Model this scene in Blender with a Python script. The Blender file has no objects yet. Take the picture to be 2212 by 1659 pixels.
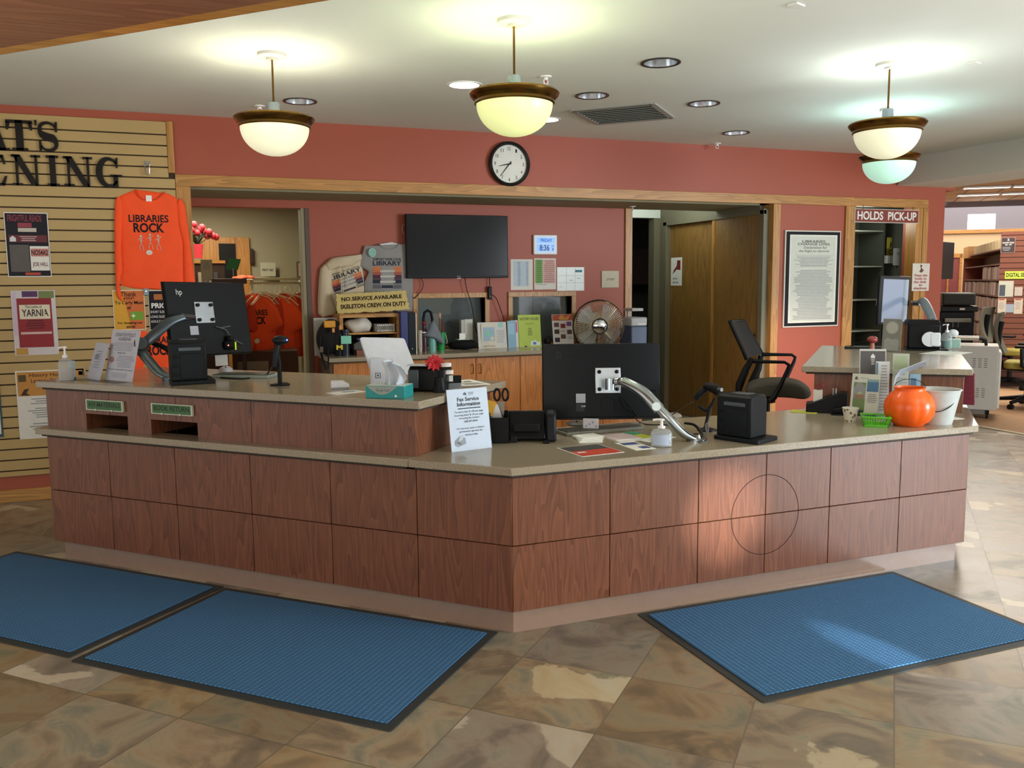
import bpy, bmesh, math, random
from mathutils import Vector, Matrix
random.seed(7)
S = bpy.context.scene
COL = S.collection
PI = math.pi
# ---------------------------------------------------------------- camera
TH, PIT, ROL, FPX = math.radians(21.25), 0.1167, -0.0089, 1871.34
CP = Vector((0, 0, 1.4996))
_f = Vector((math.sin(TH)*math.cos(PIT), math.cos(TH)*math.cos(PIT), -math.sin(PIT)))
_r0 = Vector((math.cos(TH), -math.sin(TH), 0)); _u0 = _r0.cross(_f)
CR = _r0*math.cos(ROL) + _u0*math.sin(ROL); CU = -_r0*math.sin(ROL) + _u0*math.cos(ROL); CF = _f
cd = bpy.data.cameras.new('camera'); cam = bpy.data.objects.new('camera', cd); COL.objects.link(cam)
cd.sensor_width = 36; cd.lens = FPX*36/2212; cd.clip_start = .05; cd.clip_end = 100
m = Matrix.Identity(4)
for i in range(3):
    m[i][0], m[i][1], m[i][2], m[i][3] = CR[i], CU[i], -CF[i], CP[i]
cam.matrix_world = m
S.camera = cam
# ---------------------------------------------------------------- view, world, big lights
S.view_settings.view_transform = 'Standard'; S.view_settings.look = 'None'
S.view_settings.exposure = 0.78; S.view_settings.gamma = 1
wd = bpy.data.worlds.new('world'); S.world = wd; wd.use_nodes = True
wd.node_tree.nodes['Background'].inputs[0].default_value = (.90, .90, .88, 1)
wd.node_tree.nodes['Background'].inputs[1].default_value = .80
def light(name, kind, loc, energy, col=(1, 1, 1), size=.1, aim=None, size_y=None, spot=None, blend=.5):
    l = bpy.data.lights.new(name, kind); l.energy = energy; l.color = col
    if kind == 'AREA':
        l.size = size
        if size_y: l.shape = 'RECTANGLE'; l.size_y = size_y
    else: l.shadow_soft_size = size
    if kind == 'SPOT': l.spot_size = spot; l.spot_blend = blend
    o = bpy.data.objects.new(name, l); COL.objects.link(o); o.location = loc
    if aim is not None: o.rotation_euler = (Vector(aim)-Vector(loc)).to_track_quat('-Z', 'Y').to_euler()
    return o
light('entrance_daylight', 'AREA', (8.3, -1.8, 1.5), 300, (.84, .92, 1), 3.0, (2.9, 3.4, .4), 2.0)
light('entrance_daylight', 'AREA', (-3.5, -1.5, 1.6), 22, (1, .94, .86), 2.6, (0, 4.5, .6), 1.8)
light('sun_streak', 'SPOT', (3.55, -3.6, 1.75), 2400, (.95, .97, 1), .02, (2.36, 3.3, .42), spot=math.radians(4.6), blend=1)
light('sun_streak', 'SPOT', (3.1, -2.2, 1.5), 1500, (.9, .96, 1), .02, (2.58, 2.60, 0), spot=math.radians(2.8), blend=.8)
light('library_light', 'AREA', (10.2, 8.2, 2.9), 150, (1, .92, .82), 3, (10.2, 8.21, 0), 3)
light('library_light', 'AREA', (15.5, 13.0, 2.9), 260, (1, .93, .84), 6, (15.5, 13.01, 0), 5)
light('shop_light', 'AREA', (.3, 9.4, 2.4), 26, (1, .90, .72), .8, (.3, 9.41, 0))
light('recess_light', 'POINT', (4.7, 8.0, 2.45), 8, (.9, 1, .95), .15)
light('poster_floor_light', 'SPOT', (4.9, 5.6, 1.3), 45, (1, .80, .70), .1, (5.75, 6.8, .35), spot=math.radians(80), blend=1)
light('bay_light', 'POINT', (6.75, 7.2, 2.1), 4, (.95, 1, .92), .1)
light('office_light', 'POINT', (2.6, 8.8, 2.1), 6, (.95, 1, .95), .2)
for _x, _y in ((-2.2, 2.4), (1.4, .2), (4.6, .8), (-1.0, -1.6)): light('fill_uplight', 'AREA', (_x, _y, 1.25), 56, (1, .98, .93), 1.4, (_x, _y+.001, 3))  # unseen upward area lamps, added to brighten and even out the ceiling
# ---------------------------------------------------------------- unprojection and frames
def ray(x, y): return CF + CR*((x-1106)/FPX) - CU*((y-829.5)/FPX)
def AZ(x, y, z=0):
    d = ray(x, y); return CP + d*((z-CP.z)/d.z)
def AY(x, y, Y):
    d = ray(x, y); return CP + d*(Y/d.y)
def AX(x, y, X):
    d = ray(x, y); return CP + d*(X/d.x)
def OP(x, y, P, n):
    n = Vector((n[0], n[1], 0)); d = ray(x, y); P = Vector((P[0], P[1], 0))
    return CP + d*(((P-CP).dot(n))/d.dot(n))
def PR(P):
    d = Vector(P)-CP; z = d.dot(CF); return (1106+FPX*d.dot(CR)/z, 829.5-FPX*d.dot(CU)/z)
def dep(P): return (Vector(P)-CP).dot(CF)
def ppm(P): return FPX/dep(P)
def up(P, ytop):                                   # height above P that reaches image row ytop
    lo, hi = 0, 5
    for _ in range(40):
        mid = (lo+hi)/2
        if PR(P+Vector((0, 0, mid)))[1] > ytop: lo = mid
        else: hi = mid
    return lo
def MX(P, x, y, z=None):
    x = Vector(x).normalized(); y = Vector(y).normalized()
    z = x.cross(y) if z is None else Vector(z)
    m = Matrix.Identity(4)
    for i in range(3): m[i][0], m[i][1], m[i][2], m[i][3] = x[i], y[i], z[i], P[i]
    return m
def MF(P, off=0):                                   # upright frame, local -y towards the camera
    a = math.atan2(P[0], P[1]); return Matrix.Translation(Vector(P)) @ Matrix.Rotation(-a+off, 4, 'Z')
def MA(P, ang=0): return Matrix.Translation(Vector(P)) @ Matrix.Rotation(math.radians(ang), 4, 'Z')
# ---------------------------------------------------------------- materials
def lin(c):
    if isinstance(c, str): c = tuple(int(c[i:i+2], 16) for i in (0, 2, 4))
    r = []
    for v in c[:3]:
        v /= 255; r.append(v/12.92 if v <= .04045 else ((v+.055)/1.055)**2.4)
    return (*r, 1)
_mc = {}
def nt(name):
    mt = bpy.data.materials.new(name); mt.use_nodes = True
    return mt, mt.node_tree, mt.node_tree.nodes['Principled BSDF']
def M(c, rough=.55, metal=0, var=.08, scale=25, bump=0, emit=0, trans=0, alpha=1, coat=0, ior=1.45, name=None):
    key = (str(c), rough, metal, var, scale, bump, emit, trans, alpha, coat)
    if key in _mc: return _mc[key]
    mt, t, b = nt(name or 'mat_%s' % (c if isinstance(c, str) else 'c')); L = lin(c)
    tc = t.nodes.new('ShaderNodeTexCoord'); nz = t.nodes.new('ShaderNodeTexNoise')
    nz.inputs['Scale'].default_value = scale; nz.inputs['Detail'].default_value = 4
    t.links.new(tc.outputs['Object'], nz.inputs['Vector'])
    mx = t.nodes.new('ShaderNodeMix'); mx.data_type = 'RGBA'
    mx.inputs['A'].default_value = (*[v*(1-var) for v in L[:3]], 1)
    mx.inputs['B'].default_value = (*[min(1, v*(1+var)) for v in L[:3]], 1)
    t.links.new(nz.outputs['Fac'], mx.inputs['Factor']); t.links.new(mx.outputs['Result'], b.inputs['Base Color'])
    b.inputs['Roughness'].default_value = rough; b.inputs['Metallic'].default_value = metal
    b.inputs['IOR'].default_value = ior
    if max(L[:3]) < .02 and not metal: b.inputs['Specular IOR Level'].default_value = .22
    if emit:
        t.links.new(mx.outputs['Result'], b.inputs['Emission Color']); b.inputs['Emission Strength'].default_value = emit
    if trans: b.inputs['Transmission Weight'].default_value = trans
    if alpha < 1: b.inputs['Alpha'].default_value = alpha
    if coat: b.inputs['Coat Weight'].default_value = coat; b.inputs['Coat Roughness'].default_value = .15
    if bump:
        bp = t.nodes.new('ShaderNodeBump'); bp.inputs['Strength'].default_value = bump; bp.inputs['Distance'].default_value = .002
        t.links.new(nz.outputs['Fac'], bp.inputs['Height']); t.links.new(bp.outputs['Normal'], b.inputs['Normal'])
    _mc[key] = mt; return mt
def N(t, kind, **k):
    n = t.nodes.new(kind)
    for a, v in k.items():
        if a.startswith('i_'):
            n.inputs[a[2:].replace('_', ' ')].default_value = v
        else: setattr(n, a, v)
    return n
def math_(t, op, a, b=None):
    n = N(t, 'ShaderNodeMath', operation=op)
    for i, v in enumerate((a, b)):
        if v is None: continue
        if hasattr(v, 'links'): t.links.new(v, n.inputs[i])
        else: n.inputs[i].default_value = v
    return n.outputs[0]
def ramp(t, fac, stops):
    n = N(t, 'ShaderNodeValToRGB'); e = n.color_ramp.elements
    while len(e) < len(stops): e.new(.5)
    for i, (p, c) in enumerate(stops): e[i].position = p; e[i].color = lin(c)
    t.links.new(fac, n.inputs[0]); return n.outputs[0]
def wood(name, dark, mid, light_, axis='z', rough=.4, sc=1.0, coat=0):
    mt, t, b = nt(name)
    tc = N(t, 'ShaderNodeTexCoord'); oi = N(t, 'ShaderNodeObjectInfo')
    add = N(t, 'ShaderNodeVectorMath', operation='ADD'); t.links.new(tc.outputs['Object'], add.inputs[0])
    sc_ = N(t, 'ShaderNodeVectorMath', operation='SCALE'); sc_.inputs[0].default_value = (7.3, 5.1, 9.7)
    t.links.new(oi.outputs['Random'], sc_.inputs['Scale']); t.links.new(sc_.outputs[0], add.inputs[1])
    mp = N(t, 'ShaderNodeMapping')
    s = [14*sc]*3; s['xyz'.index(axis)] = .9*sc
    mp.inputs['Scale'].default_value = s; t.links.new(add.outputs[0], mp.inputs[0])
    n1 = N(t, 'ShaderNodeTexNoise', i_Scale=.55, i_Detail=2.0, i_Distortion=.6); t.links.new(mp.outputs[0], n1.inputs['Vector'])
    rings = math_(t, 'FRACT', math_(t, 'MULTIPLY', n1.outputs['Fac'], 14.0))
    n2 = N(t, 'ShaderNodeTexNoise', i_Scale=9.0, i_Detail=6.0); t.links.new(mp.outputs[0], n2.inputs['Vector'])
    f = math_(t, 'ADD', math_(t, 'MULTIPLY', rings, .45), math_(t, 'MULTIPLY', n2.outputs['Fac'], .55))
    col = ramp(t, f, [(.18, dark), (.5, mid), (.85, light_)])
    t.links.new(col, b.inputs['Base Color']); b.inputs['Roughness'].default_value = rough
    if coat: b.inputs['Coat Weight'].default_value = coat; b.inputs['Coat Roughness'].default_value = .2
    bp = N(t, 'ShaderNodeBump', i_Strength=.15, i_Distance=.001); t.links.new(f, bp.inputs['Height']); t.links.new(bp.outputs[0], b.inputs['Normal'])
    return mt
OAK = wood('golden_oak', '8c5f28', 'ab7838', 'be8c48', 'x')
OAKV = wood('golden_oak_upright', '8c5f28', 'ab7838', 'be8c48', 'z')
CAB = wood('cabinet_oak', 'a0602a', 'c27a3a', 'd08c48', 'z', .4)
DOORW = wood('closet_door_wood', '6c4e26', '84622f', '906c38', 'z', .45)
CHERRY = wood('stained_oak_veneer', '5c3422', '72442c', '825036', 'z', .36, 1.3, .15)
def laminate():
    mt, t, b = nt('speckled_laminate'); tc = N(t, 'ShaderNodeTexCoord')
    n = N(t, 'ShaderNodeTexNoise', i_Scale=260.0, i_Detail=3.0); t.links.new(tc.outputs['Object'], n.inputs['Vector'])
    c = ramp(t, n.outputs['Fac'], [(.3, '7c7260'), (.5, '988c76'), (.72, 'b2a690')])
    t.links.new(c, b.inputs['Base Color']); b.inputs['Roughness'].default_value = .17
    return mt
LAM = laminate()
def tiles():
    mt, t, b = nt('slate_look_tile'); tc = N(t, 'ShaderNodeTexCoord')
    mp = N(t, 'ShaderNodeMapping', vector_type='TEXTURE'); mp.inputs['Rotation'].default_value = (0, 0, -PI/4); mp.inputs['Scale'].default_value = (.457,)*3
    t.links.new(tc.outputs['Object'], mp.inputs[0])
    off = N(t, 'ShaderNodeVectorMath', operation='ADD'); off.inputs[1].default_value = (43.8775, 35.2885, 0); t.links.new(mp.outputs[0], off.inputs[0])
    fr = N(t, 'ShaderNodeVectorMath', operation='FRACTION'); fl = N(t, 'ShaderNodeVectorMath', operation='FLOOR')
    t.links.new(off.outputs[0], fr.inputs[0]); t.links.new(off.outputs[0], fl.inputs[0])
    sp = N(t, 'ShaderNodeSeparateXYZ'); t.links.new(fr.outputs[0], sp.inputs[0])
    def edge(o): return math_(t, 'MINIMUM', o, math_(t, 'SUBTRACT', 1.0, o))
    e = math_(t, 'MINIMUM', edge(sp.outputs[0]), edge(sp.outputs[1]))
    g = math_(t, 'LESS_THAN', e, .0055)
    wn = N(t, 'ShaderNodeTexWhiteNoise', noise_dimensions='3D'); t.links.new(fl.outputs[0], wn.inputs['Vector'])
    so = N(t, 'ShaderNodeVectorMath', operation='SCALE'); t.links.new(wn.outputs['Color'], so.inputs[0]); so.inputs['Scale'].default_value = 31
    pv = N(t, 'ShaderNodeVectorMath', operation='ADD'); t.links.new(off.outputs[0], pv.inputs[0]); t.links.new(so.outputs[0], pv.inputs[1])
    n1 = N(t, 'ShaderNodeTexNoise', i_Scale=1.5, i_Detail=9.0, i_Roughness=.58, i_Distortion=1.1); t.links.new(pv.outputs[0], n1.inputs['Vector'])
    n2 = N(t, 'ShaderNodeTexNoise', i_Scale=.75, i_Detail=6.0, i_Roughness=.5, i_Distortion=.6); t.links.new(so.outputs[0], n2.inputs['Vector'])
    pv2 = N(t, 'ShaderNodeVectorMath', operation='ADD'); t.links.new(pv.outputs[0], pv2.inputs[0]); pv2.inputs[1].default_value = (9, 4, 2)
    t.links.new(pv2.outputs[0], n2.inputs['Vector'])
    base = ramp(t, n1.outputs['Fac'], [(.30, '5f5444'), (.42, '76664f'), (.49, '8c7658'), (.54, '8f8064'), (.60, '7f7861'), (.68, '6c6a5a')])
    blot = ramp(t, n2.outputs['Fac'], [(0, '000000'), (.572, '000000'), (.585, 'ffffff')])
    bcol = ramp(t, n1.outputs['Fac'], [(.3, 'b29a6a'), (.5, 'b8a884'), (.7, 'bcb49c')])
    bl = math_(t, 'MULTIPLY', blot, math_(t, 'GREATER_THAN', wn.outputs['Value'], .35))
    mx = N(t, 'ShaderNodeMix', data_type='RGBA'); t.links.new(math_(t, 'MULTIPLY', bl, .8), mx.inputs['Factor']); t.links.new(base, mx.inputs['A']); t.links.new(bcol, mx.inputs['B'])
    # per-tile tone
    hs = N(t, 'ShaderNodeHueSaturation'); sp2 = N(t, 'ShaderNodeSeparateColor'); t.links.new(wn.outputs['Color'], sp2.inputs[0])
    t.links.new(math_(t, 'ADD', .86, math_(t, 'MULTIPLY', sp2.outputs[0], .30)), hs.inputs['Value'])
    t.links.new(math_(t, 'ADD', .62, math_(t, 'MULTIPLY', sp2.outputs[1], .42)), hs.inputs['Saturation'])
    t.links.new(mx.outputs['Result'], hs.inputs['Color'])
    m2 = N(t, 'ShaderNodeMix', data_type='RGBA'); t.links.new(g, m2.inputs['Factor']); t.links.new(hs.outputs[0], m2.inputs['A']); m2.inputs['B'].default_value = lin('6a6050')
    t.links.new(m2.outputs['Result'], b.inputs['Base Color'])
    t.links.new(math_(t, 'ADD', .22, math_(t, 'MULTIPLY', n1.outputs['Fac'], .22)), b.inputs['Roughness'])
    bp = N(t, 'ShaderNodeBump', i_Strength=.35, i_Distance=.003)
    t.links.new(math_(t, 'SUBTRACT', math_(t, 'MULTIPLY', n1.outputs['Fac'], .6), g), bp.inputs['Height']); t.links.new(bp.outputs[0], b.inputs['Normal'])
    return mt
TILE = tiles()
def carpet(name, a, b_, s=300.):
    mt, t, b = nt(name); tc = N(t, 'ShaderNodeTexCoord')
    n = N(t, 'ShaderNodeTexNoise', i_Scale=s, i_Detail=2.0); t.links.new(tc.outputs['Object'], n.inputs['Vector'])
    t.links.new(ramp(t, n.outputs['Fac'], [(.3, a), (.7, b_)]), b.inputs['Base Color']); b.inputs['Roughness'].default_value = .95
    bp = N(t, 'ShaderNodeBump', i_Strength=.5, i_Distance=.003); t.links.new(n.outputs['Fac'], bp.inputs['Height']); t.links.new(bp.outputs[0], b.inputs['Normal'])
    return mt
CARPET = carpet('tan_carpet', '8a6a4a', 'a4835f')
RED = M('9c4b33', .5, var=.05, scale=2.5, bump=.05, name='brick_red_paint')
WHITEP = M('d6dad2', .85, var=.02, scale=3, name='ceiling_paint')
BEIGE = M('8d8668', .7, var=.04, scale=3, name='beige_paint')
GREYB = M('6f6a56', .6, var=.04, name='taupe_paint')
BLK = M('0e0f11', .45); DGR = M('2c3034', .45); WHT = M('dcdcd8', .4); PAPER = M('e4e4de', .7, var=.02)
CHROME = M('c8ccd0', .14, 1); BRASS = M('7a5b2c', .22, 1); STEEL = M('9a9ea2', .3, 1); ACR = M('e8f0f2', .05, trans=.0, alpha=.05, name='clear_acrylic'); GLASS = M('cfe0e0', .03, alpha=.07, name='window_glass')
INK = M('16161a', .6); REDW = M('6a1f22', .5); ORANGE = M('f4501a', .75, var=.1, scale=12, bump=.15, name='orange_cotton')
# ---------------------------------------------------------------- mesh builder
class MB:
    def __init__(s): s.v, s.f, s.mi, s.mats, s.T = [], [], [], [], None
    def add(s, vs, fs, mat):
        if mat not in s.mats: s.mats.append(mat)
        k, n = s.mats.index(mat), len(s.v)
        s.v += [tuple(s.T @ Vector(p)) if s.T else tuple(p) for p in vs]
        for f in fs: s.f.append(tuple(i+n for i in f)); s.mi.append(k)
        return s
    def box(s, a, b, mat):
        (x0, y0, z0), (x1, y1, z1) = a, b
        return s.add([(x0, y0, z0), (x1, y0, z0), (x1, y1, z0), (x0, y1, z0), (x0, y0, z1), (x1, y0, z1), (x1, y1, z1), (x0, y1, z1)],
                     [(0, 3, 2, 1), (4, 5, 6, 7), (0, 1, 5, 4), (1, 2, 6, 5), (2, 3, 7, 6), (3, 0, 4, 7)], mat)
    def cbox(s, c, d, mat, rot=None):
        h = [v/2 for v in d]; T0 = s.T
        R = Matrix.Translation(Vector(c)) @ (rot if rot is not None else Matrix.Identity(4))
        s.T = (T0 @ R) if T0 else R
        s.box([-v for v in h], h, mat); s.T = T0; return s
    def prism(s, pts, z0, z1, mat, ax='z'):
        n = len(pts)
        def q(p, z): return {'z': (p[0], p[1], z), 'y': (p[0], z, p[1]), 'x': (z, p[0], p[1])}[ax]
        vs = [q(p, z0) for p in pts]+[q(p, z1) for p in pts]
        fs = [tuple(range(n))[::-1], tuple(range(n, 2*n))]+[(i, (i+1) % n, n+(i+1) % n, n+i) for i in range(n)]
        return s.add(vs, fs, mat)
    def ring(s, c, r, z, n, sq=1): return [(c[0]+r*math.cos(2*PI*i/n), c[1]+r*sq*math.sin(2*PI*i/n), z) for i in range(n)]
    def lathe(s, prof, mat, n=32, c=(0, 0), sq=1, cap=True):
        vs = []; fs = []
        for r, z in prof: vs += s.ring(c, max(r, 1e-5), z, n, sq)
        for k in range(len(prof)-1):
            for i in range(n): fs.append((k*n+i, k*n+(i+1) % n, (k+1)*n+(i+1) % n, (k+1)*n+i))
        if cap: fs += [tuple(range(n))[::-1], tuple(range((len(prof)-1)*n, len(prof)*n))]
        return s.add(vs, fs, mat)
    def tube(s, pts, r, mat, n=8, close=False, sx=1):
        pts = [Vector(p) for p in pts]; L = len(pts); vs = []; fs = []; nrm = None
        rr = r if isinstance(r, (list, tuple)) else [r]*L
        for k in range(L):
            if close: d = pts[(k+1) % L]-pts[k-1]
            else: d = pts[min(k+1, L-1)]-pts[max(k-1, 0)]
            d = d.normalized() if d.length > 1e-9 else Vector((0, 0, 1))
            if nrm is None: nrm = d.orthogonal().normalized()
            else:
                nrm = nrm-d*nrm.dot(d); nrm = nrm.normalized() if nrm.length > 1e-6 else d.orthogonal().normalized()
            b = d.cross(nrm)
            vs += [pts[k]+nrm*(rr[k]*math.cos(2*PI*i/n))+b*(rr[k]*sx*math.sin(2*PI*i/n)) for i in range(n)]
        K = L if close else L-1
        for k in range(K):
            for i in range(n):
                a, c2 = k*n, ((k+1) % L)*n; fs.append((a+i, a+(i+1) % n, c2+(i+1) % n, c2+i))
        if not close: fs += [tuple(range(n))[::-1], tuple(range((L-1)*n, L*n))]
        return s.add(vs, fs, mat)
    def cyl(s, a, b, r, mat, n=16, r2=None): return s.tube([a, b], [r, r if r2 is None else r2], mat, n)
    def ball(s, c, r, mat, n=16, m=10, sc=(1, 1, 1)):
        vs = []; fs = []
        for k in range(m+1):
            a = -PI/2+PI*k/m
            for i in range(n):
                t = 2*PI*i/n; vs.append((c[0]+r*sc[0]*math.cos(a)*math.cos(t), c[1]+r*sc[1]*math.cos(a)*math.sin(t), c[2]+r*sc[2]*math.sin(a)))
        for k in range(m):
            for i in range(n): fs.append((k*n+i, k*n+(i+1) % n, (k+1)*n+(i+1) % n, (k+1)*n+i))
        return s.add(vs, fs, mat)
    def loft(s, rows, mat, closed=True, cap=True):     # rows of equal-length point lists
        n = len(rows[0]); vs = [p for r in rows for p in r]; fs = []
        for k in range(len(rows)-1):
            for i in range(n if closed else n-1): fs.append((k*n+i, k*n+(i+1) % n, (k+1)*n+(i+1) % n, (k+1)*n+i))
        if cap and closed: fs += [tuple(range(n))[::-1], tuple(range((len(rows)-1)*n, len(rows)*n))]
        return s.add(vs, fs, mat)
    def text(s, txt, x0, y0, x1, y1, z, mat, bold=0, ext=0, keep=False, rot=0):
        c = bpy.data.curves.new('t', 'FONT'); c.body = txt; c.align_x = 'CENTER'; c.offset = bold; c.extrude = ext; c.resolution_u = 3
        c.space_line = .95
        o = bpy.data.objects.new('t', c); COL.objects.link(o)
        dg = bpy.context.evaluated_depsgraph_get(); me = bpy.data.meshes.new_from_object(o.evaluated_get(dg))
        vs = [v.co.copy() for v in me.vertices]; fs = [tuple(p.vertices) for p in me.polygons]
        bpy.data.objects.remove(o); bpy.data.curves.remove(c); bpy.data.meshes.remove(me)
        if not vs: return s
        ax, bx = min(v.x for v in vs), max(v.x for v in vs); ay, by = min(v.y for v in vs), max(v.y for v in vs)
        kx, ky = (x1-x0)/max(bx-ax, 1e-6), (y1-y0)/max(by-ay, 1e-6)
        if keep: kx = ky = min(kx, ky)
        mx, my = (x0+x1)/2, (y0+y1)/2
        out = []
        for v in vs:
            X, Y = (v.x-(ax+bx)/2)*kx, (v.y-(ay+by)/2)*ky
            if rot: X, Y = X*math.cos(rot)-Y*math.sin(rot), X*math.sin(rot)+Y*math.cos(rot)
            out.append((mx+X, my+Y, z+v.z*(1 if ext else 0)))
        return s.add(out, fs, mat)
    def build(s, name, parent=None, mtx=None, bev=0, smooth=True, ang=38, sub=0, seg=2):
        me = bpy.data.meshes.new(name); me.from_pydata(s.v, [], s.f)
        for mt in s.mats: me.materials.append(mt)
        for p, k in zip(me.polygons, s.mi): p.material_index = k; p.use_smooth = smooth
        me.validate()
        if smooth: me.set_sharp_from_angle(angle=math.radians(ang))
        o = bpy.data.objects.new(name, me); COL.objects.link(o)
        if parent: o.parent = parent
        if mtx is not None: o.matrix_local = mtx
        if bev:
            b = o.modifiers.new('b', 'BEVEL'); b.width = bev; b.segments = seg; b.limit_method = 'ANGLE'; b.angle_limit = math.radians(40)
        if sub:
            b = o.modifiers.new('s', 'SUBSURF'); b.levels = sub; b.render_levels = sub
        return o
def tag(o, label, cat, group=None):
    o['label'] = label; o['category'] = cat
    if group: o['group'] = group
    return o
def thing(name, label, cat, mtx, group=None):
    o = bpy.data.objects.new(name, None); COL.objects.link(o); o.empty_display_size = .05
    o.matrix_world = mtx if isinstance(mtx, Matrix) else Matrix.Translation(Vector(mtx))
    return tag(o, label, cat, group)
def struct(name, mb, **k):
    o = mb.build(name, **k); o['kind'] = 'structure'; return o
def clone(root, mtx, label, group=None, keep=None):
    def cp(o, par):
        c = o.copy(); COL.objects.link(c)
        if par: c.parent = par
        for ch in list(o.children): cp(ch, c)
        return c
    r = cp(root, None); r.matrix_world = mtx; r['label'] = label
    if group: r['group'] = group
    return r
_lm = [M('3a3a3e', .7), M('8a8a8c', .7), M('b0b0b2', .7)]
def sheet(name, label, cat, mtx, w, h, bg=None, items=(), group=None, th=.001, bev=0, part='printed_text', parent=None):
    """a printed sheet: local x right, y up, z towards the reader; items in fractions of width and height"""
    b = MB().box((0, 0, -th), (w, h, 0), bg or PAPER)
    o = b.build(name, parent=parent, mtx=mtx, bev=bev, smooth=False)
    if not parent: tag(o, label, cat, group)
    q = MB(); z = .0004
    for it in items:
        k, x0, y0, x1, y1 = it[:5]; a0, b0, a1, b1 = x0*w, y0*h, x1*w, y1*h
        if k == 'r': q.add([(a0, b0, z), (a1, b0, z), (a1, b1, z), (a0, b1, z)], [(0, 1, 2, 3)], it[5])
        elif k == 't': q.text(it[5], a0, b0, a1, b1, z, it[6] if len(it) > 6 else INK, bold=it[7] if len(it) > 7 else .01)
        elif k == 'l':
            n = it[5]; mt = it[6] if len(it) > 6 else _lm[1]; st = (b1-b0)/n
            for i in range(n):
                c = (a0+a1)/2; hw = (a1-a0)/2*random.uniform(.62, 1); yy = b0+(i+.5)*st
                q.add([(c-hw, yy-st*.2, z), (c+hw, yy-st*.2, z), (c+hw, yy+st*.2, z), (c-hw, yy+st*.2, z)], [(0, 1, 2, 3)], mt)
        elif k == 'p': q.add([((x0+px*(x1-x0))*w, (y0+py*(y1-y0))*h, z) for px, py in it[6]], [tuple(range(len(it[6])))], it[5])
        z += .00025
    if q.v: q.build(part, parent=o, smooth=False)
    return o
def wallq(x0, y0, x1, y1, Y):                       # frame of a sheet hung on a wall y=Y from its corners in the view
    a = AY(x0, y0, Y); b = AY(x1, y1, Y); zt = (a.z, b.z)
    return MX(Vector((a.x, Y, b.z)), (1, 0, 0), (0, 0, 1)), b.x-a.x, a.z-b.z
def standq(xa, ya, xb, yb, ytop, z, tilt=.15):      # leaning sheet standing on a surface
    A = AZ(xa, ya, z); B = AZ(xb, yb, z); x = (B-A).normalized(); n = x.cross(Vector((0, 0, 1)))
    yv = Vector((0, 0, 1))*math.cos(tilt)-n*math.sin(tilt); w = (B-A).length
    lo, hi = 0, 2
    for _ in range(40):
        md = (lo+hi)/2
        if PR((A+B)/2+yv*md)[1] > ytop: lo = md
        else: hi = md
    return MX(A, x, yv), w, lo
def rrect(w, h, r, n=5, cx=0, cy=0):
    p = []
    for k, (sx, sy) in enumerate(((1, 1), (-1, 1), (-1, -1), (1, -1))):
        for i in range(n+1):
            a = PI/2*k+PI/2*i/n; p.append((cx+sx*(w/2-r)+r*math.cos(a), cy+sy*(h/2-r)+r*math.sin(a)))
    return p
# ================================================================ the room
YW, YR, ZC, ZH = 6.818, 7.60, 2.715, 2.205
XW = 7.443
mb = MB().box((-6, -6, -.05), (7.2, 13, 0), TILE)
struct('floor', MB().add([(-7, -7, 0), (24, -7, 0), (24, 24, 0), (-7, 24, 0)], [(0, 1, 2, 3)], TILE), smooth=False)
a, b2 = AZ(2112, 921.5), AZ(2212, 939)
dr = (b2-a).normalized(); nr = Vector((-dr.y, dr.x, 0))
if nr.y < 0: nr = -nr
# carpet of the library, past the metal transition strip
p0, p1 = a-dr*1.2, b2+dr*9
tag_ = MB().add([(p0.x, p0.y, .004), (p1.x, p1.y, .004), (p1.x+14*nr.x, p1.y+14*nr.y, .004), (24, 24, .004), (7.6, 24, .004)], [(0, 1, 2, 3, 4)], CARPET)
struct('floor_carpet', tag_, smooth=False)
struct('trim_1', MB().prism([(p0.x-nr.x*.03, p0.y-nr.y*.03), (p1.x-nr.x*.03, p1.y-nr.y*.03), (p1.x+nr.x*.03, p1.y+nr.y*.03), (p0.x+nr.x*.03, p0.y+nr.y*.03)], 0, .01, M('d8d4c0', .25, .6)), bev=.003)
# ceiling with round openings for the recessed downlights
DL = [(1.746, 5.257), (.859, 6.069), (2.611, 4.376), (2.635, 5.278), (3.482, 5.258), (4.417, 6.187), (2.69, 6.157)]
def ceiling_cells():
    mb = MB(); xs = [-7]; R = .1
    H = .42
    # a grid of cells; each downlight cell is a square with a round hole
    cells = [(x-.16, y-.16, x+.16, y+.16) for x, y in DL]
    X = sorted({-7, 7.0, *[c[0] for c in cells], *[c[2] for c in cells]}); Y = sorted({-7, YW, *[c[1] for c in cells], *[c[3] for c in cells]})
    for i in range(len(X)-1):
        for j in range(len(Y)-1):
            cx, cy = (X[i]+X[i+1])/2, (Y[j]+Y[j+1])/2
            if any(c[0] < cx < c[2] and c[1] < cy < c[3] for c in cells): continue
            mb.add([(X[i], Y[j], ZC), (X[i], Y[j+1], ZC), (X[i+1], Y[j+1], ZC), (X[i+1], Y[j], ZC)], [(0, 1, 2, 3)], WHITEP)
    for (x, y) in DL:
        n = 32; sq = []; ci = []
        for k in range(n):
            a = 2*PI*k/n; c, s_ = math.cos(a), math.sin(a); m_ = max(abs(c), abs(s_))
            sq.append((x+.16*c/m_, y+.16*s_/m_, ZC)); ci.append((x+R*c, y+R*s_, ZC))
        mb.add(sq+ci, [(k, (k+1) % n, n+(k+1) % n, n+k) for k in range(n)], WHITEP)
    return mb
struct('ceiling', ceiling_cells(), smooth=False)
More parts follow.
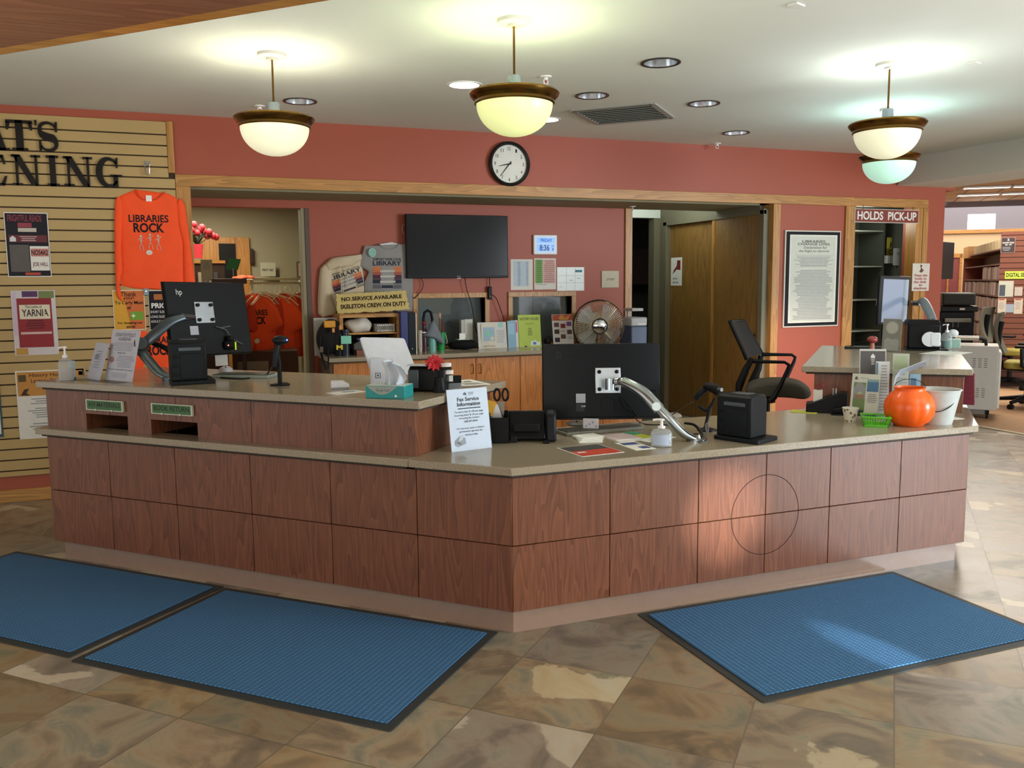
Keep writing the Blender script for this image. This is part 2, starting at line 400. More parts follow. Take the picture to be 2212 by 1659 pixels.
# back wall (front face) pieces
mb = MB()
def wb(x0, x1, z0, z1, y0=YW, y1=YW+.14, mt=RED): mb.box((x0, y0, z0), (x1, y1, z1), mt)
wb(-7, .06, 0, ZC+.05); wb(.06, 7.10, 2.29, ZC+.05, y1=YW+.12); wb(7.10, XW, 0, ZC+.05, y1=YW+.2)
wb(5.33, 6.20, 0, 2.29, y1=YW+.12)
struct('wall_back', mb, smooth=False)
# plaster soffit over the recess, and the recess's own walls
mb = MB(); mb.box((.06, YW+.12, ZH), (5.33, YR+.03, ZH+.06), BEIGE); struct('ceiling_recess', mb, smooth=False)
mb = MB()
wy = YR
mb.box((-.2, wy, 2.14), (1.08, wy+.14, 2.3), RED)          # over the shop opening
wins = [(2.05, 2.69, .93, 1.365), (2.965, 3.575, .93, 1.365)]
xs = [1.08, 2.05, 2.69, 2.965, 3.575, 4.14]
mb.box((1.08, wy, 0), (2.05, wy+.14, 2.3), RED); mb.box((2.69, wy, 0), (2.965, wy+.14, 2.3), RED); mb.box((3.575, wy, 0), (4.15, wy+.14, 2.3), RED)
for x0, x1, z0, z1 in wins: mb.box((x0, wy, 0), (x1, wy+.14, z0), RED); mb.box((x0, wy, z1), (x1, wy+.14, 2.3), RED)
struct('wall_recess', mb, smooth=False)
# corridor behind the recess: closet wall, doorway wall, raised white ceiling
mb = MB(); mb.box((4.15, YR+.03, 2.60), (5.34, 8.9, 2.66), WHITEP); mb.box((4.14, YR+.03, ZH), (5.34, YR+.06, 2.66), WHITEP); struct('ceiling_corridor', mb, smooth=False)
mb = MB(); DX = 5.24
mb.box((DX, YW+.12, 2.13), (DX+.1, 8.75, 2.66), GREYB); mb.box((DX, YW+.12, 0), (DX+.1, 6.92, 2.13), GREYB); mb.box((DX, 8.64, 0), (DX+.1, 8.75, 2.13), GREYB)
struct('wall_closet', mb, smooth=False)
mb = MB(); mb.box((4.03, 8.75, 2.215), (5.34, 8.87, 2.66), WHITEP); mb.box((5.16, 8.75, 0), (5.34, 8.87, 2.215), GREYB); mb.box((4.03, 8.75, 0), (4.2, 8.87, 2.215), GREYB)
struct('wall_corridor', mb, smooth=False)
mb = MB(); mb.box((4.02, YR+.14, 0), (4.15, 8.75, 2.66), BEIGE); struct('wall_corridor_left', mb, smooth=False)
# oak casing round the recess and the poster bay
mb = MB()
mb.box((.06, YW-.02, 2.21), (7.20, YW, 2.295), OAK)
struct('trim_2', mb, bev=.003)
def upright(n, x0, x1, y0=YW-.02, y1=YW+.12, z0=0, z1=2.21, mt=OAKV):
    struct(n, MB().box((x0, y0, z0), (x1, y1, z1), mt), bev=.003)
upright('trim_3', .06, .16); upright('trim_4', 5.292, 5.375); upright('trim_5', 6.150, 6.270, y0=YW-.02); upright('trim_6', 7.050, 7.135, y0=YW-.02); upright('trim_7', 7.135, 7.20, y0=YW-.028, z1=2.21)
upright('trim_8', 4.152, 4.228, y0=YR-.02, y1=YR+.16)
upright('trim_9', 1.075, 1.115, y0=YR-.01, y1=YR+.1, z1=2.14, mt=M('5b4a3c', .6))
upright('trim_10', 1.045, 1.075, y0=YR-.004, y1=YR+.14, z1=2.14, mt=BEIGE)
# holds pick-up bay behind the poster wall
mb = MB(); SH = M('5c6054', .55, var=.06, scale=4)
mb.box((6.0, 7.85, 0), (7.6, 7.9, 2.4), SH); mb.box((6.14, YW+.12, 0), (6.17, 7.85, 2.4), SH); mb.box((6.17, YW+.12, 2.26), (7.6, 7.85, 2.30), SH); mb.box((7.55, YW+.2, 0), (7.6, 7.85, 2.4), SH)
struct('wall_holds', mb, smooth=False)
# bulkhead at the right
mb = MB(); mb.prism([(6.985, ZC), (6.80, 2.425), (XW, 2.425), (XW, ZC)], -3, YW, WHITEP, ax='y'); struct('ceiling_bulkhead', mb, smooth=False)
# low wooden soffit over the camera (upper left of the view), edge at 45 degrees
mb = MB(); BRW = wood('dark_soffit', '6a4430', '7a5038', '865a40', 'x', .5, .6)
mb.T = MA((0, 0, 0), -45)
e = 3.436/math.sqrt(2)
mb.box((-4.5, e-.075, 2.405), (2.2, e, ZC), OAK); mb.box((-4.5, e-2.2, 2.40), (2.2, e-.08, ZC), BRW)
struct('ceiling_soffit', mb, smooth=False)
# ---------------------------------------------------------------- shop room behind the recess (left)
mb = MB(); CRM = M('8f8a70', .7, var=.04, scale=2)
mb.box((-.6, 10.6, 0), (2.4, 10.7, 2.6), CRM); mb.box((2.3, 9.7, 0), (2.4, 10.6, 2.6), CRM); mb.box((-.7, YR, 0), (-.6, 10.6, 2.6), CRM)
struct('wall_shop', mb, smooth=False)
mb = MB(); mb.box((-.7, YR+.14, 2.42), (1.5, 9.7, 2.48), M('b5b09a', .8)); mb.box((-.7, 9.7, 2.42), (2.4, 10.7, 2.48), M('b5b09a', .8)); struct('ceiling_shop', mb, smooth=False)
# office seen through the pass-through windows
mb = MB(); DK = M('25272a', .6); 
mb.box((1.58, 9.6, 0), (4.02, 9.7, 2.6), M('8f8c78', .7)); mb.box((1.5, YR+.14, 0), (1.58, 9.7, 2.6), CRM); mb.box((1.58, YR+.14, 2.3), (4.02, 9.6, 2.36), M('4a4c4a', .7))
struct('wall_office', mb, smooth=False)
# dark room behind the corridor
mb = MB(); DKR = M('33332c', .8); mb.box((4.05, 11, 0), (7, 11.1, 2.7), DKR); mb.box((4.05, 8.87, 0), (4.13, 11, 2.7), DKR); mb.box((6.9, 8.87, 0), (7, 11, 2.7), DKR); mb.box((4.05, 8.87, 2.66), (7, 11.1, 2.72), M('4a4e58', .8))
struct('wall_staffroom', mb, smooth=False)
# ---------------------------------------------------------------- library beyond (right)
ZL = 3.0
A, B = AZ(2053, 437, ZL), AZ(2212, 432, ZL); dl = (B-A).normalized(); nl = Vector((-dl.y, dl.x, 0)); nl = nl if nl.y > 0 else -nl
FW = MX((A.x, A.y, 0), dl, nl, (0, 0, 1))
def lz(px, py): P = OP(px, py, (A.x, A.y), nl); q = FW.inverted() @ P; return q.x, q.z
mb = MB()
zt = lz(2140, 500)[1]
PUR = M('77747c', .8, var=.03, scale=2)
(wx0, wz1), (wx1, wz0) = lz(2091, 463), lz(2150, 494)
mb.box((-6, 0, zt), (wx0, .1, ZL), PUR); mb.box((wx1, 0, zt), (9, .1, ZL), PUR); mb.box((wx0, 0, zt), (wx1, .1, wz0), PUR); mb.box((wx0, 0, wz1), (wx1, .1, ZL), PUR)
mb.box((-6, 0, 0), (9, .1, zt), M('c2a884', .7))
struct('wall_library', mb, mtx=FW, smooth=False)
struct('window_1', MB().box((wx0, .04, wz0), (wx1, .06, wz1), M('f4f8ff', .4, emit=3.2, name='daylit_pane')), mtx=FW, smooth=False)
struct('trim_11', MB().box((-6, -.05, zt-.03), (9, 0, zt+.04), OAK), mtx=FW, bev=.004)
mb = MB(); mb.prism([(XW, -1), (24, -1), (24, 24), (XW, 24)], ZL, ZL+.06, M('b59a7c', .85, name='ceiling_tile')); struct('ceiling_library', mb, smooth=False)
mb = MB(); mb.box((XW, -1, 2.425), (XW+.05, YW, ZL+.05), WHITEP); struct('wall_over_opening', mb, smooth=False)
mb = MB(); mb.box((7.5, 7.9, 0), (7.6, 14, ZL), RED); mb.box((XW, YW+.02, 2.4), (7.6, 7.9, ZL), RED); struct('wall_library_left', mb, smooth=False)
# ================================================================ service desk
KX, KY = 1.2836, 3.312                       # panel corner; left run goes along (-1,1)/sqrt2
R2 = math.sqrt(.5)
def LP(s, o, z=0): return Vector((KX-R2*s-R2*o, KY+R2*s-R2*o, z))          # left-run point: s along, o outwards
LM_ = MX((KX, KY, 0), (R2, -R2, 0), (R2, R2, 0), (0, 0, 1))               # local x = -s, y = inwards
ZD, ZU = .738, .992
desk = thing('service_desk', 'long low reddish oak service desk with square panels and an angled front corner', 'desk', (KX, KY, 0))
DI = desk.matrix_world.inverted()
def body_poly(off):
    c = off/math.cos(PI/8)
    # corner, right end, back..., left end
    return [(KX+c*math.sin(PI/8), KY+c*math.cos(PI/8))]
dk = M('1d120e', .7)
mb = MB(); mb.T = DI
ox = .018
cc = Vector((KX, KY))+Vector((math.sin(PI/8), math.cos(PI/8)))*(ox/math.cos(PI/8))
pr = (3.865, KY+ox); pb = (4.40, KY+.60)
lp = LP(2.775, -ox); lb = LP(2.775, -.78); li = LP(.30, -.78)
mb.prism([(cc.x, cc.y), pr, pb, (3.75, 4.08), (li.x+.0, 4.08), (li.x, li.y), (lb.x, lb.y), (lp.x, lp.y)], .10, .690, dk)
mb.build('carcass', desk, smooth=False)
mb = MB(); mb.T = DI; k = .03
ck = Vector((KX, KY))+Vector((math.sin(PI/8), math.cos(PI/8)))*(k/math.cos(PI/8))
KICK = wood('kick_board', '7a6a58', '8f8070', 'a09282', 'x', .45)
l1 = LP(2.73, -k); l2 = LP(2.73, -.72)
mb.prism([(ck.x, ck.y), (3.84, KY+k), (4.34, KY+.58), (3.75, 4.0), (2.0, 4.0), (l2.x, l2.y), (l1.x, l1.y)], 0, .102, M('917868', .16, coat=.5, name='glossy_kick_board'))
mb.build('kick_plate', desk, smooth=False)
def panel(T, x0, x1, z0, z1, name='panel', par=desk, inv=DI, mat=CHERRY):
    g = .0018; mb = MB(); mb.T = inv @ T
    # mesh about its own origin so that the grain differs from panel to panel
    o = Vector(((x0+x1)/2, 0, (z0+z1)/2)); mb.T = None
    mb.box((x0+g-o.x, 0, z0+g-o.z), (x1-g-o.x, .017, z1-g-o.z), mat)
    return mb.build(name, par, inv @ T @ Matrix.Translation(o), bev=.0012, seg=1)
RMX = MX((KX, KY, 0), (1, 0, 0), (0, 1, 0), (0, 0, 1))
gx = [0, .4615, .917, 1.292, 1.672, 2.12, 2.582]
for i in range(6):
    for z0, z1 in ((.102, .392), (.392, .688)): panel(RMX, gx[i], gx[i+1], z0, z1)
gl = [0, .460, .918, 1.382, 1.860, 2.318, 2.775]
for i in range(6):
    for z0, z1 in ((.102, .392), (.392, .688)): panel(LM_, -gl[i+1], -gl[i], z0, z1)
mb = MB(); n = 64; r0, r1 = .1915, .1945
cx, cz = 1.292, .392
vs = [(cx+r*math.cos(2*PI*i/n), -.0006, cz+r*math.sin(2*PI*i/n)) for r in (r0, r1) for i in range(n)]
mb.add(vs, [(i, (i+1) % n, n+(i+1) % n, n+i) for i in range(n)], dk).build('circle_inlay', desk, DI @ RMX, smooth=False)
# end of the right run (45 degree return)
T = MX((3.865, KY, 0), (R2, R2, 0), (-R2, R2, 0), (0, 0, 1))
for z0, z1 in ((.102, .392), (.392, .688)): panel(T, 0.0, .74, z0, z1, 'end_panel')
# ---- worktops
def slab(name, label, pts, z1, th=.034, under=.012, inset=.022, group=None):
    if sum(pts[i-1][0]*pts[i][1]-pts[i][0]*pts[i-1][1] for i in range(len(pts))) < 0: pts = pts[::-1]
    t = thing(name, label, 'countertop', (pts[0][0], pts[0][1], z1-th-under))
    I = t.matrix_world.inverted(); mb = MB(); mb.T = I; mb.prism(pts, z1-th, z1, LAM); mb.build('slab', t, bev=.003)
    c = sum((Vector(p) for p in pts), Vector((0, 0)))/len(pts)
    q = []
    n = len(pts)
    for i in range(n):                       # true inset
        a, b, d = Vector(pts[i-1]), Vector(pts[i]), Vector(pts[(i+1) % n])
        e1, e2 = (b-a).normalized(), (d-b).normalized(); n1, n2 = Vector((-e1.y, e1.x)), Vector((-e2.y, e2.x))
        bis = (n1+n2).normalized(); q.append(b+bis*inset/max(.2, bis.dot(n1)))
    mb = MB(); mb.T = I; mb.prism([tuple(p) for p in q], z1-th-under, z1-th, M('33281f', .6)); mb.build('build_up_strip', t, smooth=False)
    return t
F2 = .042
cf = Vector((KX, KY))-Vector((math.sin(PI/8), math.cos(PI/8)))*(F2/math.cos(PI/8))
tip = AZ(2114.5, 919.4, ZD)
J = LP(.475, F2); J2 = LP(.475, -.80)
slab('desk_worktop', 'grey-beige speckled worktop of the low desk section in front, mitred at the corner', [(cf.x, cf.y), (tip.x, tip.y), (tip.x+.66, tip.y+.66), (3.95, 4.50), (3.60, 4.12), (J2.x+.25, 4.12), (J2.x, J2.y), (J.x, J.y)], ZD)
e1, e2 = LP(2.80, F2-.005), LP(2.80, -.0)
a1, a2 = LP(.477, F2), LP(.477, -.1)
slab('desk_ledge', 'narrow grey-beige ledge running along the left desk front below the return slots', [(a1.x, a1.y), (a2.x, a2.y), (LP(2.81, -.1).x, LP(2.81, -.1).y), (LP(2.81, F2).x, LP(2.81, F2).y)][::-1], ZD)
# ---- upper cabinet of the left run, with the two return slots
uc = thing('return_cabinet', 'raised reddish oak cabinet with two return slots on the left desk run', 'cabinet', (LP(1.6, -.05).x, LP(1.6, -.05).y, ZD))
UI = uc.matrix_world.inverted()
def onl(px, py, o=-.025): P = OP(px, py, LP(0, o), (-R2, -R2)); return -(P-Vector((KX, KY, 0))).dot(Vector((-R2, R2, 0))), P.z
slots = []
for (xa, ya, xb, yb) in ((186, 893, 277, 926), (326, 906, 428, 945)):
    x0, z1 = onl(xa, ya); x1, z0 = onl(xb, yb); slots.append((x0, x1, ZD+.001, z1))
yf = .025; mb = MB(); mb.T = UI @ LM_
xL, xR = -2.79, -.475; zt = ZU-.044
segs = [xL, slots[0][0], slots[0][1], slots[1][0], slots[1][1], xR]
for i in range(5):
    if i in (1, 3):
        s_ = slots[(i-1)//2]; mb.box((segs[i], yf, s_[3]), (segs[i+1], yf+.018, zt), CHERRY)
    else: mb.box((segs[i], yf, ZD), (segs[i+1], yf+.018, zt), CHERRY)
mb.box((xL, yf+.018, ZD), (xL+.018, .80, zt), CHERRY); mb.box((xR-.018, yf+.018, ZD), (xR, .80, zt), CHERRY)
mb.build('front_panel', uc, smooth=False)
mb = MB(); mb.T = UI @ LM_
for s_ in slots: mb.box((s_[0]-.01, yf+.40, ZD), (s_[1]+.01, yf+.41, zt), dk); mb.box((s_[0]-.012, yf+.018, ZD), (s_[0]-.002, yf+.40, s_[3]), CHERRY); mb.box((s_[1]+.002, yf+.018, ZD), (s_[1]+.012, yf+.40, s_[3]), CHERRY)
mb.box((xL+.02, .79, ZD), (xR-.02, .80, zt), CHERRY)
mb.build('slot_lining', uc, smooth=False)
for x in gl[2:6]:
    mb = MB(); mb.T = UI @ LM_
    mb.box((-x-.001, yf-.0006, ZD+.002), (-x+.001, yf, zt), dk)
    mb.build('panel_joint', uc, smooth=False)
pa, pb_, pc, pd = LP(2.805, F2-.02), LP(.425, F2-.02), LP(.395, -.83), LP(2.815, -.83)
slab('upper_worktop', 'grey-beige speckled upper worktop over the left desk run, holding the left monitor', [tuple(p.xy) for p in (pa, pb_, pc, pd)], ZU)
# signs over the slots
for (xa, ya, xb, yb, txt, lab) in ((185, 858, 266, 890, 'A/V MATERIALS', 'green and white A/V MATERIALS sign over the left return slot'), (326, 866, 416, 899, 'BOOK RETURN', 'green and white BOOK RETURN sign over the right return slot')):
    x0, z1 = onl(xa, ya+1, -.012); x1, z0 = onl(xb, yb+2, -.012); w, h = x1-x0, z1-z0-.012
    mt = LM_ @ MX((x0, .010, z0+.004), (1, 0, 0), (0, 0, 1))
    s_ = sheet('slot_sign', lab, 'sign', mt, w, h, M('c8d0bc', .35), [('r', .03, .08, .97, .92, M('3f6a3a', .4)), ('t', .07, .34, .93, .80, txt, M('16281a', .5), .02)], group='return slot signs', th=.012)
    for fx in (.28, .72): MB().ball((w*fx, h*.06, .004), .006, WHT, 12, 8).build('screw_cap', s_)
# ---- right raised section
q = [AZ(1731.9, 791.3, ZU), AZ(2102.6, 798, ZU), AZ(2071, 756.5, ZU), AZ(1775, 746, ZU)]
ru = [tuple(p.xy) for p in q]
slab('raised_worktop', 'grey-beige speckled raised worktop at the right end, under the right monitor', ru, ZU)
rc = thing('raised_cabinet', 'reddish oak raised cabinet standing on the right end of the desk', 'cabinet', (q[0].x, q[0].y, ZD))
def lerp(a, b, t): return (a[0]+(b[0]-a[0])*t, a[1]+(b[1]-a[1])*t)
def bil(u, v): return lerp(lerp(ru[0], ru[1], u), lerp(ru[3], ru[2], u), v)
mb = MB(); mb.T = rc.matrix_world.inverted()
mb.prism([bil(.075, .03), bil(.955, .03), bil(.955, .97), bil(.075, .97)], ZD, ZU-.046, CHERRY); mb.build('carcass', rc, bev=.002)
# lower half of the same return, down to the floor, behind the low worktop
mb = MB(); mb.T = rc.matrix_world.inverted(); mb.prism([bil(.075, .5), bil(.955, .5), bil(.955, .97), bil(.075, .97)], 0, ZD, CHERRY); mb.build('base', rc, smooth=False)
# ================================================================ floor mats
def mat_material():
    mt, t, b = nt('blue_waffle_mat'); tc = N(t, 'ShaderNodeTexCoord')
    sp = N(t, 'ShaderNodeSeparateXYZ'); t.links.new(tc.outputs['Object'], sp.inputs[0])
    sx = math_(t, 'SINE', math_(t, 'MULTIPLY', sp.outputs[0], 2*PI/.022)); sy = math_(t, 'SINE', math_(t, 'MULTIPLY', sp.outputs[1], 2*PI/.013))
    h = math_(t, 'MULTIPLY', math_(t, 'ADD', sx, 1), math_(t, 'ADD', sy, 1))
    n = N(t, 'ShaderNodeTexNoise', i_Scale=420.0, i_Detail=2.0); t.links.new(tc.outputs['Object'], n.inputs['Vector'])
    f = math_(t, 'ADD', math_(t, 'MULTIPLY', h, .11), math_(t, 'MULTIPLY', n.outputs['Fac'], .55))
    t.links.new(ramp(t, f, [(.15, '24486a'), (.45, '346894'), (.8, '5890bc')]), b.inputs['Base Color']); b.inputs['Roughness'].default_value = .9
    bp = N(t, 'ShaderNodeBump', i_Strength=.8, i_Distance=.004); t.links.new(f, bp.inputs['Height']); t.links.new(bp.outputs[0], b.inputs['Normal'])
    return mt
BM = mat_material(); RUB = M('2c3030', .55, var=.1)
def floor_mat(label, c, x, w, h):
    t = thing('floor_mat', label, 'mat', MX(c, x, (-x[1], x[0], 0), (0, 0, 1)), 'blue entrance mats in front of the desk')
    mb = MB(); mb.prism(rrect(w, h, .012), 0, .004, RUB); mb.build('rubber_border', t, bev=.002)
    mb = MB(); mb.prism(rrect(w-.075, h-.075, .006), .004, .009, BM); mb.build('carpet_pile', t, bev=.002)
    return t
def uv(u, v): return (R2*u+R2*v, -R2*u+R2*v, 0)
floor_mat('blue mat at the left edge, below the left return slots', uv(-3.765, 2.80), (R2, -R2, 0), 1.515, .90)
floor_mat('blue mat lying before the left desk run, nearest the desk corner', uv(-2.243, 2.795), (.7181, -.6959, 0), 1.487, .905)
floor_mat('blue mat in front of the right desk run, under the circle inlay', ((1.885+3.39)/2, (3.325+2.41)/2, 0), (1, 0, 0), 1.50, .905)
# ================================================================ ceiling fittings
def bowlmat(c, e):
    return M(c, .35, var=.03, scale=6, emit=e, name='frosted_glass')
def pendant(loc, col, lamp, label, e=.36, w=24, gcol=None):
    t = thing('pendant_lamp', label, 'lamp', loc, 'brass rimmed bowl pendants')
    MB().lathe([(.001, 0), (.075, 0), (.075, -.016), (.05, -.020), (.03, -.022), (.03, -.032), (.001, -.032)][::-1], M('d8d8d4', .4), 32).build('canopy', t)
    MB().cyl((0, 0, -.03), (0, 0, -.26), .0055, BRASS).build('rod', t)
    MB().lathe([(.032, -.345), (.030, -.257), (.026, -.252), (.001, -.252)], M('8a97a4', .35, .5), 24).build('socket_cover', t)
    br = [(.182, -.385), (.190, -.380), (.187, -.368), (.198, -.358), (.208, -.346), (.212, -.336), (.207, -.328), (.190, -.338), (.178, -.366)]
    MB().lathe(br, BRASS, 64, cap=False).build('brass_rim', t)
    prof = []
    for i in range(15):
        a = PI/2*i/14; prof.append((.180*math.sin(a)**.95, -.380-.150*math.cos(a)))
    inner = [(max(r-.005, 0.0001), z+.004) for r, z in prof[::-1]]
    MB().lathe(prof+inner, bowlmat(col, e), 64, cap=False).build('glass_bowl', t)
    MB().ball((0, 0, -.40), .028, M('ffffff', .4, emit=4), 16, 10).build('bulb', t)
    for a in (0, 2*PI/3, 4*PI/3): MB().cyl((.03*math.cos(a), .03*math.sin(a), -.338), (.19*math.cos(a), .19*math.sin(a), -.342), .006, STEEL).build('spider_arm', t)
    l = light('pendant_glow', 'POINT', (0, 0, -.365), w, lamp, .04); l.parent = t; l.location = (0, 0, -.362)
    return t
pendant((1.546, 3.911, ZC), 'dfe6a2', (.93, 1, .72), 'bowl pendant with yellow-green glass, hanging in the middle before the clock', w=19)
pendant((.555, 4.897, ZC), 'e9e6c4', (1, .97, .80), 'bowl pendant with cream glass, hanging at the left over the left monitor', w=19)
pendant((3.859, 3.963, ZC), 'e0dfc0', (.86, .97, 1), 'bowl pendant with cream glass at the right, the nearer of the two', w=19)
pendant((4.873, 4.974, ZC), 'b8e6d2', (.70, .95, 1), 'bowl pendant with mint green glass at the right, behind the cream one', w=17)
CAN = M('b9bcc0', .22, .9)
dll = ['recessed ceiling downlight shining white, left of the middle pendant', 'recessed ceiling downlight beside the left pendant', 'recessed ceiling downlight, largest of those right of the middle pendant', 'recessed ceiling downlight just left of the ceiling vent', 'recessed ceiling downlight right of the ceiling vent', 'recessed ceiling downlight farthest right, close to the red wall', 'recessed ceiling downlight half hidden behind the middle pendant bowl']
for i, (x, y) in enumerate(DL):
    on = i in (0, 6)
    t = thing('downlight', dll[i], 'lamp', (x, y, ZC), 'recessed downlights')
    MB().lathe([(.098, .002), (.112, 0), (.112, -.005), (.092, -.004)], M('3a3836', .35, .6) if not on else WHT, 40, cap=False).build('trim_ring', t)
    pr_ = [(.094, -.002), (.090, .05), (.075, .11), (.055, .15), (.001, .152)]
    MB().lathe(pr_, CAN if not on else M('ffffff', .3, emit=2.5), 40, cap=False).build('reflector', t)
    MB().ball((0, 0, .12), .035, M('fff6e4', .4, emit=14 if on else 2.2), 16, 8).build('bulb', t)
    l = light('downlight_beam', 'SPOT', (x, y, ZC+.09), 26 if on else 14, (1, .93, .82), .04, (x, y, 0), spot=math.radians(100), blend=.6); l.parent = t; l.location = (0, 0, .09); l.rotation_euler = (0, 0, 0)
# vent
v = [AZ(*p, ZC) for p in ((1235, 238), (1408, 220), (1453, 252), (1283, 267))]
vt = thing('ceiling_vent', 'square grey air vent in the ceiling, right of the middle pendant', 'vent', (v[0].x, v[0].y, ZC))
VI = vt.matrix_world.inverted()
c = (v[0]+v[2])/2; mb = MB(); T = MX(c, (R2, -R2, 0), (R2, R2, 0), (0, 0, 1)); mb.T = VI @ T; hw = .29
for a in (-1, 1): mb.box((-hw, a*hw-.02, -.012), (hw, a*hw+.02, 0), M('9a9a92', .5)); mb.box((a*hw-.02, -hw, -.012), (a*hw+.02, hw, 0), M('9a9a92', .5))
mb.build('frame', vt); mb = MB(); mb.T = VI @ T; mb.box((-hw, -hw, -.003), (hw, hw, -.001), M('60625c', .8)); mb.build('duct_face', vt)
for k in range(9):
    mb = MB(); y = -hw+.04+k*.063; mb.cbox((0, y, -.008), (2*hw-.04, .035, .003), M('8f918a', .5), Matrix.Rotation(.5, 4, 'X')); mb.build('louvre', vt, VI @ T)
# sprinklers
for i, (p, lab) in enumerate((((2.135, 4.89), 'small white sprinkler head with red bulb, right of the middle pendant rod'), ((.621, 6.311), 'small white sprinkler head above the left pendant bowl'), ((4.594, 6.713), 'small white sprinkler head at the ceiling edge over the poster'))):
    t = thing('sprinkler', lab, 'sprinkler', (*p, ZC), 'ceiling sprinklers')
    MB().lathe([(.001, 0), (.036, 0), (.034, -.006), (.012, -.010), (.012, -.022), (.001, -.022)][::-1], WHT, 24).build('escutcheon', t)
    MB().tube([(-.012, 0, -.02), (-.014, 0, -.035), (0, 0, -.045), (.014, 0, -.035), (.012, 0, -.02)], .003, WHT).build('yoke', t)
    MB().cyl((0, 0, -.020), (0, 0, -.043), .003, M('a01818', .2)).build('glass_bulb', t)
    MB().lathe([(.001, -.045), (.018, -.045), (.018, -.047), (.001, -.047)][::-1], WHT, 20).build('deflector', t)
for (p, lab) in ((AZ(1720, 10, ZC), 'small white square ceiling plate near the top edge of the view'), (AZ(2105, 135, ZC), 'small white square ceiling plate at the upper right')):
    tag(MB().cbox((0, 0, -.004), (.07, .05, .008), WHT).build('ceiling_plate', mtx=MA(p, 20), bev=.002), lab, 'plate', 'small ceiling plates')
# ================================================================ slat wall and what hangs on it
SLY = YW-.028
def ay(px, py, Y=SLY): return AY(px, py, Y)
slat = thing('slat_wall', 'tall maple slat wall panel with dark grooves behind the left of the desk', 'display panel', (.06, YW, 0))
SI = slat.matrix_world.inverted(); MAP = M('ad915c', .5, var=.10, scale=1.6, name='maple_laminate'); GRV = M('33200f', .7)
mb = MB(); mb.T = SI; mb.box((-3, YW-.008, .186), (.06, YW-.001, 2.655), GRV); mb.build('backing', slat, smooth=False)
zg = [ay(340, y).z for y in (290.5, 314.0)]; pitch = zg[0]-zg[1]
z = 2.655; zn = zg[0]; k = 0; mb = MB(); mb.T = SI
while z > .19:
    lo = max(.186, zn+.0045); mb.box((-3, SLY, lo), (.018 if z > 2.31 else .058, YW-.008, z), MAP); z = zn-.0045; zn -= pitch
mb.build('slat_face', slat, bev=.002)
MB().box((.018-.06, SLY-YW-.006, 2.30), (.062-.06, 0, 2.66), OAKV).build('edge_strip', slat, bev=.003)
struct('baseboard_back', MB().box((-7, YW-.02, 0), (.06, YW, .09), OAK), bev=.003)
# letters, slab serif capitals
def arcpts(cx, cy, rx, ry, a0, a1, n): return [(cx+rx*math.cos(math.radians(a0+(a1-a0)*i/n)), cy+ry*math.sin(math.radians(a0+(a1-a0)*i/n))) for i in range(n+1)]
def ribbon(pts, ws):
    L, R = [], []
    for i, p in enumerate(pts):
        a = Vector(pts[max(i-1, 0)]); b = Vector(pts[min(i+1, len(pts)-1)]); d = (b-a).normalized(); nn = Vector((-d.y, d.x)); w = ws[i]/2
        L.append((p[0]+nn.x*w, p[1]+nn.y*w)); R.append((p[0]-nn.x*w, p[1]-nn.y*w))
    return [[L[i], L[i+1], R[i+1], R[i]] for i in range(len(pts)-1)]
def rc_(x0, y0, x1, y1): return [(x0, y0), (x1, y0), (x1, y1), (x0, y1)]
def glyph(ch):
    if ch == 'T': return [rc_(.36, 0, .64, 1), rc_(.0, .90, 1, 1), [(0, .68), (.07, .68), (.16, .92), (0, .95)], [(1, .68), (.93, .68), (.84, .92), (1, .95)], rc_(.2, 0, .8, .07)]
    if ch == 'I': return [rc_(.26, 0, .74, 1), rc_(0, .0, 1, .08), rc_(0, .92, 1, 1)]
    if ch == 'N': return [rc_(.13, 0, .21, 1), rc_(.80, 0, .88, 1), [(.04, 1), (.30, 1), (.88, 0), (.66, 0)], rc_(0, 0, .34, .07), rc_(0, .93, .3, 1), rc_(.67, .93, 1, 1)]
    if ch == 'A': return [[(.40, 1), (.58, 1), (.90, 0), (.62, 0)], [(.44, 1), (.50, .9), (.2, 0), (.12, 0)], rc_(.25, .3, .7, .37), rc_(0, 0, .34, .07), rc_(.54, 0, 1, .07)]
    if ch == 'E': return [rc_(.13, 0, .42, 1), rc_(0, 0, .9, .08), rc_(0, .92, .9, 1), rc_(.4, .46, .66, .54), rc_(.62, .34, .68, .66), [(.9, 0), (1, .32), (.94, .32), (.78, .06)], [(.9, 1), (.97, .70), (.91, .70), (.78, .94)]]
    if ch == 'S':
        p = arcpts(.48, .76, .36, .20, 18, 180, 10)+arcpts(.44, .70, .32, .20, 190, 235, 3)+[(.50, .48)]+arcpts(.55, .28, .30, .20, 55, -0, 4)+arcpts(.50, .25, .36, .21, -10, -162, 10)
        n = len(p); w = [.07+.19*math.exp(-((i/(n-1)-.5)/.22)**2) for i in range(n)]
        return ribbon(p, w)+[[(.84, .66), (.92, .66), (.94, 1), (.87, 1), (.80, .86)], [(.06, .0), (.12, .0), (.20, .14), (.14, .36), (.06, .36)]]
    if ch == 'G':
        p = arcpts(.50, .5, .38, .46, 40, 320, 22); n = len(p)
        w = [.07+.19*math.exp(-((i/(n-1)-.5)/.26)**2) for i in range(n)]
        return ribbon(p, w)+[rc_(.66, .0, .84, .40), rc_(.54, .36, 1, .43), [(.78, .66), (.84, .66), (.86, 1), (.80, 1), (.74, .84)]]
    return [[(.2, .0), (.6, 0), (1, 1), (0, 1)]]
LET = M('17130f', .5, name='black_letter')
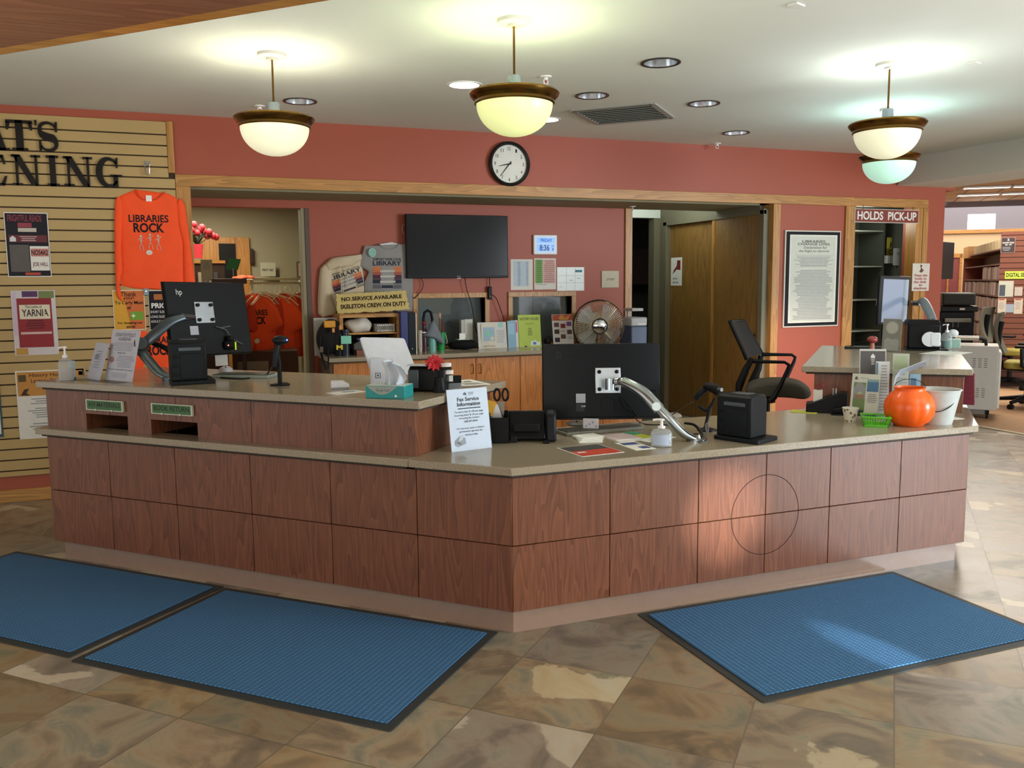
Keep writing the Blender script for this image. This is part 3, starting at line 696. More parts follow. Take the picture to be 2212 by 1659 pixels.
for ch, x0, y0, x1, y1, lab in (('A', -48, 256, 20, 324, 'black serif letter A cut off by the left edge of the view, upper row'), ('T', 10.6, 257.5, 71.6, 325, 'black serif letter T in the upper row of wall letters'), ("'", 73, 259, 79, 270, 'small black apostrophe between the wall letters T and S'), ('S', 78, 261, 129, 328, 'black serif letter S ending the upper row of wall letters'),
        ('E', -48, 332, 16, 401, 'black serif letter E at the left edge of the view, lower row'), ('N', 22.5, 333, 90.5, 401.5, 'black serif letter N, first N of the lower row, below the T'), ('I', 98, 335, 129, 402, 'black serif letter I in the lower row of wall letters'), ('N', 135, 337, 202, 403, 'black serif letter N in the lower row, between I and G'), ('G', 205, 339, 265, 405, 'black serif letter G ending the lower row of wall letters')):
    a, b = ay(x0, y0, SLY-.02), ay(x1, y1, SLY-.02); w, h = b.x-a.x, a.z-b.z; mb = MB()
    for pl in glyph(ch): mb.prism([(px*w, py*h) for px, py in pl], .0, .02, LET)
    tag(mb.build('wall_letter', mtx=MX((a.x, SLY-.0, b.z), (1, 0, 0), (0, 0, 1)), smooth=False), lab, 'letter', 'black letters on the slat wall')
t = thing('slat_hook', 'small chrome slat wall hook above the orange long-sleeved shirt', 'hook', ay(318, 362), None)
MB().tube([(-.012, -.002, .03), (-.014, -.03, .0), (-.012, -.03, -.045), (.0, -.035, -.055), (.012, -.03, -.045), (.014, -.03, 0), (.012, -.002, .03)], .004, CHROME).build('wire', t)
MB().box((-.02, -.004, .01), (.02, 0, .045), CHROME).build('plate', t, bev=.002)
# cloth garments
def span(poly, y):
    xs = []
    for i in range(len(poly)):
        (x0, y0), (x1, y1) = poly[i-1], poly[i]
        if (y0 <= y < y1) or (y1 <= y < y0): xs.append(x0+(x1-x0)*(y-y0)/(y1-y0))
    return (min(xs), max(xs)) if len(xs) > 1 else None
def cloth(poly, mat, th=.018, nx=26, ny=34, fold=.005, fx=5, seed=1, base=0):
    ys = [p[1] for p in poly]; y0, y1 = min(ys)+1e-4, max(ys)-1e-4; rnd = random.Random(seed); ph = [rnd.uniform(0, 6) for _ in range(4)]
    W = max(p[0] for p in poly)-min(p[0] for p in poly)
    def zf(x, y):
        s_ = span(poly, min(max(y, y0), y1))
        if not s_: return base
        u = (x-s_[0])/max(1e-6, s_[1]-s_[0]); u = min(1, max(0, u)); e = (4*u*(1-u))**.45; v = (y-y0)/(y1-y0); ev = min(1, (4*v*(1-v)+.05))**.3
        f = math.sin(x/W*fx*2*PI/2+ph[0]+1.2*math.sin(y/W*2+ph[1]))*.6+math.sin(x/W*fx*2.3+ph[2]+y/W*3)*.4
        return base+th*e*ev+fold*f*e*(1-.6*v)
    front = []; back = []
    for j in range(ny+1):
        y = y0+(y1-y0)*j/ny; s_ = span(poly, y) or (0, 0)
        xs = [s_[0]+(s_[1]-s_[0])*i/nx for i in range(nx+1)]
        front.append([(x, y, zf(x, y)) for x in xs]); back.append([(x, y, base) for x in xs])
    mb = MB()
    rows = [front[j]+back[j][::-1] for j in range(ny+1)]
    mb.loft(rows, mat)
    return mb, zf
def drape(mb, zf, e=.002):
    mb.v = [(x, y, zf(x, y)+e+z) for x, y, z in mb.v]; return mb
def polypx(pts, Y, o):                              # outline in the view to local x, z of a wall plane
    r = []
    for px, py in pts:
        P = AY(px, py, Y); r.append((P.x-o.x, P.z-o.z))
    return r
SK = M('d8d2c4', .7); 
# long-sleeved shirt
o = AY(330, 640, SLY); Ysh = SLY
ls = thing('long_sleeved_shirt', 'orange long-sleeved shirt reading LIBRARIES ROCK, pinned on the slat wall', 'shirt', (o.x, Ysh, o.z))
def c1(l): return [(x/3.77, 220+y/3.77) for x, y in l]
XF = MX((0, 0, 0), (1, 0, 0), (0, 0, 1))
body_ = polypx(c1([(985, 1515), (1300, 1530), (1500, 1540), (1505, 1150), (1480, 900), (1440, 780), (1340, 735), (1300, 775), (1215, 800), (1140, 770), (1105, 715), (960, 770), (965, 1000), (985, 1300)]), Ysh, o)
mb, zf = cloth(body_, ORANGE, .022, seed=3); mb.build('body', ls, XF)
sl = polypx(c1([(1000, 1625), (965, 1600), (948, 1560), (935, 1300), (930, 1000), (938, 800), (962, 770), (1000, 800), (1000, 1000), (990, 1200), (1000, 1370), (975, 1480), (985, 1560)]), Ysh, o)
mb, z2 = cloth(sl, ORANGE, .02, 10, 30, .002, 2, 5, base=.010); mb.build('sleeve', ls, XF)
sr = polypx(c1([(1500, 1640), (1610, 1640), (1590, 1470), (1545, 1100), (1505, 830), (1470, 785), (1440, 800), (1450, 1000), (1490, 1150), (1495, 1400)]), Ysh, o)
mb, z2 = cloth(sr, ORANGE, .02, 10, 30, .002, 2, 6, base=.004); mb.build('sleeve', ls, XF)
def tx(pts): return polypx(c1(pts), Ysh, o)
P0, P1 = tx([(1050, 980), (1370, 925)]); P2, P3 = tx([(1090, 1065), (1335, 990)])
mb = MB(); mb.text('LIBRARIES', P0[0], P0[1], P1[0], P1[1], .0, INK, .02); mb.text('ROCK', P2[0], P2[1], P3[0], P3[1], .0, INK, .03); drape(mb, zf).build('lettering', ls, XF, smooth=False)
mb = MB(); GRY = M('b9b4a8', .7)
for sx in (1150, 1225, 1290):
    (cx, cy), = tx([(sx, 1130)]); yb = -.01 if sx == 1225 else 0
    mb.prism([(cx+.008*math.cos(k*PI/4), cy+.03-yb+.009*math.sin(k*PI/4)) for k in range(8)], 0, .0008, GRY)
    for dy in range(5): mb.box((cx-.008, cy+.012-dy*.006-yb, 0), (cx+.008, cy+.015-dy*.006-yb, .0008), GRY)
    for a, b in (((0, .02), (0, -.02)), ((-.008, .015), (-.022, .0)), ((.008, .015), (.02, .028)), ((0, -.02), (-.012, -.045)), ((0, -.02), (.012, -.05)), ((-.012, -.045), (-.008, -.07)), ((.012, -.05), (.014, -.075))):
        A_, B_ = Vector((cx+a[0], cy+a[1]-yb)), Vector((cx+b[0], cy+b[1]-yb)); d = (B_-A_).normalized(); nn = Vector((-d.y, d.x))*.0016
        mb.prism([tuple(A_+nn), tuple(A_-nn), tuple(B_-nn), tuple(B_+nn)], 0, .0008, GRY)
drape(mb, zf, .0025).build('skeleton_print', ls, XF, smooth=False)
(cx, cy), = tx([(1217, 1228)]); mb = MB()
mb.prism([(cx+.021*math.cos(k*PI/8), cy+.017*math.sin(k*PI/8)) for k in range(16)], 0, .0008, SK)
for dx in (-.008, .008): mb.prism([(cx+dx-.003, cy+.002), (cx+dx+.003, cy+.002), (cx+dx, cy+.008)], .001, .0012, INK)
mb.prism([(cx-.011, cy-.004), (cx, cy-.009), (cx+.011, cy-.004), (cx, cy-.006)], .001, .0012, INK)
drape(mb, zf, .003).build('jack_o_lantern_print', ls, XF, smooth=False)
(a0, b0), (a1, b1) = tx([(1190, 812), (1235, 765)]); MB().box((a0, b0, .022), (a1, b1, .024), M('e8e4e0', .6)).build('neck_label', ls, XF)
mb = MB(); nk = tx([(1105, 715), (1125, 765), (1160, 795), (1215, 808), (1270, 795), (1310, 765), (1340, 735)]); mb.tube([(x, y, .019) for x, y in nk], .005, M('d23c12', .8)); mb.build('collar', ls, XF)
# posters on the slat wall
PY = SLY-.004
def poster(x0, y0, x1, y1, name, lab, bg, items, Y=PY, **k):
    mt, w, h = wallq(x0, y0, x1, y1, Y); return sheet(name, lab, k.pop('cat', 'poster'), mt, w, h, bg, items, **k)
CRW = M('d6d2c8', .6); MAR = M('5e2228', .6); NBK = M('1b1820', .5); CRD = M('8a2226', .6); CYE = M('c8953a', .6)
poster(7, 458, 112, 598, 'poster', 'dark poster with white NOS4A2 book cover, on the slat wall', CRW, [
    ('r', .02, .015, .98, .985, NBK), ('t', .08, .86, .85, .96, 'FRIGHTFUL READS', M('8a3440', .6)), ('r', .3, .77, .62, .84, M('8a3440', .6)), ('r', .3, .70, .72, .76, M('b8b0a0', .6)), ('r', .08, .54, .95, .65, MAR), ('l', .3, .55, .75, .64, 3, M('c0a8a8', .6)),
    ('p', .1, .55, .24, .64, M('c8c8c8', .6), [(0, 0), (1, 0), (1, .6), (.5, 1), (0, .6)]), ('r', .08, .08, .52, .50, M('57514c', .7)), ('r', .54, .1, .97, .48, CRW), ('r', .56, .32, .96, .44, M('b8746a', .6)), ('t', .57, .34, .95, .42, 'NOS4A2', INK, .02), ('t', .58, .15, .94, .23, 'JOE HILL', M('6a2a2a', .6), .015), ('r', .4, .03, .75, .07, M('a8402c', .6))])
poster(22, 628, 128, 765, 'poster', 'red and white YARNIA poster low on the slat wall', M('c8bfbe', .6), [
    ('r', .02, .3, .12, .98, M('c4b2c0', .7)), ('r', .25, .9, .6, .99, M('4e2e58', .6)), ('r', .62, .88, .97, .99, M('6c7a44', .6)), ('r', .12, .12, .90, .88, CRD), ('r', .17, .56, .86, .78, M('d8cdb4', .6)), ('t', .3, .73, .68, .77, 'The Ladies of', INK), ('t', .22, .60, .82, .71, 'YARNIA', M('33202c', .6), .02), ('r', .70, .60, .74, .71, M('cdbf9a', .6)), ('l', .25, .40, .78, .55, 4, M('4a1218', .6)), ('r', .17, .325, .87, .36, M('c8a8a0', .6)), ('r', .04, .01, .3, .11, M('b8893a', .6))])
poster(32, 802, 190, 940, 'poster', 'History Hounds poster, orange over white, lowest on the slat wall behind the desk end', CRW, [
    ('r', .02, .63, .98, .98, M('b88038', .6)), ('t', .20, .89, .78, .96, 'History Hounds', M('5a2a10', .6), .02), ('t', .22, .82, .7, .88, 'Lecture Series', M('5a2a10', .6), .015), ('r', .04, .84, .15, .94, M('50401c', .6)), ('p', .06, .64, .2, .74, M('3a2812', .6), [(0, 0), (.4, .9), (.9, 1), (.6, .3), (1, 0)]),
    ('l', .12, .50, .9, .60, 3), ('l', .12, .30, .92, .46, 5), ('l', .15, .08, .85, .24, 4)])
poster(-60, 812, 8, 944, 'poster', 'teal bordered poster cut off by the left edge of the view', M('2b4a56', .6), [('r', .05, .05, .93, .93, CRW)])
YY = M('d29a2c', .6); OO = M('c8682c', .6)
ty = poster(242, 627, 316, 712, 'poster', 'yellow and orange Thank you poster under the long-sleeved shirt', M('ded6c4', .6), [
    ('r', .02, .02, .98, .98, OO), ('p', .02, .02, .98, .98, YY, [(0, 0), (.55, 0), (.30, 1), (0, 1)]), ('t', .25, .84, .75, .96, 'Thank', INK, .01), ('t', .32, .75, .66, .84, 'you!', INK, .01), ('t', .06, .62, .95, .73, 'To Carly Main', INK, .015), ('t', .44, .52, .56, .60, 'at', INK, .015), ('r', .52, .25, .94, .46, M('6f9a30', .6)), ('p', .54, .28, .70, .43, M('dfe6c0', .6), [(.5, 0), (.6, .35), (1, .5), (.6, .65), (.5, 1), (.4, .65), (0, .5), (.4, .35)]), ('t', .12, .14, .9, .21, 'For designing our', INK, .015), ('t', .38, .05, .66, .12, 'shirts!', INK, .015)])
poster(319, 627, 385, 712, 'poster', 'black PRICES poster beside the Thank you poster, half behind the left monitor', M('d8d4ca', .6), [
    ('r', .02, .02, .98, .98, NBK), ('r', .2, .76, .7, .90, M('a8622c', .6)), ('t', .10, .55, .86, .68, 'PRICES', M('e8e4dc', .6), .03), ('t', .05, .42, .9, .49, 'SHORT SLEEVED $15', CRW), ('t', .05, .30, .9, .37, 'LONG SLEEVED $20', CRW), ('t', .05, .18, .9, .25, 'ADULT ONES +$2', CRW)])
t = thing('acrylic_clip', 'small clear clip over the gap between the two shirt posters', 'clip', ay(316, 632), None)
MB().box((-.018, -.012, -.02), (.018, 0, .03), M('9ab0b8', .1, alpha=.6)).build('body', t, bev=.004); MB().cyl((0, -.03, .01), (0, -.01, .01), .006, CHROME).build('pin', t)
# two short-sleeved shirts pinned low, mostly behind the desk things
def tee(poly, Y, name, lab, txts, seed, mat=ORANGE, th=.018, cat='shirt', group=None, off=0):
    o = AY(poly[0][0], poly[0][1], Y); t = thing(name, lab, cat, (o.x, Y, o.z), group); pl = polypx(poly, Y, o); mb, zf = cloth(pl, mat, th, seed=seed); mb.build('body', t, XF)
    mb = MB()
    for s_, x0, y0, x1, y1, mt, bd in txts:
        (a, b), (c, d) = polypx([(x0, y1), (x1, y0)], Y, o); mb.text(s_, a, b, c, d, 0, mt, bd)
    if mb.v: drape(mb, zf).build('lettering', t, XF, smooth=False)
    return t, zf, o
tee([(236, 822), (300, 822), (318, 770), (318, 714), (244, 714), (238, 740)], SLY, 'short_sleeved_shirt', 'orange shirt pinned low behind the donation policy stand', [], 11)
tee([(318, 800), (440, 805), (436, 716), (332, 714), (322, 735)], SLY, 'short_sleeved_shirt', 'orange LIBRARIES ROCK shirt pinned low, behind the left monitor arm', [('LIBRARIES', 318, 725, 388, 742, INK, .02), ('ROCK', 318, 745, 372, 768, INK, .03)], 12)
sheet('outlet_plate', 'beige cover plate with a small picture on the slat wall behind the pump bottle', 'plate', *wallq(160, 793, 186, 815, PY), M('a8926c', .5), [('r', .35, .25, .85, .6, M('4a4438', .6))])
# ================================================================ recess wall
RY = YR-.002
tv = thing('television', 'large black flat television mounted on the red recess wall', 'television', (2.44, YR, 1.83))
TI = tv.matrix_world.inverted(); a, b = AY(876, 462, YR-.09), AY(1098, 600, YR-.09)
TS = M('05070a', .16, name='dark_screen'); TS.node_tree.nodes['Principled BSDF'].inputs['Specular IOR Level'].default_value = .22
mb = MB(); mb.T = TI; mb.box((a.x, YR-.09, b.z), (b.x, YR-.05, a.z), BLK); mb.build('housing', tv, bev=.004)
mb = MB(); mb.T = TI; mb.box((a.x+.010, YR-.0925, b.z+.022), (b.x-.010, YR-.0895, a.z-.010), TS); mb.build('screen', tv)
mb = MB(); mb.T = TI; mb.box((a.x+.3, YR-.05, b.z+.1), (b.x-.3, YR-.001, a.z-.1), BLK); mb.build('wall_mount', tv)
mb = MB(); mb.T = TI; mb.T = TI @ MX(((a.x+b.x)/2, YR-.0926, b.z), (1, 0, 0), (0, 0, 1)); mb.text('TCL', -.018, .006, .018, .018, .001, M('c8c8c8', .5)); mb.box((-.02, -.006, 0), (.02, -.001, .004), M('c8c8c8', .3)); mb.build('brand_mark', tv, smooth=False)
def cable(name, lab, pts, r=.0035, mat=None, Y=None, cat='cable'):
    P = [(AY(x, y, Y) if Y else Vector((x, y))) for x, y in pts] if Y else pts
    c = []
    n = len(P)
    for i in range(n-1):                            # Catmull-Rom
        p0, p1, p2, p3 = [Vector(P[max(0, min(n-1, i+j))]) for j in (-1, 0, 1, 2)]
        for k in range(6):
            t = k/6; c.append(.5*((2*p1)+(p2-p0)*t+(2*p0-5*p1+4*p2-p3)*t*t+(3*p1-p0-3*p2+p3)*t*t*t))
    c.append(Vector(P[-1])); o = Vector(P[0]); mb = MB(); mb.tube([q-o for q in c], r, mat or BLK, 6)
    return tag(mb.build(name, mtx=Matrix.Translation(o)), lab, cat)
cable('power_cable', 'thin black cable hanging below the television down to the left window frame', [(888, 600), (889, 630), (891, 642), (897, 643), (908, 630), (914, 618), (913, 608), (908, 600)], Y=YR-.03)
cable('power_cable', 'thin black cable from the television across the left window to the back counter', [(1004, 600), (1008, 625), (1018, 655), (1024, 690), (1029, 715), (1040, 728)], Y=YR-.05)
cable('power_cable', 'thin black cable from the black power brick down to the back counter papers', [(1063, 637), (1072, 645), (1080, 665), (1088, 690), (1087, 708), (1074, 724)], Y=YR-.05)
t = thing('power_brick', 'black power brick hanging on its cable between the two windows', 'adapter', AY(1057, 633, YR-.02)); MB().cbox((0, -.01, 0), (.036, .03, .12), BLK).build('body', t, bev=.006); MB().tube([(0, -.01, .06), (.0, -.01, .14)], .004, BLK).build('cord', t); MB().ball((0, -.027, -.03), .003, M('d8d8d8', .3)).build('led', t)
t = thing('cable_hoop', 'pale cable loop sticking out at the left side of the television', 'cable', AY(872, 495, YR-.03)); MB().tube([(.02, 0, .05), (-.008, 0, .035), (-.016, 0, 0), (-.006, 0, -.035), (.02, 0, -.045)], .003, M('a8a090', .5)).build('loop', t)
ck = thing('digital_clock', 'white day clock with blue display reading FRIDAY, right of the television', 'clock', (0, 0, 0))
mt, w, h = wallq(1153, 507, 1204, 550, YR-.03); ck.matrix_world = mt; LCD = M('3f74d8', .3, emit=.9); LCD2 = M('0a1c50', .4)
MB().box((0, 0, -.03), (w, h, 0), M('dfe4e6', .4)).build('case', ck, bev=.008)
mb = MB(); mb.box((.13*w, .58*h, .0), (.88*w, .86*h, .001), LCD); mb.box((.13*w, .15*h, 0), (.68*w, .53*h, .001), LCD); mb.box((.72*w, .15*h, 0), (.88*w, .53*h, .001), LCD); mb.build('display', ck, smooth=False)
mb = MB(); mb.text('FRIDAY', .28*w, .64*h, .78*w, .81*h, .0015, LCD2, .02); mb.text('8:36', .24*w, .19*h, .66*w, .50*h, .0015, LCD2, .03); mb.text('SEP', .74*w, .38*h, .86*w, .48*h, .0015, LCD2); mb.text('8', .78*w, .19*h, .84*w, .34*h, .0015, LCD2, .02); mb.build('digits', ck, smooth=False)
BLT = M('b4c2cc', .6)
poster(1103, 560, 1151, 626, 'notice', 'notice with a pale blue column, taped right of the television', CRW, [('r', .12, .12, .82, .94, BLT), ('l', .3, .14, .45, .92, 18, M('6a7684', .6)), ('l', .70, .14, .78, .92, 18, M('6a7684', .6))], Y=RY, cat='paper', group='notices taped right of the television')
poster(1154, 558, 1201, 625, 'notice', 'notice with green and pink columns, below the digital clock', CRW, [('r', .04, .2, .38, .96, M('6f9a4c', .6)), ('r', .40, .2, .96, .96, M('c8a298', .6)), ('l', .10, .22, .34, .94, 11, M('4e7434', .6)), ('l', .44, .22, .94, .94, 11, M('a8766c', .6)), ('l', .05, .14, .6, .18, 1)], Y=RY, cat='paper', group='notices taped right of the television')
cal = [('r', .02, .02, .98, .98, M('ccd2cc', .3))]+[('r', x, .04, x+.008, .97, M('8a9088', .6)) for x in (.34, .66)]+[('r', .04, y, .96, y+.01, M('8a9088', .6)) for y in (.34, .64)]+[('r', .66, .78, .92, .88, M('3f7c8c', .6)), ('l', .40, .42, .62, .48, 1), ('l', .06, .16, .2, .2, 1), ('l', .7, .5, .9, .56, 1)]
poster(1203, 577, 1262, 628, 'notice', 'landscape calendar sheet in a clear sleeve, right of the taped notices', CRW, cal, Y=RY, cat='paper', group='notices taped right of the television')
poster(1300, 585, 1337, 621, 'door_sign', 'small square cream STAFF sign on the red wall beside the doorway', M('b9b096', .5), [('t', .28, .42, .74, .56, 'STAFF', M('4a4638', .6), .01)], Y=YR-.012, cat='sign', th=.012, bev=.002)
# pass-through windows
for i, ((x0, x1, z0, z1), ii) in enumerate(zip(wins, (12, 13))):
    f = .045; mb = MB()
    for q in (((x0-f, YR-.018, z1), (x1+f, YR+.14, z1+f)), ((x0-f, YR-.018, z0-.02), (x0, YR+.14, z1)), ((x1, YR-.018, z0-.02), (x1+f, YR+.14, z1)), ((x0, YR-.03, z0-.02), (x1, YR+.14, z0))): mb.box(*q, OAKV)
    struct('trim_%d' % ii, mb, bev=.002)
    struct('window_%d' % (i+2), MB().box((x0, YR+.10, z0), (x1, YR+.105, z1), GLASS), smooth=False)
# ---- garments pinned left of the television
HO = M('c4b496', .85, var=.1, scale=8, bump=.2, name='oatmeal_fleece'); GT = M('8c8984', .85, var=.08, scale=10, bump=.1, name='grey_cotton')
def c4(l): return [(660+x/4.148, 440+y/4.148) for x, y in l]
hoY = YR-.02
o = AY(*c4([(300, 1000)])[0], hoY); ho = thing('hooded_sweatshirt', 'oatmeal hooded sweatshirt reading LIBRARY, pinned left of the grey shirt', 'sweatshirt', (o.x, hoY, o.z))
bd = polypx(c4([(270, 960), (540, 960), (525, 700), (500, 480), (440, 470), (250, 485), (165, 560), (180, 700)]), hoY, o)
mb, zf = cloth(bd, HO, .035, seed=21, fold=.006); mb.build('body', ho, XF)
sl = polypx(c4([(250, 1010), (150, 1015), (112, 990), (108, 850), (118, 680), (130, 580), (165, 545), (225, 560), (240, 700), (235, 850), (285, 960)]), hoY, o)
mb, z2 = cloth(sl, HO, .045, 12, 30, .006, 2, 22, base=.004); mb.build('sleeve', ho, XF)
hd = polypx(c4([(190, 600), (165, 545), (230, 485), (330, 470), (500, 452), (505, 500), (420, 560), (330, 570)]), hoY, o)
mb, z3 = cloth(hd, HO, .05, 22, 14, .008, 4, 23, base=.01); mb.build('hood', ho, XF)
def band(mb, quad, mat): mb.add([(x, y, 0) for x, y in quad], [(0, 1, 2, 3)], mat)
def sub(quad, n=10):                                 # cut a quad into a fine grid so it can follow the cloth
    a, b, c, d = [Vector(q) for q in quad]; vs = []; fs = []
    for j in range(n+1):
        for i in range(n+1):
            p = a.lerp(b, i/n); q = d.lerp(c, i/n); r = p.lerp(q, j/n); vs.append((r.x, r.y, 0))
    for j in range(n):
        for i in range(n): k = j*(n+1)+i; fs.append((k, k+1, k+n+2, k+n+1))
    return vs, fs
C_OR, C_RE, C_MA, C_NV = M('c8703a', .7), M('a84e34', .7), M('4e2234', .7), M('1e2234', .7); BKG = M('8f8d8a', .7)
def libprint(mb, zq, T):                             # printed stripes with a stack of grey books, zq: unit square mapper
    for y0, y1, mt in ((.72, .80, C_OR), (.62, .71, C_OR), (.52, .61, C_RE), (.36, .51, C_MA), (.20, .35, C_NV)):
        for x0, x1 in ((0, .28), (.72, 1)): v, f = sub([T(x0, y0), T(x1, y0), T(x1, y1), T(x0, y1)], 4); mb.add(v, f, mt)
    for k, (x0, x1) in enumerate(((.24, .78), (.27, .74), (.25, .76), (.28, .72), (.25, .75), (.30, .72))):
        y0 = .22+k*.095; v, f = sub([T(x0, y0), T(x1, y0+.01), T(x1+.01, y0+.085), T(x0+.01, y0+.08)], 4); v = [(a, b, c+.0008) for a, b, c in v]; mb.add(v, f, BKG if k % 2 else GRY)
    for k in range(3):
        for x0, x1 in ((0, .27), (.73, 1)): v, f = sub([T(x0, .13-k*.05), T(x1, .13-k*.05), T(x1, .155-k*.05), T(x0, .155-k*.05)], 3); mb.add(v, f, C_NV)
    v, f = sub([T(.3, .04), T(.7, .04), T(.7, .14), T(.3, .14)], 3); mb.add(v, f, C_NV)
pa = polypx(c4([(262, 825), (525, 735), (480, 560), (208, 650)]), hoY, o)
def bl_(q): return lambda u, v: tuple(Vector(q[0]).lerp(Vector(q[1]), u).lerp(Vector(q[3]).lerp(Vector(q[2]), u), v))
T = bl_(pa); mb = MB(); libprint(mb, None, lambda u, v: T(u, v*.90))
ang = math.atan2(pa[1][1]-pa[0][1], pa[1][0]-pa[0][0]); L = (Vector(pa[1])-Vector(pa[0])).length; cx, cy = T(.5, .86)
mb.text('LIBRARY', cx-L*.52, cy-.018, cx+L*.52, cy+.018, .001, C_NV, .02, rot=ang); cx, cy = T(.5, 1.02); mb.text('SUPPORT YOUR LOCAL', cx-L*.5, cy-.006, cx+L*.5, cy+.006, .001, C_NV, rot=ang)
drape(mb, zf, .003).build('stack_of_books_print', ho, XF, smooth=False)
for dx, dy in ((290, 560), (345, 560)):
    q = polypx(c4([(dx, dy), (dx+20, dy+120), (dx+18, 800 if dx < 300 else 760)]), hoY, o); MB().tube([(x, y, .066) for x, y in q], .0035, HO).build('drawstring', ho, XF)
tsh, zf, o = tee(c4([(530, 960), (960, 965), (962, 600), (905, 362), (830, 362), (790, 400), (745, 410), (690, 395), (660, 362), (535, 362), (480, 560), (570, 605), (530, 700)]), hoY-.01, 'short_sleeved_shirt', 'grey short-sleeved shirt reading SUPPORT YOUR LOCAL LIBRARY, left of the television', [], 25, GT, .03)
q = polypx(c4([(598, 765), (853, 765), (853, 515), (598, 515)]), hoY-.01, o); T = bl_(q); mb = MB(); libprint(mb, None, T); 
(a, b), (c, d) = polypx(c4([(598, 555), (850, 515)]), hoY-.01, o); mb.text('LIBRARY', a, b, c, d, .001, C_NV, .02)
(a, b), (c, d) = polypx(c4([(600, 510), (852, 488)]), hoY-.01, o); mb.text('SUPPORT YOUR LOCAL', a, b, c, d, .001, C_NV, .01)
(a, b), (c, d) = polypx(c4([(665, 762), (790, 745)]), hoY-.01, o); mb.text('50th Anniversary', a, b, c, d, .001, C_NV)
drape(mb, zf, .002).build('stack_of_books_print', tsh, XF, smooth=False)
mb = MB(); q = polypx(c4([(658, 362), (690, 400), (745, 410), (800, 400), (832, 362), (770, 345)]), hoY-.01, o); mb.prism(q, .004, .010, M('c8c8c4', .7)); mb.build('inner_neck', tsh, XF, smooth=False)
mb = MB(); q = polypx(c4([(655, 362), (690, 398), (745, 410), (800, 398), (834, 362)]), hoY-.01, o); mb.tube([(x, y, .022) for x, y in q], .005, GT); mb.build('collar', tsh, XF)
mb = MB(); q = polypx(c4([(590, 440)]), hoY-.01, o)[0]; r_ = .036
mb.prism([(q[0]+(r_ if k % 2 else r_*.88)*math.cos(2*PI*k/32), q[1]+1.15*(r_ if k % 2 else r_*.88)*math.sin(2*PI*k/32)) for k in range(32)], .040, .041, M('8fc0b0', .6))
badge = tag(mb.build('starburst_label', mtx=tsh.matrix_world @ XF, smooth=False), 'mint green zigzag-edged label on the shoulder of the grey shirt', 'label')
mb = MB(); mb.text('LG', q[0]-.008, q[1]+.018, q[0]+.008, q[1]+.026, .0415, INK); mb.text('Now available', q[0]-.027, q[1]+.003, q[0]+.027, q[1]+.010, .0415, INK); mb.text('for purchase!', q[0]-.027, q[1]-.010, q[0]+.027, q[1]-.003, .0415, INK); mb.text('Ask for details', q[0]-.022, q[1]-.024, q[0]+.022, q[1]-.018, .0415, INK); mb.build('printed_text', badge, smooth=False)
# ---- big round clock
P = AY(1101, 354, YW-.03); wc = thing('wall_clock', 'round black rimmed analogue clock on the red wall below the middle pendant', 'clock', MX((P.x, YW, P.z), (1, 0, 0), (0, 0, 1)))
r = (AY(1145, 354, YW-.03).x-AY(1057, 354, YW-.03).x)/2
MB().lathe([(r*.97, 0), (r, .012), (r, .035), (r*.95, .045), (r*.86, .038), (r*.85, .02)], M('1c1a18', .3), 64, cap=False).build('rim', wc)
MB().lathe([(.001, .018), (r*.87, .018), (r*.87, .02), (.001, .02)], M('d2d2c8', .5), 64).build('dial', wc)
mb = MB()
for k in range(1, 13):
    a = PI/2-k*PI/6; cx, cy = r*.69*math.cos(a), r*.69*math.sin(a); w = .014 if k < 10 else .024; mb.text(str(k), cx-w/2, cy-.014, cx+w/2, cy+.014, .0215, INK)
mb.build('numerals', wc, smooth=False)
def hand(a, l, w):
    d = Vector((math.cos(a), math.sin(a))); n_ = Vector((-d.y, d.x)); p, q = -d*l*.2, d*l
    return [tuple(p+n_*w), tuple(p-n_*w), tuple(q-n_*w*.4), tuple(q+n_*w*.4)]
MB().prism(hand(PI/2-2*PI*(8.61/12), r*.52, .005), .024, .0255, INK).build('hour_hand', wc, smooth=False)
MB().prism(hand(PI/2-2*PI*(36.5/60), r*.72, .004), .026, .0275, INK).build('minute_hand', wc, smooth=False)
# ---- framed poster on the red bay
mt, w, h = wallq(1697, 497, 1810, 704, YW-.02)
fp = thing('framed_poster', 'tall framed LIBRARIES CHANGE LIVES poster with black mat on the red wall', 'picture', mt)
MB().box((0, 0, -.02), (w, h, 0), M('c8c2b0', .35, .2)).build('frame', fp, bev=.002)
MB().box((.012, .012, 0), (w-.012, h-.012, .002), M('15151c', .6)).build('black_mat', fp, smooth=False)
mb = MB(); mb.box((w*.08, h*.045, .002), (w*.93, h*.955, .003), M('dadacc', .5)); mb.build('inner_mat', fp, smooth=False)
s_ = sheet('print', '', '', Matrix.Translation((w*.105, h*.06, .0035)), w*.80, h*.88, M('c4c8ba', .5), [
    ('t', .24, .925, .76, .955, 'LIBRARIES', M('4a4e48', .6), .02), ('t', .14, .895, .86, .922, 'CHANGE LIVES', M('4a4e48', .6), .02), ('t', .28, .855, .80, .885, 'Declaration for', M('5a5e58', .6)), ('t', .17, .81, .85, .84, 'the Right to Libraries', M('5a5e58', .6)), ('r', .1, .775, .9, .777, M('6a6e68', .6)),
    ('l', .05, .64, .97, .765, 10), ('l', .05, .02, .97, .61, 34)], parent=fp, th=.0005)
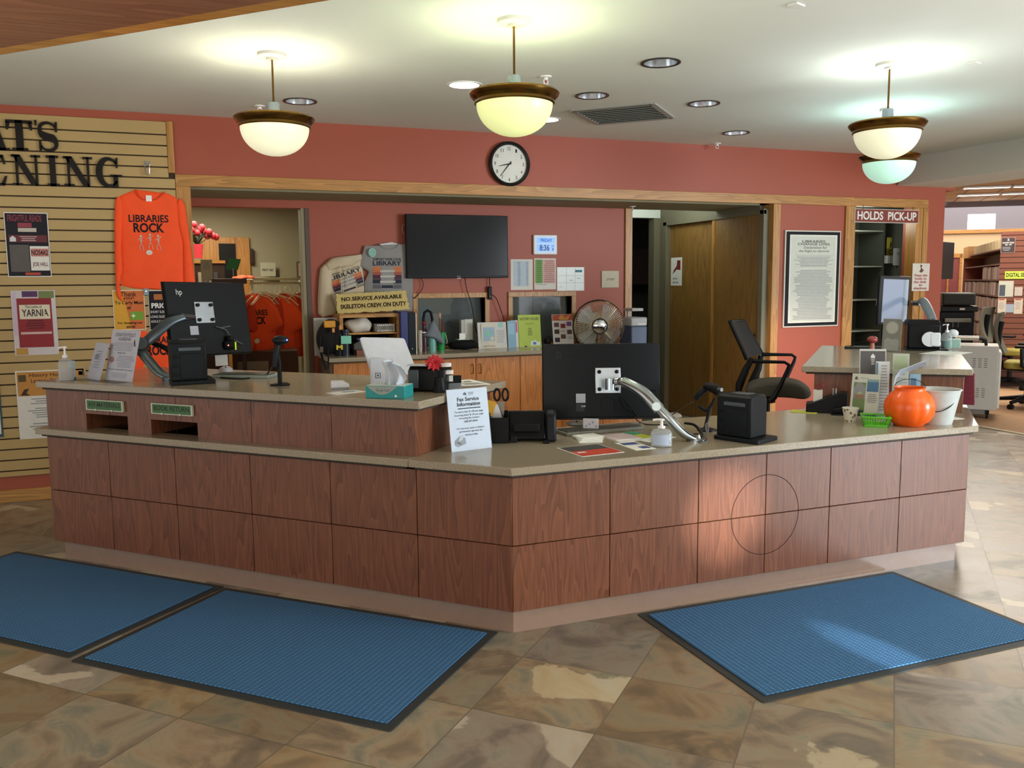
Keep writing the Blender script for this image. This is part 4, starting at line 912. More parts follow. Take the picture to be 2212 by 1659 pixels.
# ================================================================ things on the desk
def W_(px, py, d): return CP+ray(px, py)*d
def put(px, py, z, wpx, ytop):
    P = AZ(px, py, z); return P, wpx/ppm(P), up(P, ytop)
def frame3(TL, TR, BL):
    x = (TR-TL).normalized(); y = (TL-BL); h = y.length; y = (y-x*y.dot(x)).normalized(); return MX(BL, x, y), (TR-TL).length, h
CLR = M('c4ccce', .08, alpha=.35, name='clear_plastic'); DKP = M('13171a', .42); GP = M('4a5258', .4)
# ---- pump bottles
def pump(label, px, py, z, wpx, ytop, liquid, lab=None, group='hand sanitiser pump bottles', flat=.6, hl=.55):
    P, w, h = put(px, py, z, wpx, ytop); t = thing('pump_bottle', label, 'bottle', MF(P), group); r = w/2; b = h*.66
    MB().lathe([(r*.9, 0), (r, h*.02), (r, b*.75), (r*.8, b*.92), (r*.3, b), (r*.3, b+h*.03)], CLR, 32, sq=flat).build('bottle', t)
    MB().lathe([(r*.86, h*.015), (r*.94, h*.03), (r*.94, b*hl), (.001, b*hl)], liquid, 32, sq=flat).build('gel', t)
    MB().lathe([(r*.36, b+.001), (r*.36, b+h*.08), (r*.16, b+h*.10), (r*.12, h*.93), (r*.12, h*.955)], M('eeeef0', .35), 20).build('pump_collar', t)
    MB().lathe([(r*.28, h*.95), (r*.3, h*.97), (r*.24, h), (.001, h)], M('eeeef0', .35), 16).build('pump_head', t); MB().tube([(0, 0, h*.975), (-r*.5, 0, h*.975), (-r*.8, 0, h*.95)], r*.11, M('eeeef0', .35)).build('spout', t)
    if lab:
        n = 12; vs = []
        for zz in (b*.12, b*.68):
            for i in range(n+1): a = -PI/2+(i/n-.5)*1.5; vs.append(((r+.0008)*math.cos(a), (r+.0008)*flat*math.sin(a), zz))
        MB().add(vs, [(i, i+1, n+2+i, n+1+i) for i in range(n)], lab).build('label_sticker', t)
    return t
pump('clear pump bottle of hand sanitiser at the left end of the upper worktop', 144, 822, ZU, 31, 748, M('d8d0cc', .15, alpha=.5), None)
P = AZ(157, 818, ZU); t = thing('label_card', 'small pale blue card with a dark foot beside the left pump bottle', 'card', MF(P)); w, h = 13/ppm(P), up(P, 779)
MB().box((-w/2, -.02, 0), (w/2, -.016, h), M('b6d0da', .5)).build('card', t); MB().box((-w/2, -.021, 0), (w/2, -.0155, h*.09), M('1c2440', .5)).build('foot', t)
pump('clear pump bottle of hand sanitiser on the low worktop in front of the chrome arm', 1428.5, 964, ZD, 46, 905, M('ccd6d6', .12, alpha=.45), M('b4c4dc', .5), hl=.72)
# ---- leaflets and stands at the left end
def acrylic_stand(label, A, B, ytop, z, tilt, bg, items, name='sign_holder', foot=.09, group=None, back=True):
    mt, w, h = standq(*A, *B, ytop, z, tilt); t = thing(name, label, 'sign', mt, group)
    s_ = sheet('insert', '', '', Matrix.Identity(4), w, h, bg, items, parent=t)
    mb = MB(); mb.box((-.002, 0, .001), (w+.002, h+.002, .003), ACR); mb.box((-.002, 0, -.004), (w+.002, h+.002, -.002), ACR)
    mb.build('acrylic_sleeve', t, smooth=False)
    q = math.pi/2-tilt; mb = MB(); I = mt.to_3x3().inverted() @ Vector((0, 0, 1)); back_ = (I.cross(Vector((1, 0, 0)))); 
    mb.add([(0, 0, 0), (w, 0, 0), tuple(Vector((w, 0, 0))+back_*(-foot)), tuple(-back_*foot)], [(0, 1, 2, 3)], ACR)
    mb.build('foot', t, smooth=False); return t
t = acrylic_stand('clear holder with pale folded leaflet, tilted, left of the donation policy sheet', (187, 817), (215, 822), 741, ZU, .32, M('b9bccb', .6), [('l', .15, .3, .8, .8, 7, M('8a8ea6', .6)), ('r', .2, .55, .5, .68, M('7a8098', .6))])
acrylic_stand('white DONATION POLICY GUIDELINES sheet in an acrylic stand, left of the left monitor', (226, 820), (285.6, 826), 713, ZU, .24, M('c2c4d0', .55), [
    ('t', .14, .87, .86, .94, 'DONATION POLICY', M('3c4056', .6), .01), ('t', .28, .79, .72, .855, 'GUIDELINES', M('3c4056', .6), .01), ('l', .05, .58, .95, .76, 6, M('9498a8', .6)), ('t', .3, .53, .6, .56, 'THANK YOU', M('4a4e60', .6)), ('l', .3, .26, .95, .50, 8, M('9498a8', .6)), ('p', .06, .34, .24, .46, M('a87068', .6), [(.5, 0), (1, .4), (.8, 1), (.2, 1), (0, .4)]), ('t', .08, .2, .95, .235, 'Donations may include the receipt', M('5a5e70', .6)), ('l', .1, .06, .9, .16, 4, M('9498a8', .6))])
# ---- monitors
def vesa(t, mt, c, s_, mat):
    mb = MB(); mb.box((c[0]-s_, c[1]-s_, .0), (c[0]+s_, c[1]+s_, .006), mat); mb.build('vesa_plate', t, mt, bev=.003)
    for a in (-1, 1):
        for b in (-1, 1): MB().lathe([(.001, 0), (.010, 0), (.010, .010), (.004, .014), (.001, .014)], BLK, 12, c=(0, 0)).build('thumb_screw', t, mt @ Matrix.Translation((c[0]+a*s_*.68, c[1]+b*s_*.68, .006)))
# left
TL, TR, BL = W_(344, 608, 4.74), W_(519, 611, 5.16), W_(374, 771, 4.76)
mt, w, h = frame3(TL, TR, BL); m1 = thing('monitor', 'black flat monitor seen from behind on the upper worktop at the left', 'monitor', mt)
MB().box((0, 0, -.018), (w, h, 0), M('060708', .5)).build('back_cover', m1, bev=.005)
MB().box((-.003, -.003, -.026), (w+.003, h+.003, -.018), M('1c1e20', .3)).build('bezel', m1, bev=.003)
MB().box((.01, .015, -.0265), (w-.01, h-.01, -.0258), TS).build('screen', m1)
mb = MB(); mb.text('hp', w*.13, h*.80, w*.20, h*.90, .0008, M('c8ccd0', .2, .8)); mb.build('brand_mark', m1, smooth=False)
mb = MB(); mb.box((w*.24, h*.28, 0), (w*.34, h*.40, .001), M('a8a8b4', .5)); mb.build('asset_sticker', m1, smooth=False)
vesa(m1, Matrix.Identity(4), (w*.44, h*.58), .062, STEEL)
mb = MB()
for q in (((w*.55, h*.38, .01), (w*.66, h*.33, .02), (w*.72, h*.2, .02), (w*.86, h*.12, .012)), ((w*.6, h*.36, .01), (w*.72, h*.38, .02))): MB().tube(q, .003, M('5a5e62', .5)).build('monitor_cable', m1)
P = W_(498, 745, 5.04); t = thing('webcam', 'small black camera clipped under the left monitor corner', 'camera', MF(P)); MB().cbox((0, 0, 0), (.07, .05, .05), BLK).build('body', t, bev=.012); MB().ball((0, 0, .035), .022, BLK).build('hood', t); MB().ball((-.012, -.027, 0), .004, M('ff7060', .3, emit=2)).build('led', t); MB().cbox((.028, -.0, -.005), (.008, .056, .045), M('a8c020', .5, emit=.4)).build('status_strip', t)
def limb(t, name, pts, ws, mat, sx=.55):
    L = []
    n = len(pts)
    P = [Vector(p) for p in pts]; c = []; r = []
    for i in range(n-1):
        p0, p1, p2, p3 = [P[max(0, min(n-1, i+j))] for j in (-1, 0, 1, 2)]
        for k in range(5):
            u = k/5; c.append(.5*((2*p1)+(p2-p0)*u+(2*p0-5*p1+4*p2-p3)*u*u+(3*p1-p0-3*p2+p3)*u**3)); r.append(ws[i]+(ws[i+1]-ws[i])*u)
    c.append(P[-1]); r.append(ws[-1]); I = t.matrix_world.inverted(); mb = MB(); mb.tube([I @ q for q in c], r, mat, 14, sx=sx); return mb.build(name, t)
ARMG = M('5a656c', .32, .7); 
a1 = thing('monitor_mount', 'grey jointed monitor arm holding the left monitor', 'monitor arm', AZ(372, 822, ZU))
limb(a1, 'upper_link', [W_(398, 684, 4.76), W_(368, 694, 4.72), W_(335, 722, 4.69), W_(306, 748, 4.68)], [.020, .030, .034, .030], ARMG)
limb(a1, 'lower_link', [W_(300, 752, 4.67), W_(318, 775, 4.67), W_(345, 805, 4.66), W_(376, 820, 4.66)], [.030, .032, .030, .022], ARMG)
limb(a1, 'bracket', [W_(394, 684, 4.76), W_(418, 685, 4.90)], [.016, .018], STEEL, 1)
I = a1.matrix_world.inverted(); MB().cyl(I @ W_(304, 741, 4.63), I @ W_(304, 757, 4.72), .034, ARMG, 24).build('elbow', a1); MB().cyl((0, 0, 0), (0, 0, .02), .05, ARMG, 24).build('base', a1)
limb(a1, 'cable_sleeve', [W_(330, 742, 4.78), W_(350, 748, 4.78), W_(372, 765, 4.78), W_(388, 800, 4.78)], [.012, .014, .014, .010], BLK, 1)
# centre, curved
TL, TR, BL = W_(1181, 744, 4.46), W_(1436, 741.5, 4.48), W_(1174.5, 903, 4.46)
mt, w, h = frame3(TL, TR, BL); m2 = thing('monitor', 'large curved black monitor seen from behind, in the middle of the desk', 'monitor', mt)
def curved(z0, z1, mat, y0, y1, mrg=0, name='back_cover', n=24):
    bulge = lambda u: .035*(1-(2*u-1)**2)-.035
    rows = []
    for i in range(n+1):
        u = i/n; x = mrg+(w-2*mrg)*u; b = bulge(x/w); rows.append([(x, y0, b+z0), (x, y1, b+z0), (x, y1, b+z1), (x, y0, b+z1)])
    return MB().loft(rows, mat).build(name, m2, bev=.003)
curved(-.018, 0, M('0a0e12', .36), 0, h); curved(-.026, -.018, M('181a1c', .3), -.012, h+.003, -.002, 'bezel'); curved(-.0268, -.026, TS, .01, h-.008, .01, 'screen')
mb = MB(); mb.text('acer', w*.11, h*.80, w*.34, h*.90, .0, M('0a0c0e', .2), .02); mb.v = [(x, y, .035*(1-(2*x/w-1)**2)-.035+.001) for x, y, z in mb.v]; mb.build('brand_mark', m2, smooth=False)
c = (w*.545, h*.50); vesa(m2, Matrix.Translation((0, 0, .0015)), c, .066, M('c4ccd0', .25, .8))
mb = MB(); mb.box((w*.275, h*.20, -.005), (w*.41, h*.325, -.003), M('a4a8b0', .5)); mb.build('asset_sticker', m2, smooth=False)
mb = MB(); mb.box((w*.275, h*.085, -.005), (w*.41, h*.185, -.0034), M('1c2028', .5)); mb.text('INPUT', w*.32, h*.14, w*.39, h*.165, -.003, CRW); mb.build('rating_label', m2, smooth=False)
mb = MB(); mb.box((w*.50, h*.10, -.003), (w*.585, h*.25, -.0005), M('07080a', .3)); mb.build('port_recess', m2, smooth=False)
mb = MB(); a_ = [(w*.49, h*.095), (w*.49, h*.245), (w*.53, h*.275), (w*.60, h*.24), (w*.60, h*.095)]; mb.tube([(x, y, .0) for x, y in a_], .0015, M('05070a', .5)); mb.build('port_rim', m2)
for q in (((w*.655, h*.27, .006), (w*.66, h*.2, .018), (w*.69, h*.12, .02), (w*.73, h*.10, .02), (w*.78, h*.02, .01)), ((w*.67, h*.27, .006), (w*.72, h*.18, .02), (w*.76, h*.06, .02), (w*.80, 0, .012)), ((w*.93, h*.22, .0), (w*.955, h*.28, .012), (w*.95, h*.35, .01), (w*.91, h*.36, .0), (w*.89, h*.3, 0))): MB().tube(q, .0028, BLK).build('monitor_cable', m2)
a2 = thing('monitor_mount', 'polished chrome monitor arm holding the curved monitor', 'monitor arm', AZ(1505, 951, ZD))
CHR2 = M('aab2b8', .16, 1)
limb(a2, 'upper_link', [W_(1338, 823, 4.33), W_(1352, 826, 4.30), W_(1390, 848, 4.24), W_(1424, 884, 4.20)], [.021, .028, .030, .030], CHR2, .7)
limb(a2, 'lower_link', [W_(1420, 878, 4.16), W_(1445, 905, 4.14), W_(1475, 935, 4.14), W_(1500, 947, 4.15)], [.030, .034, .031, .022], CHR2, .7)
limb(a2, 'bracket', [W_(1342, 822, 4.34), W_(1312, 828, 4.38)], [.017, .02], CHR2, 1)
I = a2.matrix_world.inverted(); MB().cyl(I @ W_(1318, 818, 4.36), I @ W_(1318, 842, 4.36), .025, CHR2, 20).build('tilt_knuckle', a2); MB().cyl(I @ W_(1418, 878, 4.11), I @ W_(1421, 881, 4.22), .021, CHR2, 24).build('elbow', a2)
MB().lathe([(.05, 0), (.05, .008), (.03, .014), (.022, .03), (.001, .03)], CHR2, 32).build('base', a2)
limb(a2, 'cable_bundle', [W_(1478, 914, 4.3), W_(1500, 918, 4.28), W_(1515, 935, 4.22), W_(1516, 948, 4.18)], [.006, .007, .008, .008], BLK, 1)
# right
TL, TR, BL = W_(1914.6, 598.6, 6.32), W_(1979, 601, 6.66), W_(1896, 702, 6.30)
mt, w, h = frame3(TL, TR, BL); m3 = thing('monitor', 'black monitor with pale blue lit screen, seen at an angle on the raised right worktop', 'monitor', mt)
MB().box((0, 0, -.02), (w, h, 0), M('15161a', .35)).build('housing', m3, bev=.004)
sm, t_, b_ = nt('lit_monitor_screen'); b_.inputs['Base Color'].default_value = lin('606a7c'); b_.inputs['Roughness'].default_value = .15
tc = N(t_, 'ShaderNodeTexCoord'); sp = N(t_, 'ShaderNodeSeparateXYZ'); t_.links.new(tc.outputs['Object'], sp.inputs[0]); t_.links.new(ramp(t_, math_(t_, 'MULTIPLY', sp.outputs[0], 1/w), [(.0, '7c879c'), (.74, '7c879c'), (.78, '3c4650'), (.9, 'a4b4b8')]), b_.inputs['Emission Color']); b_.inputs['Emission Strength'].default_value = .3
MB().box((w*.10, h*.05, .0), (w*.93, h*.93, .001), sm).build('screen', m3, smooth=False)
a3 = thing('monitor_mount', 'grey monitor arm rising behind the right monitor', 'monitor arm', AZ(2008, 757, ZU))
limb(a3, 'upper_link', [W_(1984, 654, 6.60), W_(1992, 648, 6.58), W_(2003, 665, 6.48), W_(2016, 694, 6.34)], [.020, .034, .036, .030], M('8a9296', .35, .5))
limb(a3, 'lower_link', [W_(2016, 694, 6.32), W_(2012, 725, 6.24), W_(2008, 753, 6.19)], [.030, .028, .025], ARMG); limb(a3, 'bracket', [W_(1970, 655, 6.66), W_(1988, 655, 6.6)], [.02, .022], STEEL, 1)
# ---- receipt printers / card units
def cubeunit(label, px, py, z, wpx, ytop, dm, yaw=0, plate=1.22):
    P, w, h = put(px, py, z, wpx, ytop); t = thing('receipt_printer', label, 'printer', MF(P, yaw)); D = dm; bp = h*.09
    MB().prism(rrect(w*plate, D*1.25, .01, cx=w*.10, cy=D*.55), 0, bp, DKP).build('base_plate', t, bev=.004)
    mb = MB(); mb.prism([(0, bp), (D, bp), (D, h*.90), (D*.85, h), (D*.15, h), (0, h*.93)], -w/2, w/2, DKP, ax='x'); mb.build('body', t, bev=.008)
    MB().box((-w*.25, -.004, bp+h*.05), (w*.38, .001, h*.70), M('12161a', .3)).build('front_door', t, bev=.004); MB().box((-w*.28, -.005, h*.76), (w*.34, .001, h*.84), GP).build('paper_slot_cover', t, bev=.003)
    MB().box((-w*.2, D*.2, h), (w*.28, D*.7, h+.004), GP).build('lid', t, bev=.002)
    for k in range(3): MB().box((-w*.44, -.003, h*(.2+.2*k)), (-w*.30, .001, h*(.27+.2*k)), M('0c0e10', .5)).build('button', t, bev=.002)
    return t
cubeunit('black slip printer on a flat base, in front of the left monitor', 411, 831, ZU, 74, 735, .14, .1)
cubeunit('large black slip printer on a flat base, in the middle of the right desk run', 1583, 953, ZD, 84, 853, .15, -.55, 1.3)
# ---- barcode scanners
P = AZ(605, 832, ZU); sc = thing('barcode_scanner', 'black barcode scanner upright on a round-footed stand on the upper worktop', 'scanner', MF(P, .3)); k = 1/ppm(P)
MB().lathe([(21*k, 0), (21*k, .006), (17*k, .011), (5*k, .013), (4*k, .02)], BLK, 40).build('round_foot', sc); MB().tube([(0, 0, .012), (0, 0, 50*k), (-4*k, 0, 72*k)], [.011, .011, .013], BLK, 12).build('stem', sc)
MB().tube([(-10*k, .0, 40*k), (-7*k, 0, 66*k), (-1*k, 0, 88*k)], [.013, .017, .015], DKP, 12).build('handle', sc)
MB().ball((4*k, -.01, 97*k), 17*k, DKP, 24, 12, (1.05, .9, .62)).build('scan_head', sc); MB().ball((13*k, -.045, 98*k), .004, M('5060ff', .3, emit=4)).build('blue_light', sc); MB().cbox((10*k, -.037, 95*k), (14*k, .012, 7*k), M('0a0a10', .1)).build('scan_window', sc, bev=.003)
P = AZ(612, 839, ZU); tag(MB().lathe([(13/ppm(P), 0), (13/ppm(P), .002), (.001, .002)], M('6a665c', .3, .4), 32).build('cable_grommet', mtx=MF(P)), 'thin round grey disc flat on the upper worktop in front of the scanner', 'disc')
sc = thing('barcode_scanner', 'black barcode scanner held in an angled stand beside the large slip printer', 'scanner', AZ(1527, 930, ZD)); k = 1/ppm(AZ(1527, 930, ZD))
limb(sc, 'handle', [W_(1503, 862, 4.46), W_(1512, 850, 4.45), W_(1530, 836, 4.44)], [.019, .022, .021], DKP, .8); limb(sc, 'scan_head', [W_(1524, 834, 4.44), W_(1540, 838, 4.40), W_(1556, 848, 4.37)], [.021, .027, .023], BLK, .8); limb(sc, 'scan_window', [W_(1552, 842, 4.37), W_(1559, 842, 4.35)], [.012, .010], GP, 1)
limb(sc, 'stand_arm', [W_(1508, 876, 4.46), W_(1524, 886, 4.45), W_(1534, 880, 4.45), W_(1544, 860, 4.44)], [.008, .009, .009, .007], DKP, 1); limb(sc, 'stand_stem', [W_(1534, 880, 4.45), W_(1528, 905, 4.45), W_(1523, 928, 4.44)], [.009, .009, .010], DKP, 1)
MB().lathe([(.05, 0), (.05, .006), (.03, .012), (.001, .012)], DKP, 32).build('foot', sc)
cable('scanner_cable', 'thin coiled cable running down left from the angled scanner to the mouse', [W_(1497, 868, 4.48), W_(1475, 880, 4.52), W_(1457, 893, 4.6), AZ(1448, 897, ZD)], .003, M('3a2c26', .5))
# ---- cables on the worktops
def ztab(z, pts): return [AZ(x, y, z+.004) for x, y in pts]
cable('scanner_cable', 'black cable looping on the upper worktop below the left monitor to the scanner', ztab(ZU, [(448, 812), (470, 815), (520, 818), (545, 815), (572, 812)])+[W_(590, 790, 4.5)], .004)
cable('monitor_cable', 'black cable lying on the low worktop from the curved monitor to the chrome arm', [W_(1360, 880, 4.42), W_(1370, 900, 4.42)]+ztab(ZD, [(1382, 912), (1400, 917), (1440, 918), (1470, 925)]), .003)
cable('charging_cable', 'looped grey cable standing beside the chrome arm base', ztab(ZD, [(1500, 950), (1515, 955), (1528, 952)])+[W_(1527, 935, 4.15), W_(1524, 920, 4.15), W_(1528, 914, 4.15), W_(1530, 925, 4.15), W_(1528, 945, 4.15)], .0035, M('6a6a66', .4))
# ---- keyboards and mice
def keyboard(label, A, B, z, dpt=.13, mat=None):
    A, B = AZ(*A, z), AZ(*B, z); x = (B-A).normalized(); y = Vector((0, 0, 1)).cross(x); w = (B-A).length
    t = thing('keyboard', label, 'keyboard', MX(A, x, y, (0, 0, 1)), 'desk keyboards'); mat = mat or M('7b7b70', .5)
    MB().prism(rrect(w, dpt, .012, cx=w/2, cy=dpt/2), 0, .016, mat).build('case', t, bev=.003)
    mb = MB(); kd = M('4a4a44', .5); nx = 18
    for r in range(5):
        for c in range(nx):
            if r == 0 and 5 <= c <= 10:
                if c == 5: mb.box((.012+(w-.024)*5/nx, .014, .016), (.012+(w-.024)*11/nx-.003, .014+(dpt-.03)/5-.003, .021), kd)
                continue
            mb.box((.012+(w-.024)*c/nx, .014+(dpt-.03)*r/5, .016), (.012+(w-.024)*(c+1)/nx-.003, .014+(dpt-.03)*(r+1)/5-.003, .021), kd)
    o_ = mb.build('keys', t); o_['kind'] = 'stuff'; return t
keyboard('grey keyboard on the upper worktop below the left monitor', (452, 817), (580, 818), ZU, .15, M('8c968e', .5))
keyboard('grey keyboard on the low worktop under the curved monitor', (1224, 943), (1392, 928), ZD, .14)
def mouse(label, px, py, z, wpx, ytop, mat):
    P, w, h = put(px, py, z, wpx, ytop); t = thing('computer_mouse', label, 'mouse', MF(P), 'computer mice'); b = MB().ball((0, 0, 0), .5, mat, 24, 12, (w, w*1.3, h*1.6))
    b.v = [(x, y, max(0, z)) for x, y, z in b.v]; b.build('shell', t); MB().cyl((-.004, -w*.3, h*.62), (.004, -w*.3, h*.62), .008, BLK).build('wheel', t)
mouse('grey and white mouse on the upper worktop behind the paper note', 488, 801, ZU, 30, 788, M('b4b4b8', .35))
mouse('dark mouse on the low worktop left of the curved monitor foot', 1246, 916, ZD, 50, 906, M('4a4438', .4))
mouse('grey mouse on the low worktop right of the curved monitor', 1456, 900, ZD, 34, 889, M('8a8478', .3))
# ---- notes, cards and papers
sheet('note_card', 'pale square note hanging under the left monitor', 'note', *standq(466, 791, 493, 789, 761, ZU+.04, .05), M('b8b4b0', .6))
sheet('note_card', 'white card with faint flowers, standing at the bottom edge of the curved monitor', 'note', *standq(1259.5, 931.5, 1293, 932.5, 904, ZD+.005, .05), M('cdcdd2', .6), [('p', .1+.22*i, .3+.15*(i % 3), .28+.22*i, .52+.15*(i % 3), M('9a9cae', .6), [(.5, 0), (1, .5), (.5, 1), (0, .5)]) for i in range(4)])
def AZB(px, py, z=.905, ym=7.50):
    P = AZ(px, py, z)
    if P.y > ym: P = AY(px, py, ym-.0); P.z = z
    return P
def flat(name, label, cat, pts, z, mat, items=None, th=.0012, group=None, dz=0):
    """flat sheet through three view points: near-left, near-right, far-left"""
    A, B, D = [(AZB if abs(z-.905) < .01 else AZ)(*p, z) for p in pts]; x = (B-A).normalized(); w = (B-A).length; up_ = Vector((0, 0, 1)); y = up_.cross(x); h = (D-A).dot(y)
    return sheet(name, label, cat, MX(A+Vector((0, 0, th+dz)), x, y, (0, 0, 1)), w, h, mat, items or (), group, th=th)
flat('leaflet', 'blue and white leaflet on the upper worktop left of the tissue box', 'paper', ((727, 853), (790, 846), (745, 845)), ZU, PAPER, [('r', .4, .4, .9, .8, M('8a94b4', .6))])
flat('loose_paper', 'white sheets at the right end of the upper worktop, behind the tape holder', 'paper', ((1000, 834), (1060, 830), (985, 822)), ZU, PAPER, [('r', .45, .55, .75, .7, M('5a3a34', .6)), ('l', .1, .1, .9, .4, 5)])
flat('flyer', 'dark and orange-red flyer lying flat at the front of the low worktop', 'paper', ((1258, 987), (1349, 977), (1195, 969)), ZD, PAPER, [('r', .02, .5, .98, .98, M('403c38', .5)), ('r', .02, .02, .98, .5, M('c03a20', .5)), ('r', .1, .3, .3, .4, CRW)])
flat('card', 'white and blue card lying flat left of the clear pump bottle', 'card', ((1374, 973), (1417, 969), (1331, 957)), ZD, PAPER, [('r', .1, .62, .9, .9, M('48588a', .5)), ('r', .45, .1, .9, .35, M('48588a', .5))])
for i in range(4): flat('paper_pad', ('pale pink', 'white', 'pale', 'cream')[i]+' loose sheet in the pile between envelopes and sticky notes, layer '+('on top', 'second from top', 'third from top', 'at the bottom')[i], 'paper', ((1330+i*3, 953+i), (1386+i, 948+i), (1308+i*5, 941)), ZD, (M('d4c0c4', .6), PAPER, M('c8c4c0', .6), M('d8d0bc', .6))[i], dz=(3-i)*.0016, group='loose sheets by the keyboard')
for i in range(5): flat('envelope', 'white folded slip in the small stack behind the flyer, '+('bottom', 'second from bottom', 'middle', 'second from top', 'top')[i]+' one', 'paper', ((1252+i*2, 957-i), (1302+i, 956-i*2), (1262-i*2, 944)), ZD, PAPER, th=.0025, dz=i*.0028, group='stack of folded slips')
flat('sticky_note_pad', 'green sticky note pad on the low worktop', 'sticky notes', ((1360, 941), (1383, 938), (1357, 935)), ZD, M('4aa078', .5), th=.006)
flat('sticky_note', 'bright yellow-green sticky strips on the low worktop behind the pump bottle', 'sticky notes', ((1385, 948), (1412, 944), (1376, 940)), ZD, M('c0c83a', .5), th=.003)
flat('sticky_note', 'yellow-green paper strip near the back of the low worktop, before the chair', 'paper', ((1705, 890), (1762, 894), (1718, 886)), ZD, M('c8cc4a', .5), th=.003)
flat('loose_paper', 'small white papers beside the clear pump bottle and the chrome arm', 'paper', ((1400, 955), (1462, 945), (1400, 946)), ZD, PAPER)
flat('loose_paper', 'white sheets under the white bucket near the right desk corner', 'paper', ((2050, 907), (2084, 905), (2060, 892)), ZD, PAPER)
# ---- card reader, POS terminal, tissues
P, w, h = put(735, 839, ZU, 40, 822); t = thing('card_reader', 'small white rounded card reader lying on the upper worktop', 'card reader', MF(P)); MB().prism([(-w/2, 0), (w/2, 0), (w*.5, h*.5), (w*.12, h), (-w/2, h)], -.03, .03, M('cfd0d4', .35), ax='y').build('shell', t, bev=.006); MB().box((-w*.45, -.031, h*.15), (w*.45, -.0295, h*.2), GP).build('card_slot', t)
PL = M('b7bac2', .4); pos = thing('payment_terminal', 'white tablet payment terminal on a stand, seen from behind, beside the tissue box', 'terminal', AZ(836, 832, ZU))
TL, TR, BL = W_(771, 730, 4.48), W_(869, 732, 4.60), W_(802, 806, 4.33); mt, w, h = frame3(TL, TR, BL); I = pos.matrix_world.inverted()
MB().prism(rrect(w, h*1.05, .018, cx=w/2, cy=h/2), -.010, .002, PL).build('tablet', pos, I @ mt, bev=.004)
MB().prism(rrect(w*.94, h*.96, .012, cx=w/2, cy=h/2), -.0112, -.0102, TS).build('screen', pos, I @ mt, smooth=False)
mb = MB(); q = [W_(798, 773, 4.32), W_(850, 774, 4.37), W_(850, 833, 4.34), W_(799, 833, 4.31)]; bk = Vector((.5, .8, 0))*.05
mb.loft([[I @ p for p in (q[3], q[2], q[2]+bk, q[3]+bk)], [I @ p for p in (q[0], q[1], q[1]+bk*.7, q[0]+bk*.7)]], PL); mb.build('stand', pos, bev=.006)
mb = MB(); Q = MX(I @ W_(816, 811, 4.305), I.to_3x3() @ (q[1]-q[0]), (0, 0, 1)); mb.T = Q; r = .012; mb.tube([(-r, -r, .003), (r, -r, .003), (r, r, .003), (-r, r, .003)], .0022, M('2c3038', .4), 6, close=True); mb.cbox((0, 0, .003), (.008, .008, .002), M('2c3038', .4)); mb.build('square_mark', pos)
A, B, C_ = AZ(790, 860, ZU), AZ(874, 862, ZU), AZ(902, 852, ZU); x = (B-A).normalized(); w = (B-A).length; P = A; h = up(A, 833); y = Vector((0, 0, 1)).cross(x); D = .115
tb = thing('tissue_box', 'teal and grey tissue box with a white tissue pulled up', 'tissue box', MX(A, x, y, (0, 0, 1))); TEAL = M('1e8a8a', .45); 
MB().box((0, 0, 0), (w, D, h), TEAL).build('carton', tb, bev=.002)
mb = MB(); mb.box((.002, .002, h), (w-.002, D-.002, h+.0008), M('c8d4d0', .5)); mb.build('top_face', tb)
mb = MB(); mb.prism([(w*(.05+.75*i/12), h*(.92-.62*math.sin(PI*i/12))) for i in range(13)]+[(w*.82, h*.97), (w*.03, h*.97)], -.0012, -.0004, M('8f9a94', .45), ax='y'); mb.build('front_print', tb, smooth=False)
mb = MB(); mb.T = MX((0, -.0016, 0), (1, 0, 0), (0, 0, 1)); mb.text('Angel Soft', w*.28, h*.5, w*.62, h*.75, 0, M('4a5a58', .5)); mb.lathe([(.001, 0), (.006, 0), (.001, .0002)], M('c8dcd8', .5), 16, c=(w*.78, h*.22)); mb.build('lettering', tb, smooth=False)
TISS = M('c9d2dc', .8, var=.03); mb = MB(); rows = []
prof_l = [(.36, 0), (.38, .2), (.36, .42), (.36, .62), (.32, .80), (.30, .95), (.36, 1.02)]; prof_r = [(.80, 0), (.88, .15), (.96, .32), (.96, .48), (.92, .68), (.84, .84), (.66, .96)]
for (xl, zl), (xr, zr) in zip(prof_l, prof_r):
    row = []
    for i in range(25):
        u = i/24; row.append((w*(xl+(xr-xl)*u), D*.5+.016*math.sin(u*14+zl*3)*(1-.4*zl)+.02*zl*math.sin(u*5), h+.105*(zl+(zr-zl)*u)+.004*math.sin(u*11)))
    rows.append(row)
mb.loft(rows, TISS, closed=False, cap=False); rows2 = [[(x, y+.004+.018*math.sin(PI*i/24), z) for i, (x, y, z) in enumerate(r)] for r in rows]; mb.loft([r[::-1] for r in rows2], TISS, closed=False, cap=False)
mb.build('tissue', tb)
# black receipt printer beside it
P, w, h = put(922, 847, ZU, 82, 791); rp = thing('receipt_printer', 'squat black receipt printer behind the tissue box', 'printer', MF(P, -.25))
MB().prism([(0, 0), (.15, 0), (.15, h*.9), (.13, h), (.02, h), (0, h*.86)], -w/2, w/2, BLK, ax='x').build('body', rp, bev=.012); MB().box((-w*.5, -.003, h*.15), (-w*.22, .002, h*.85), GP).build('front_strip', rp, bev=.004)
MB().cyl((w*.36, .0, 0), (w*.36, .0, h*.58), .035, BLK, 24, .022).build('corner_bulge', rp); MB().box((-w*.55, .0, h), (w*.0, .08, h+.004), M('c8ccd4', .5)).build('top_card', rp)
P, w, h = put(954, 846, ZU, 24, 800); pc = thing('pen_cup', 'dark pen cup holding a red cloth flower and pens behind the receipt printer', 'pen cup', MF(P)); r = w/2
MB().lathe([(r*.9, 0), (r, h), (r*.9, h), (r*.82, .004), (.001, .004)], BLK, 24, cap=False).build('cup', pc)
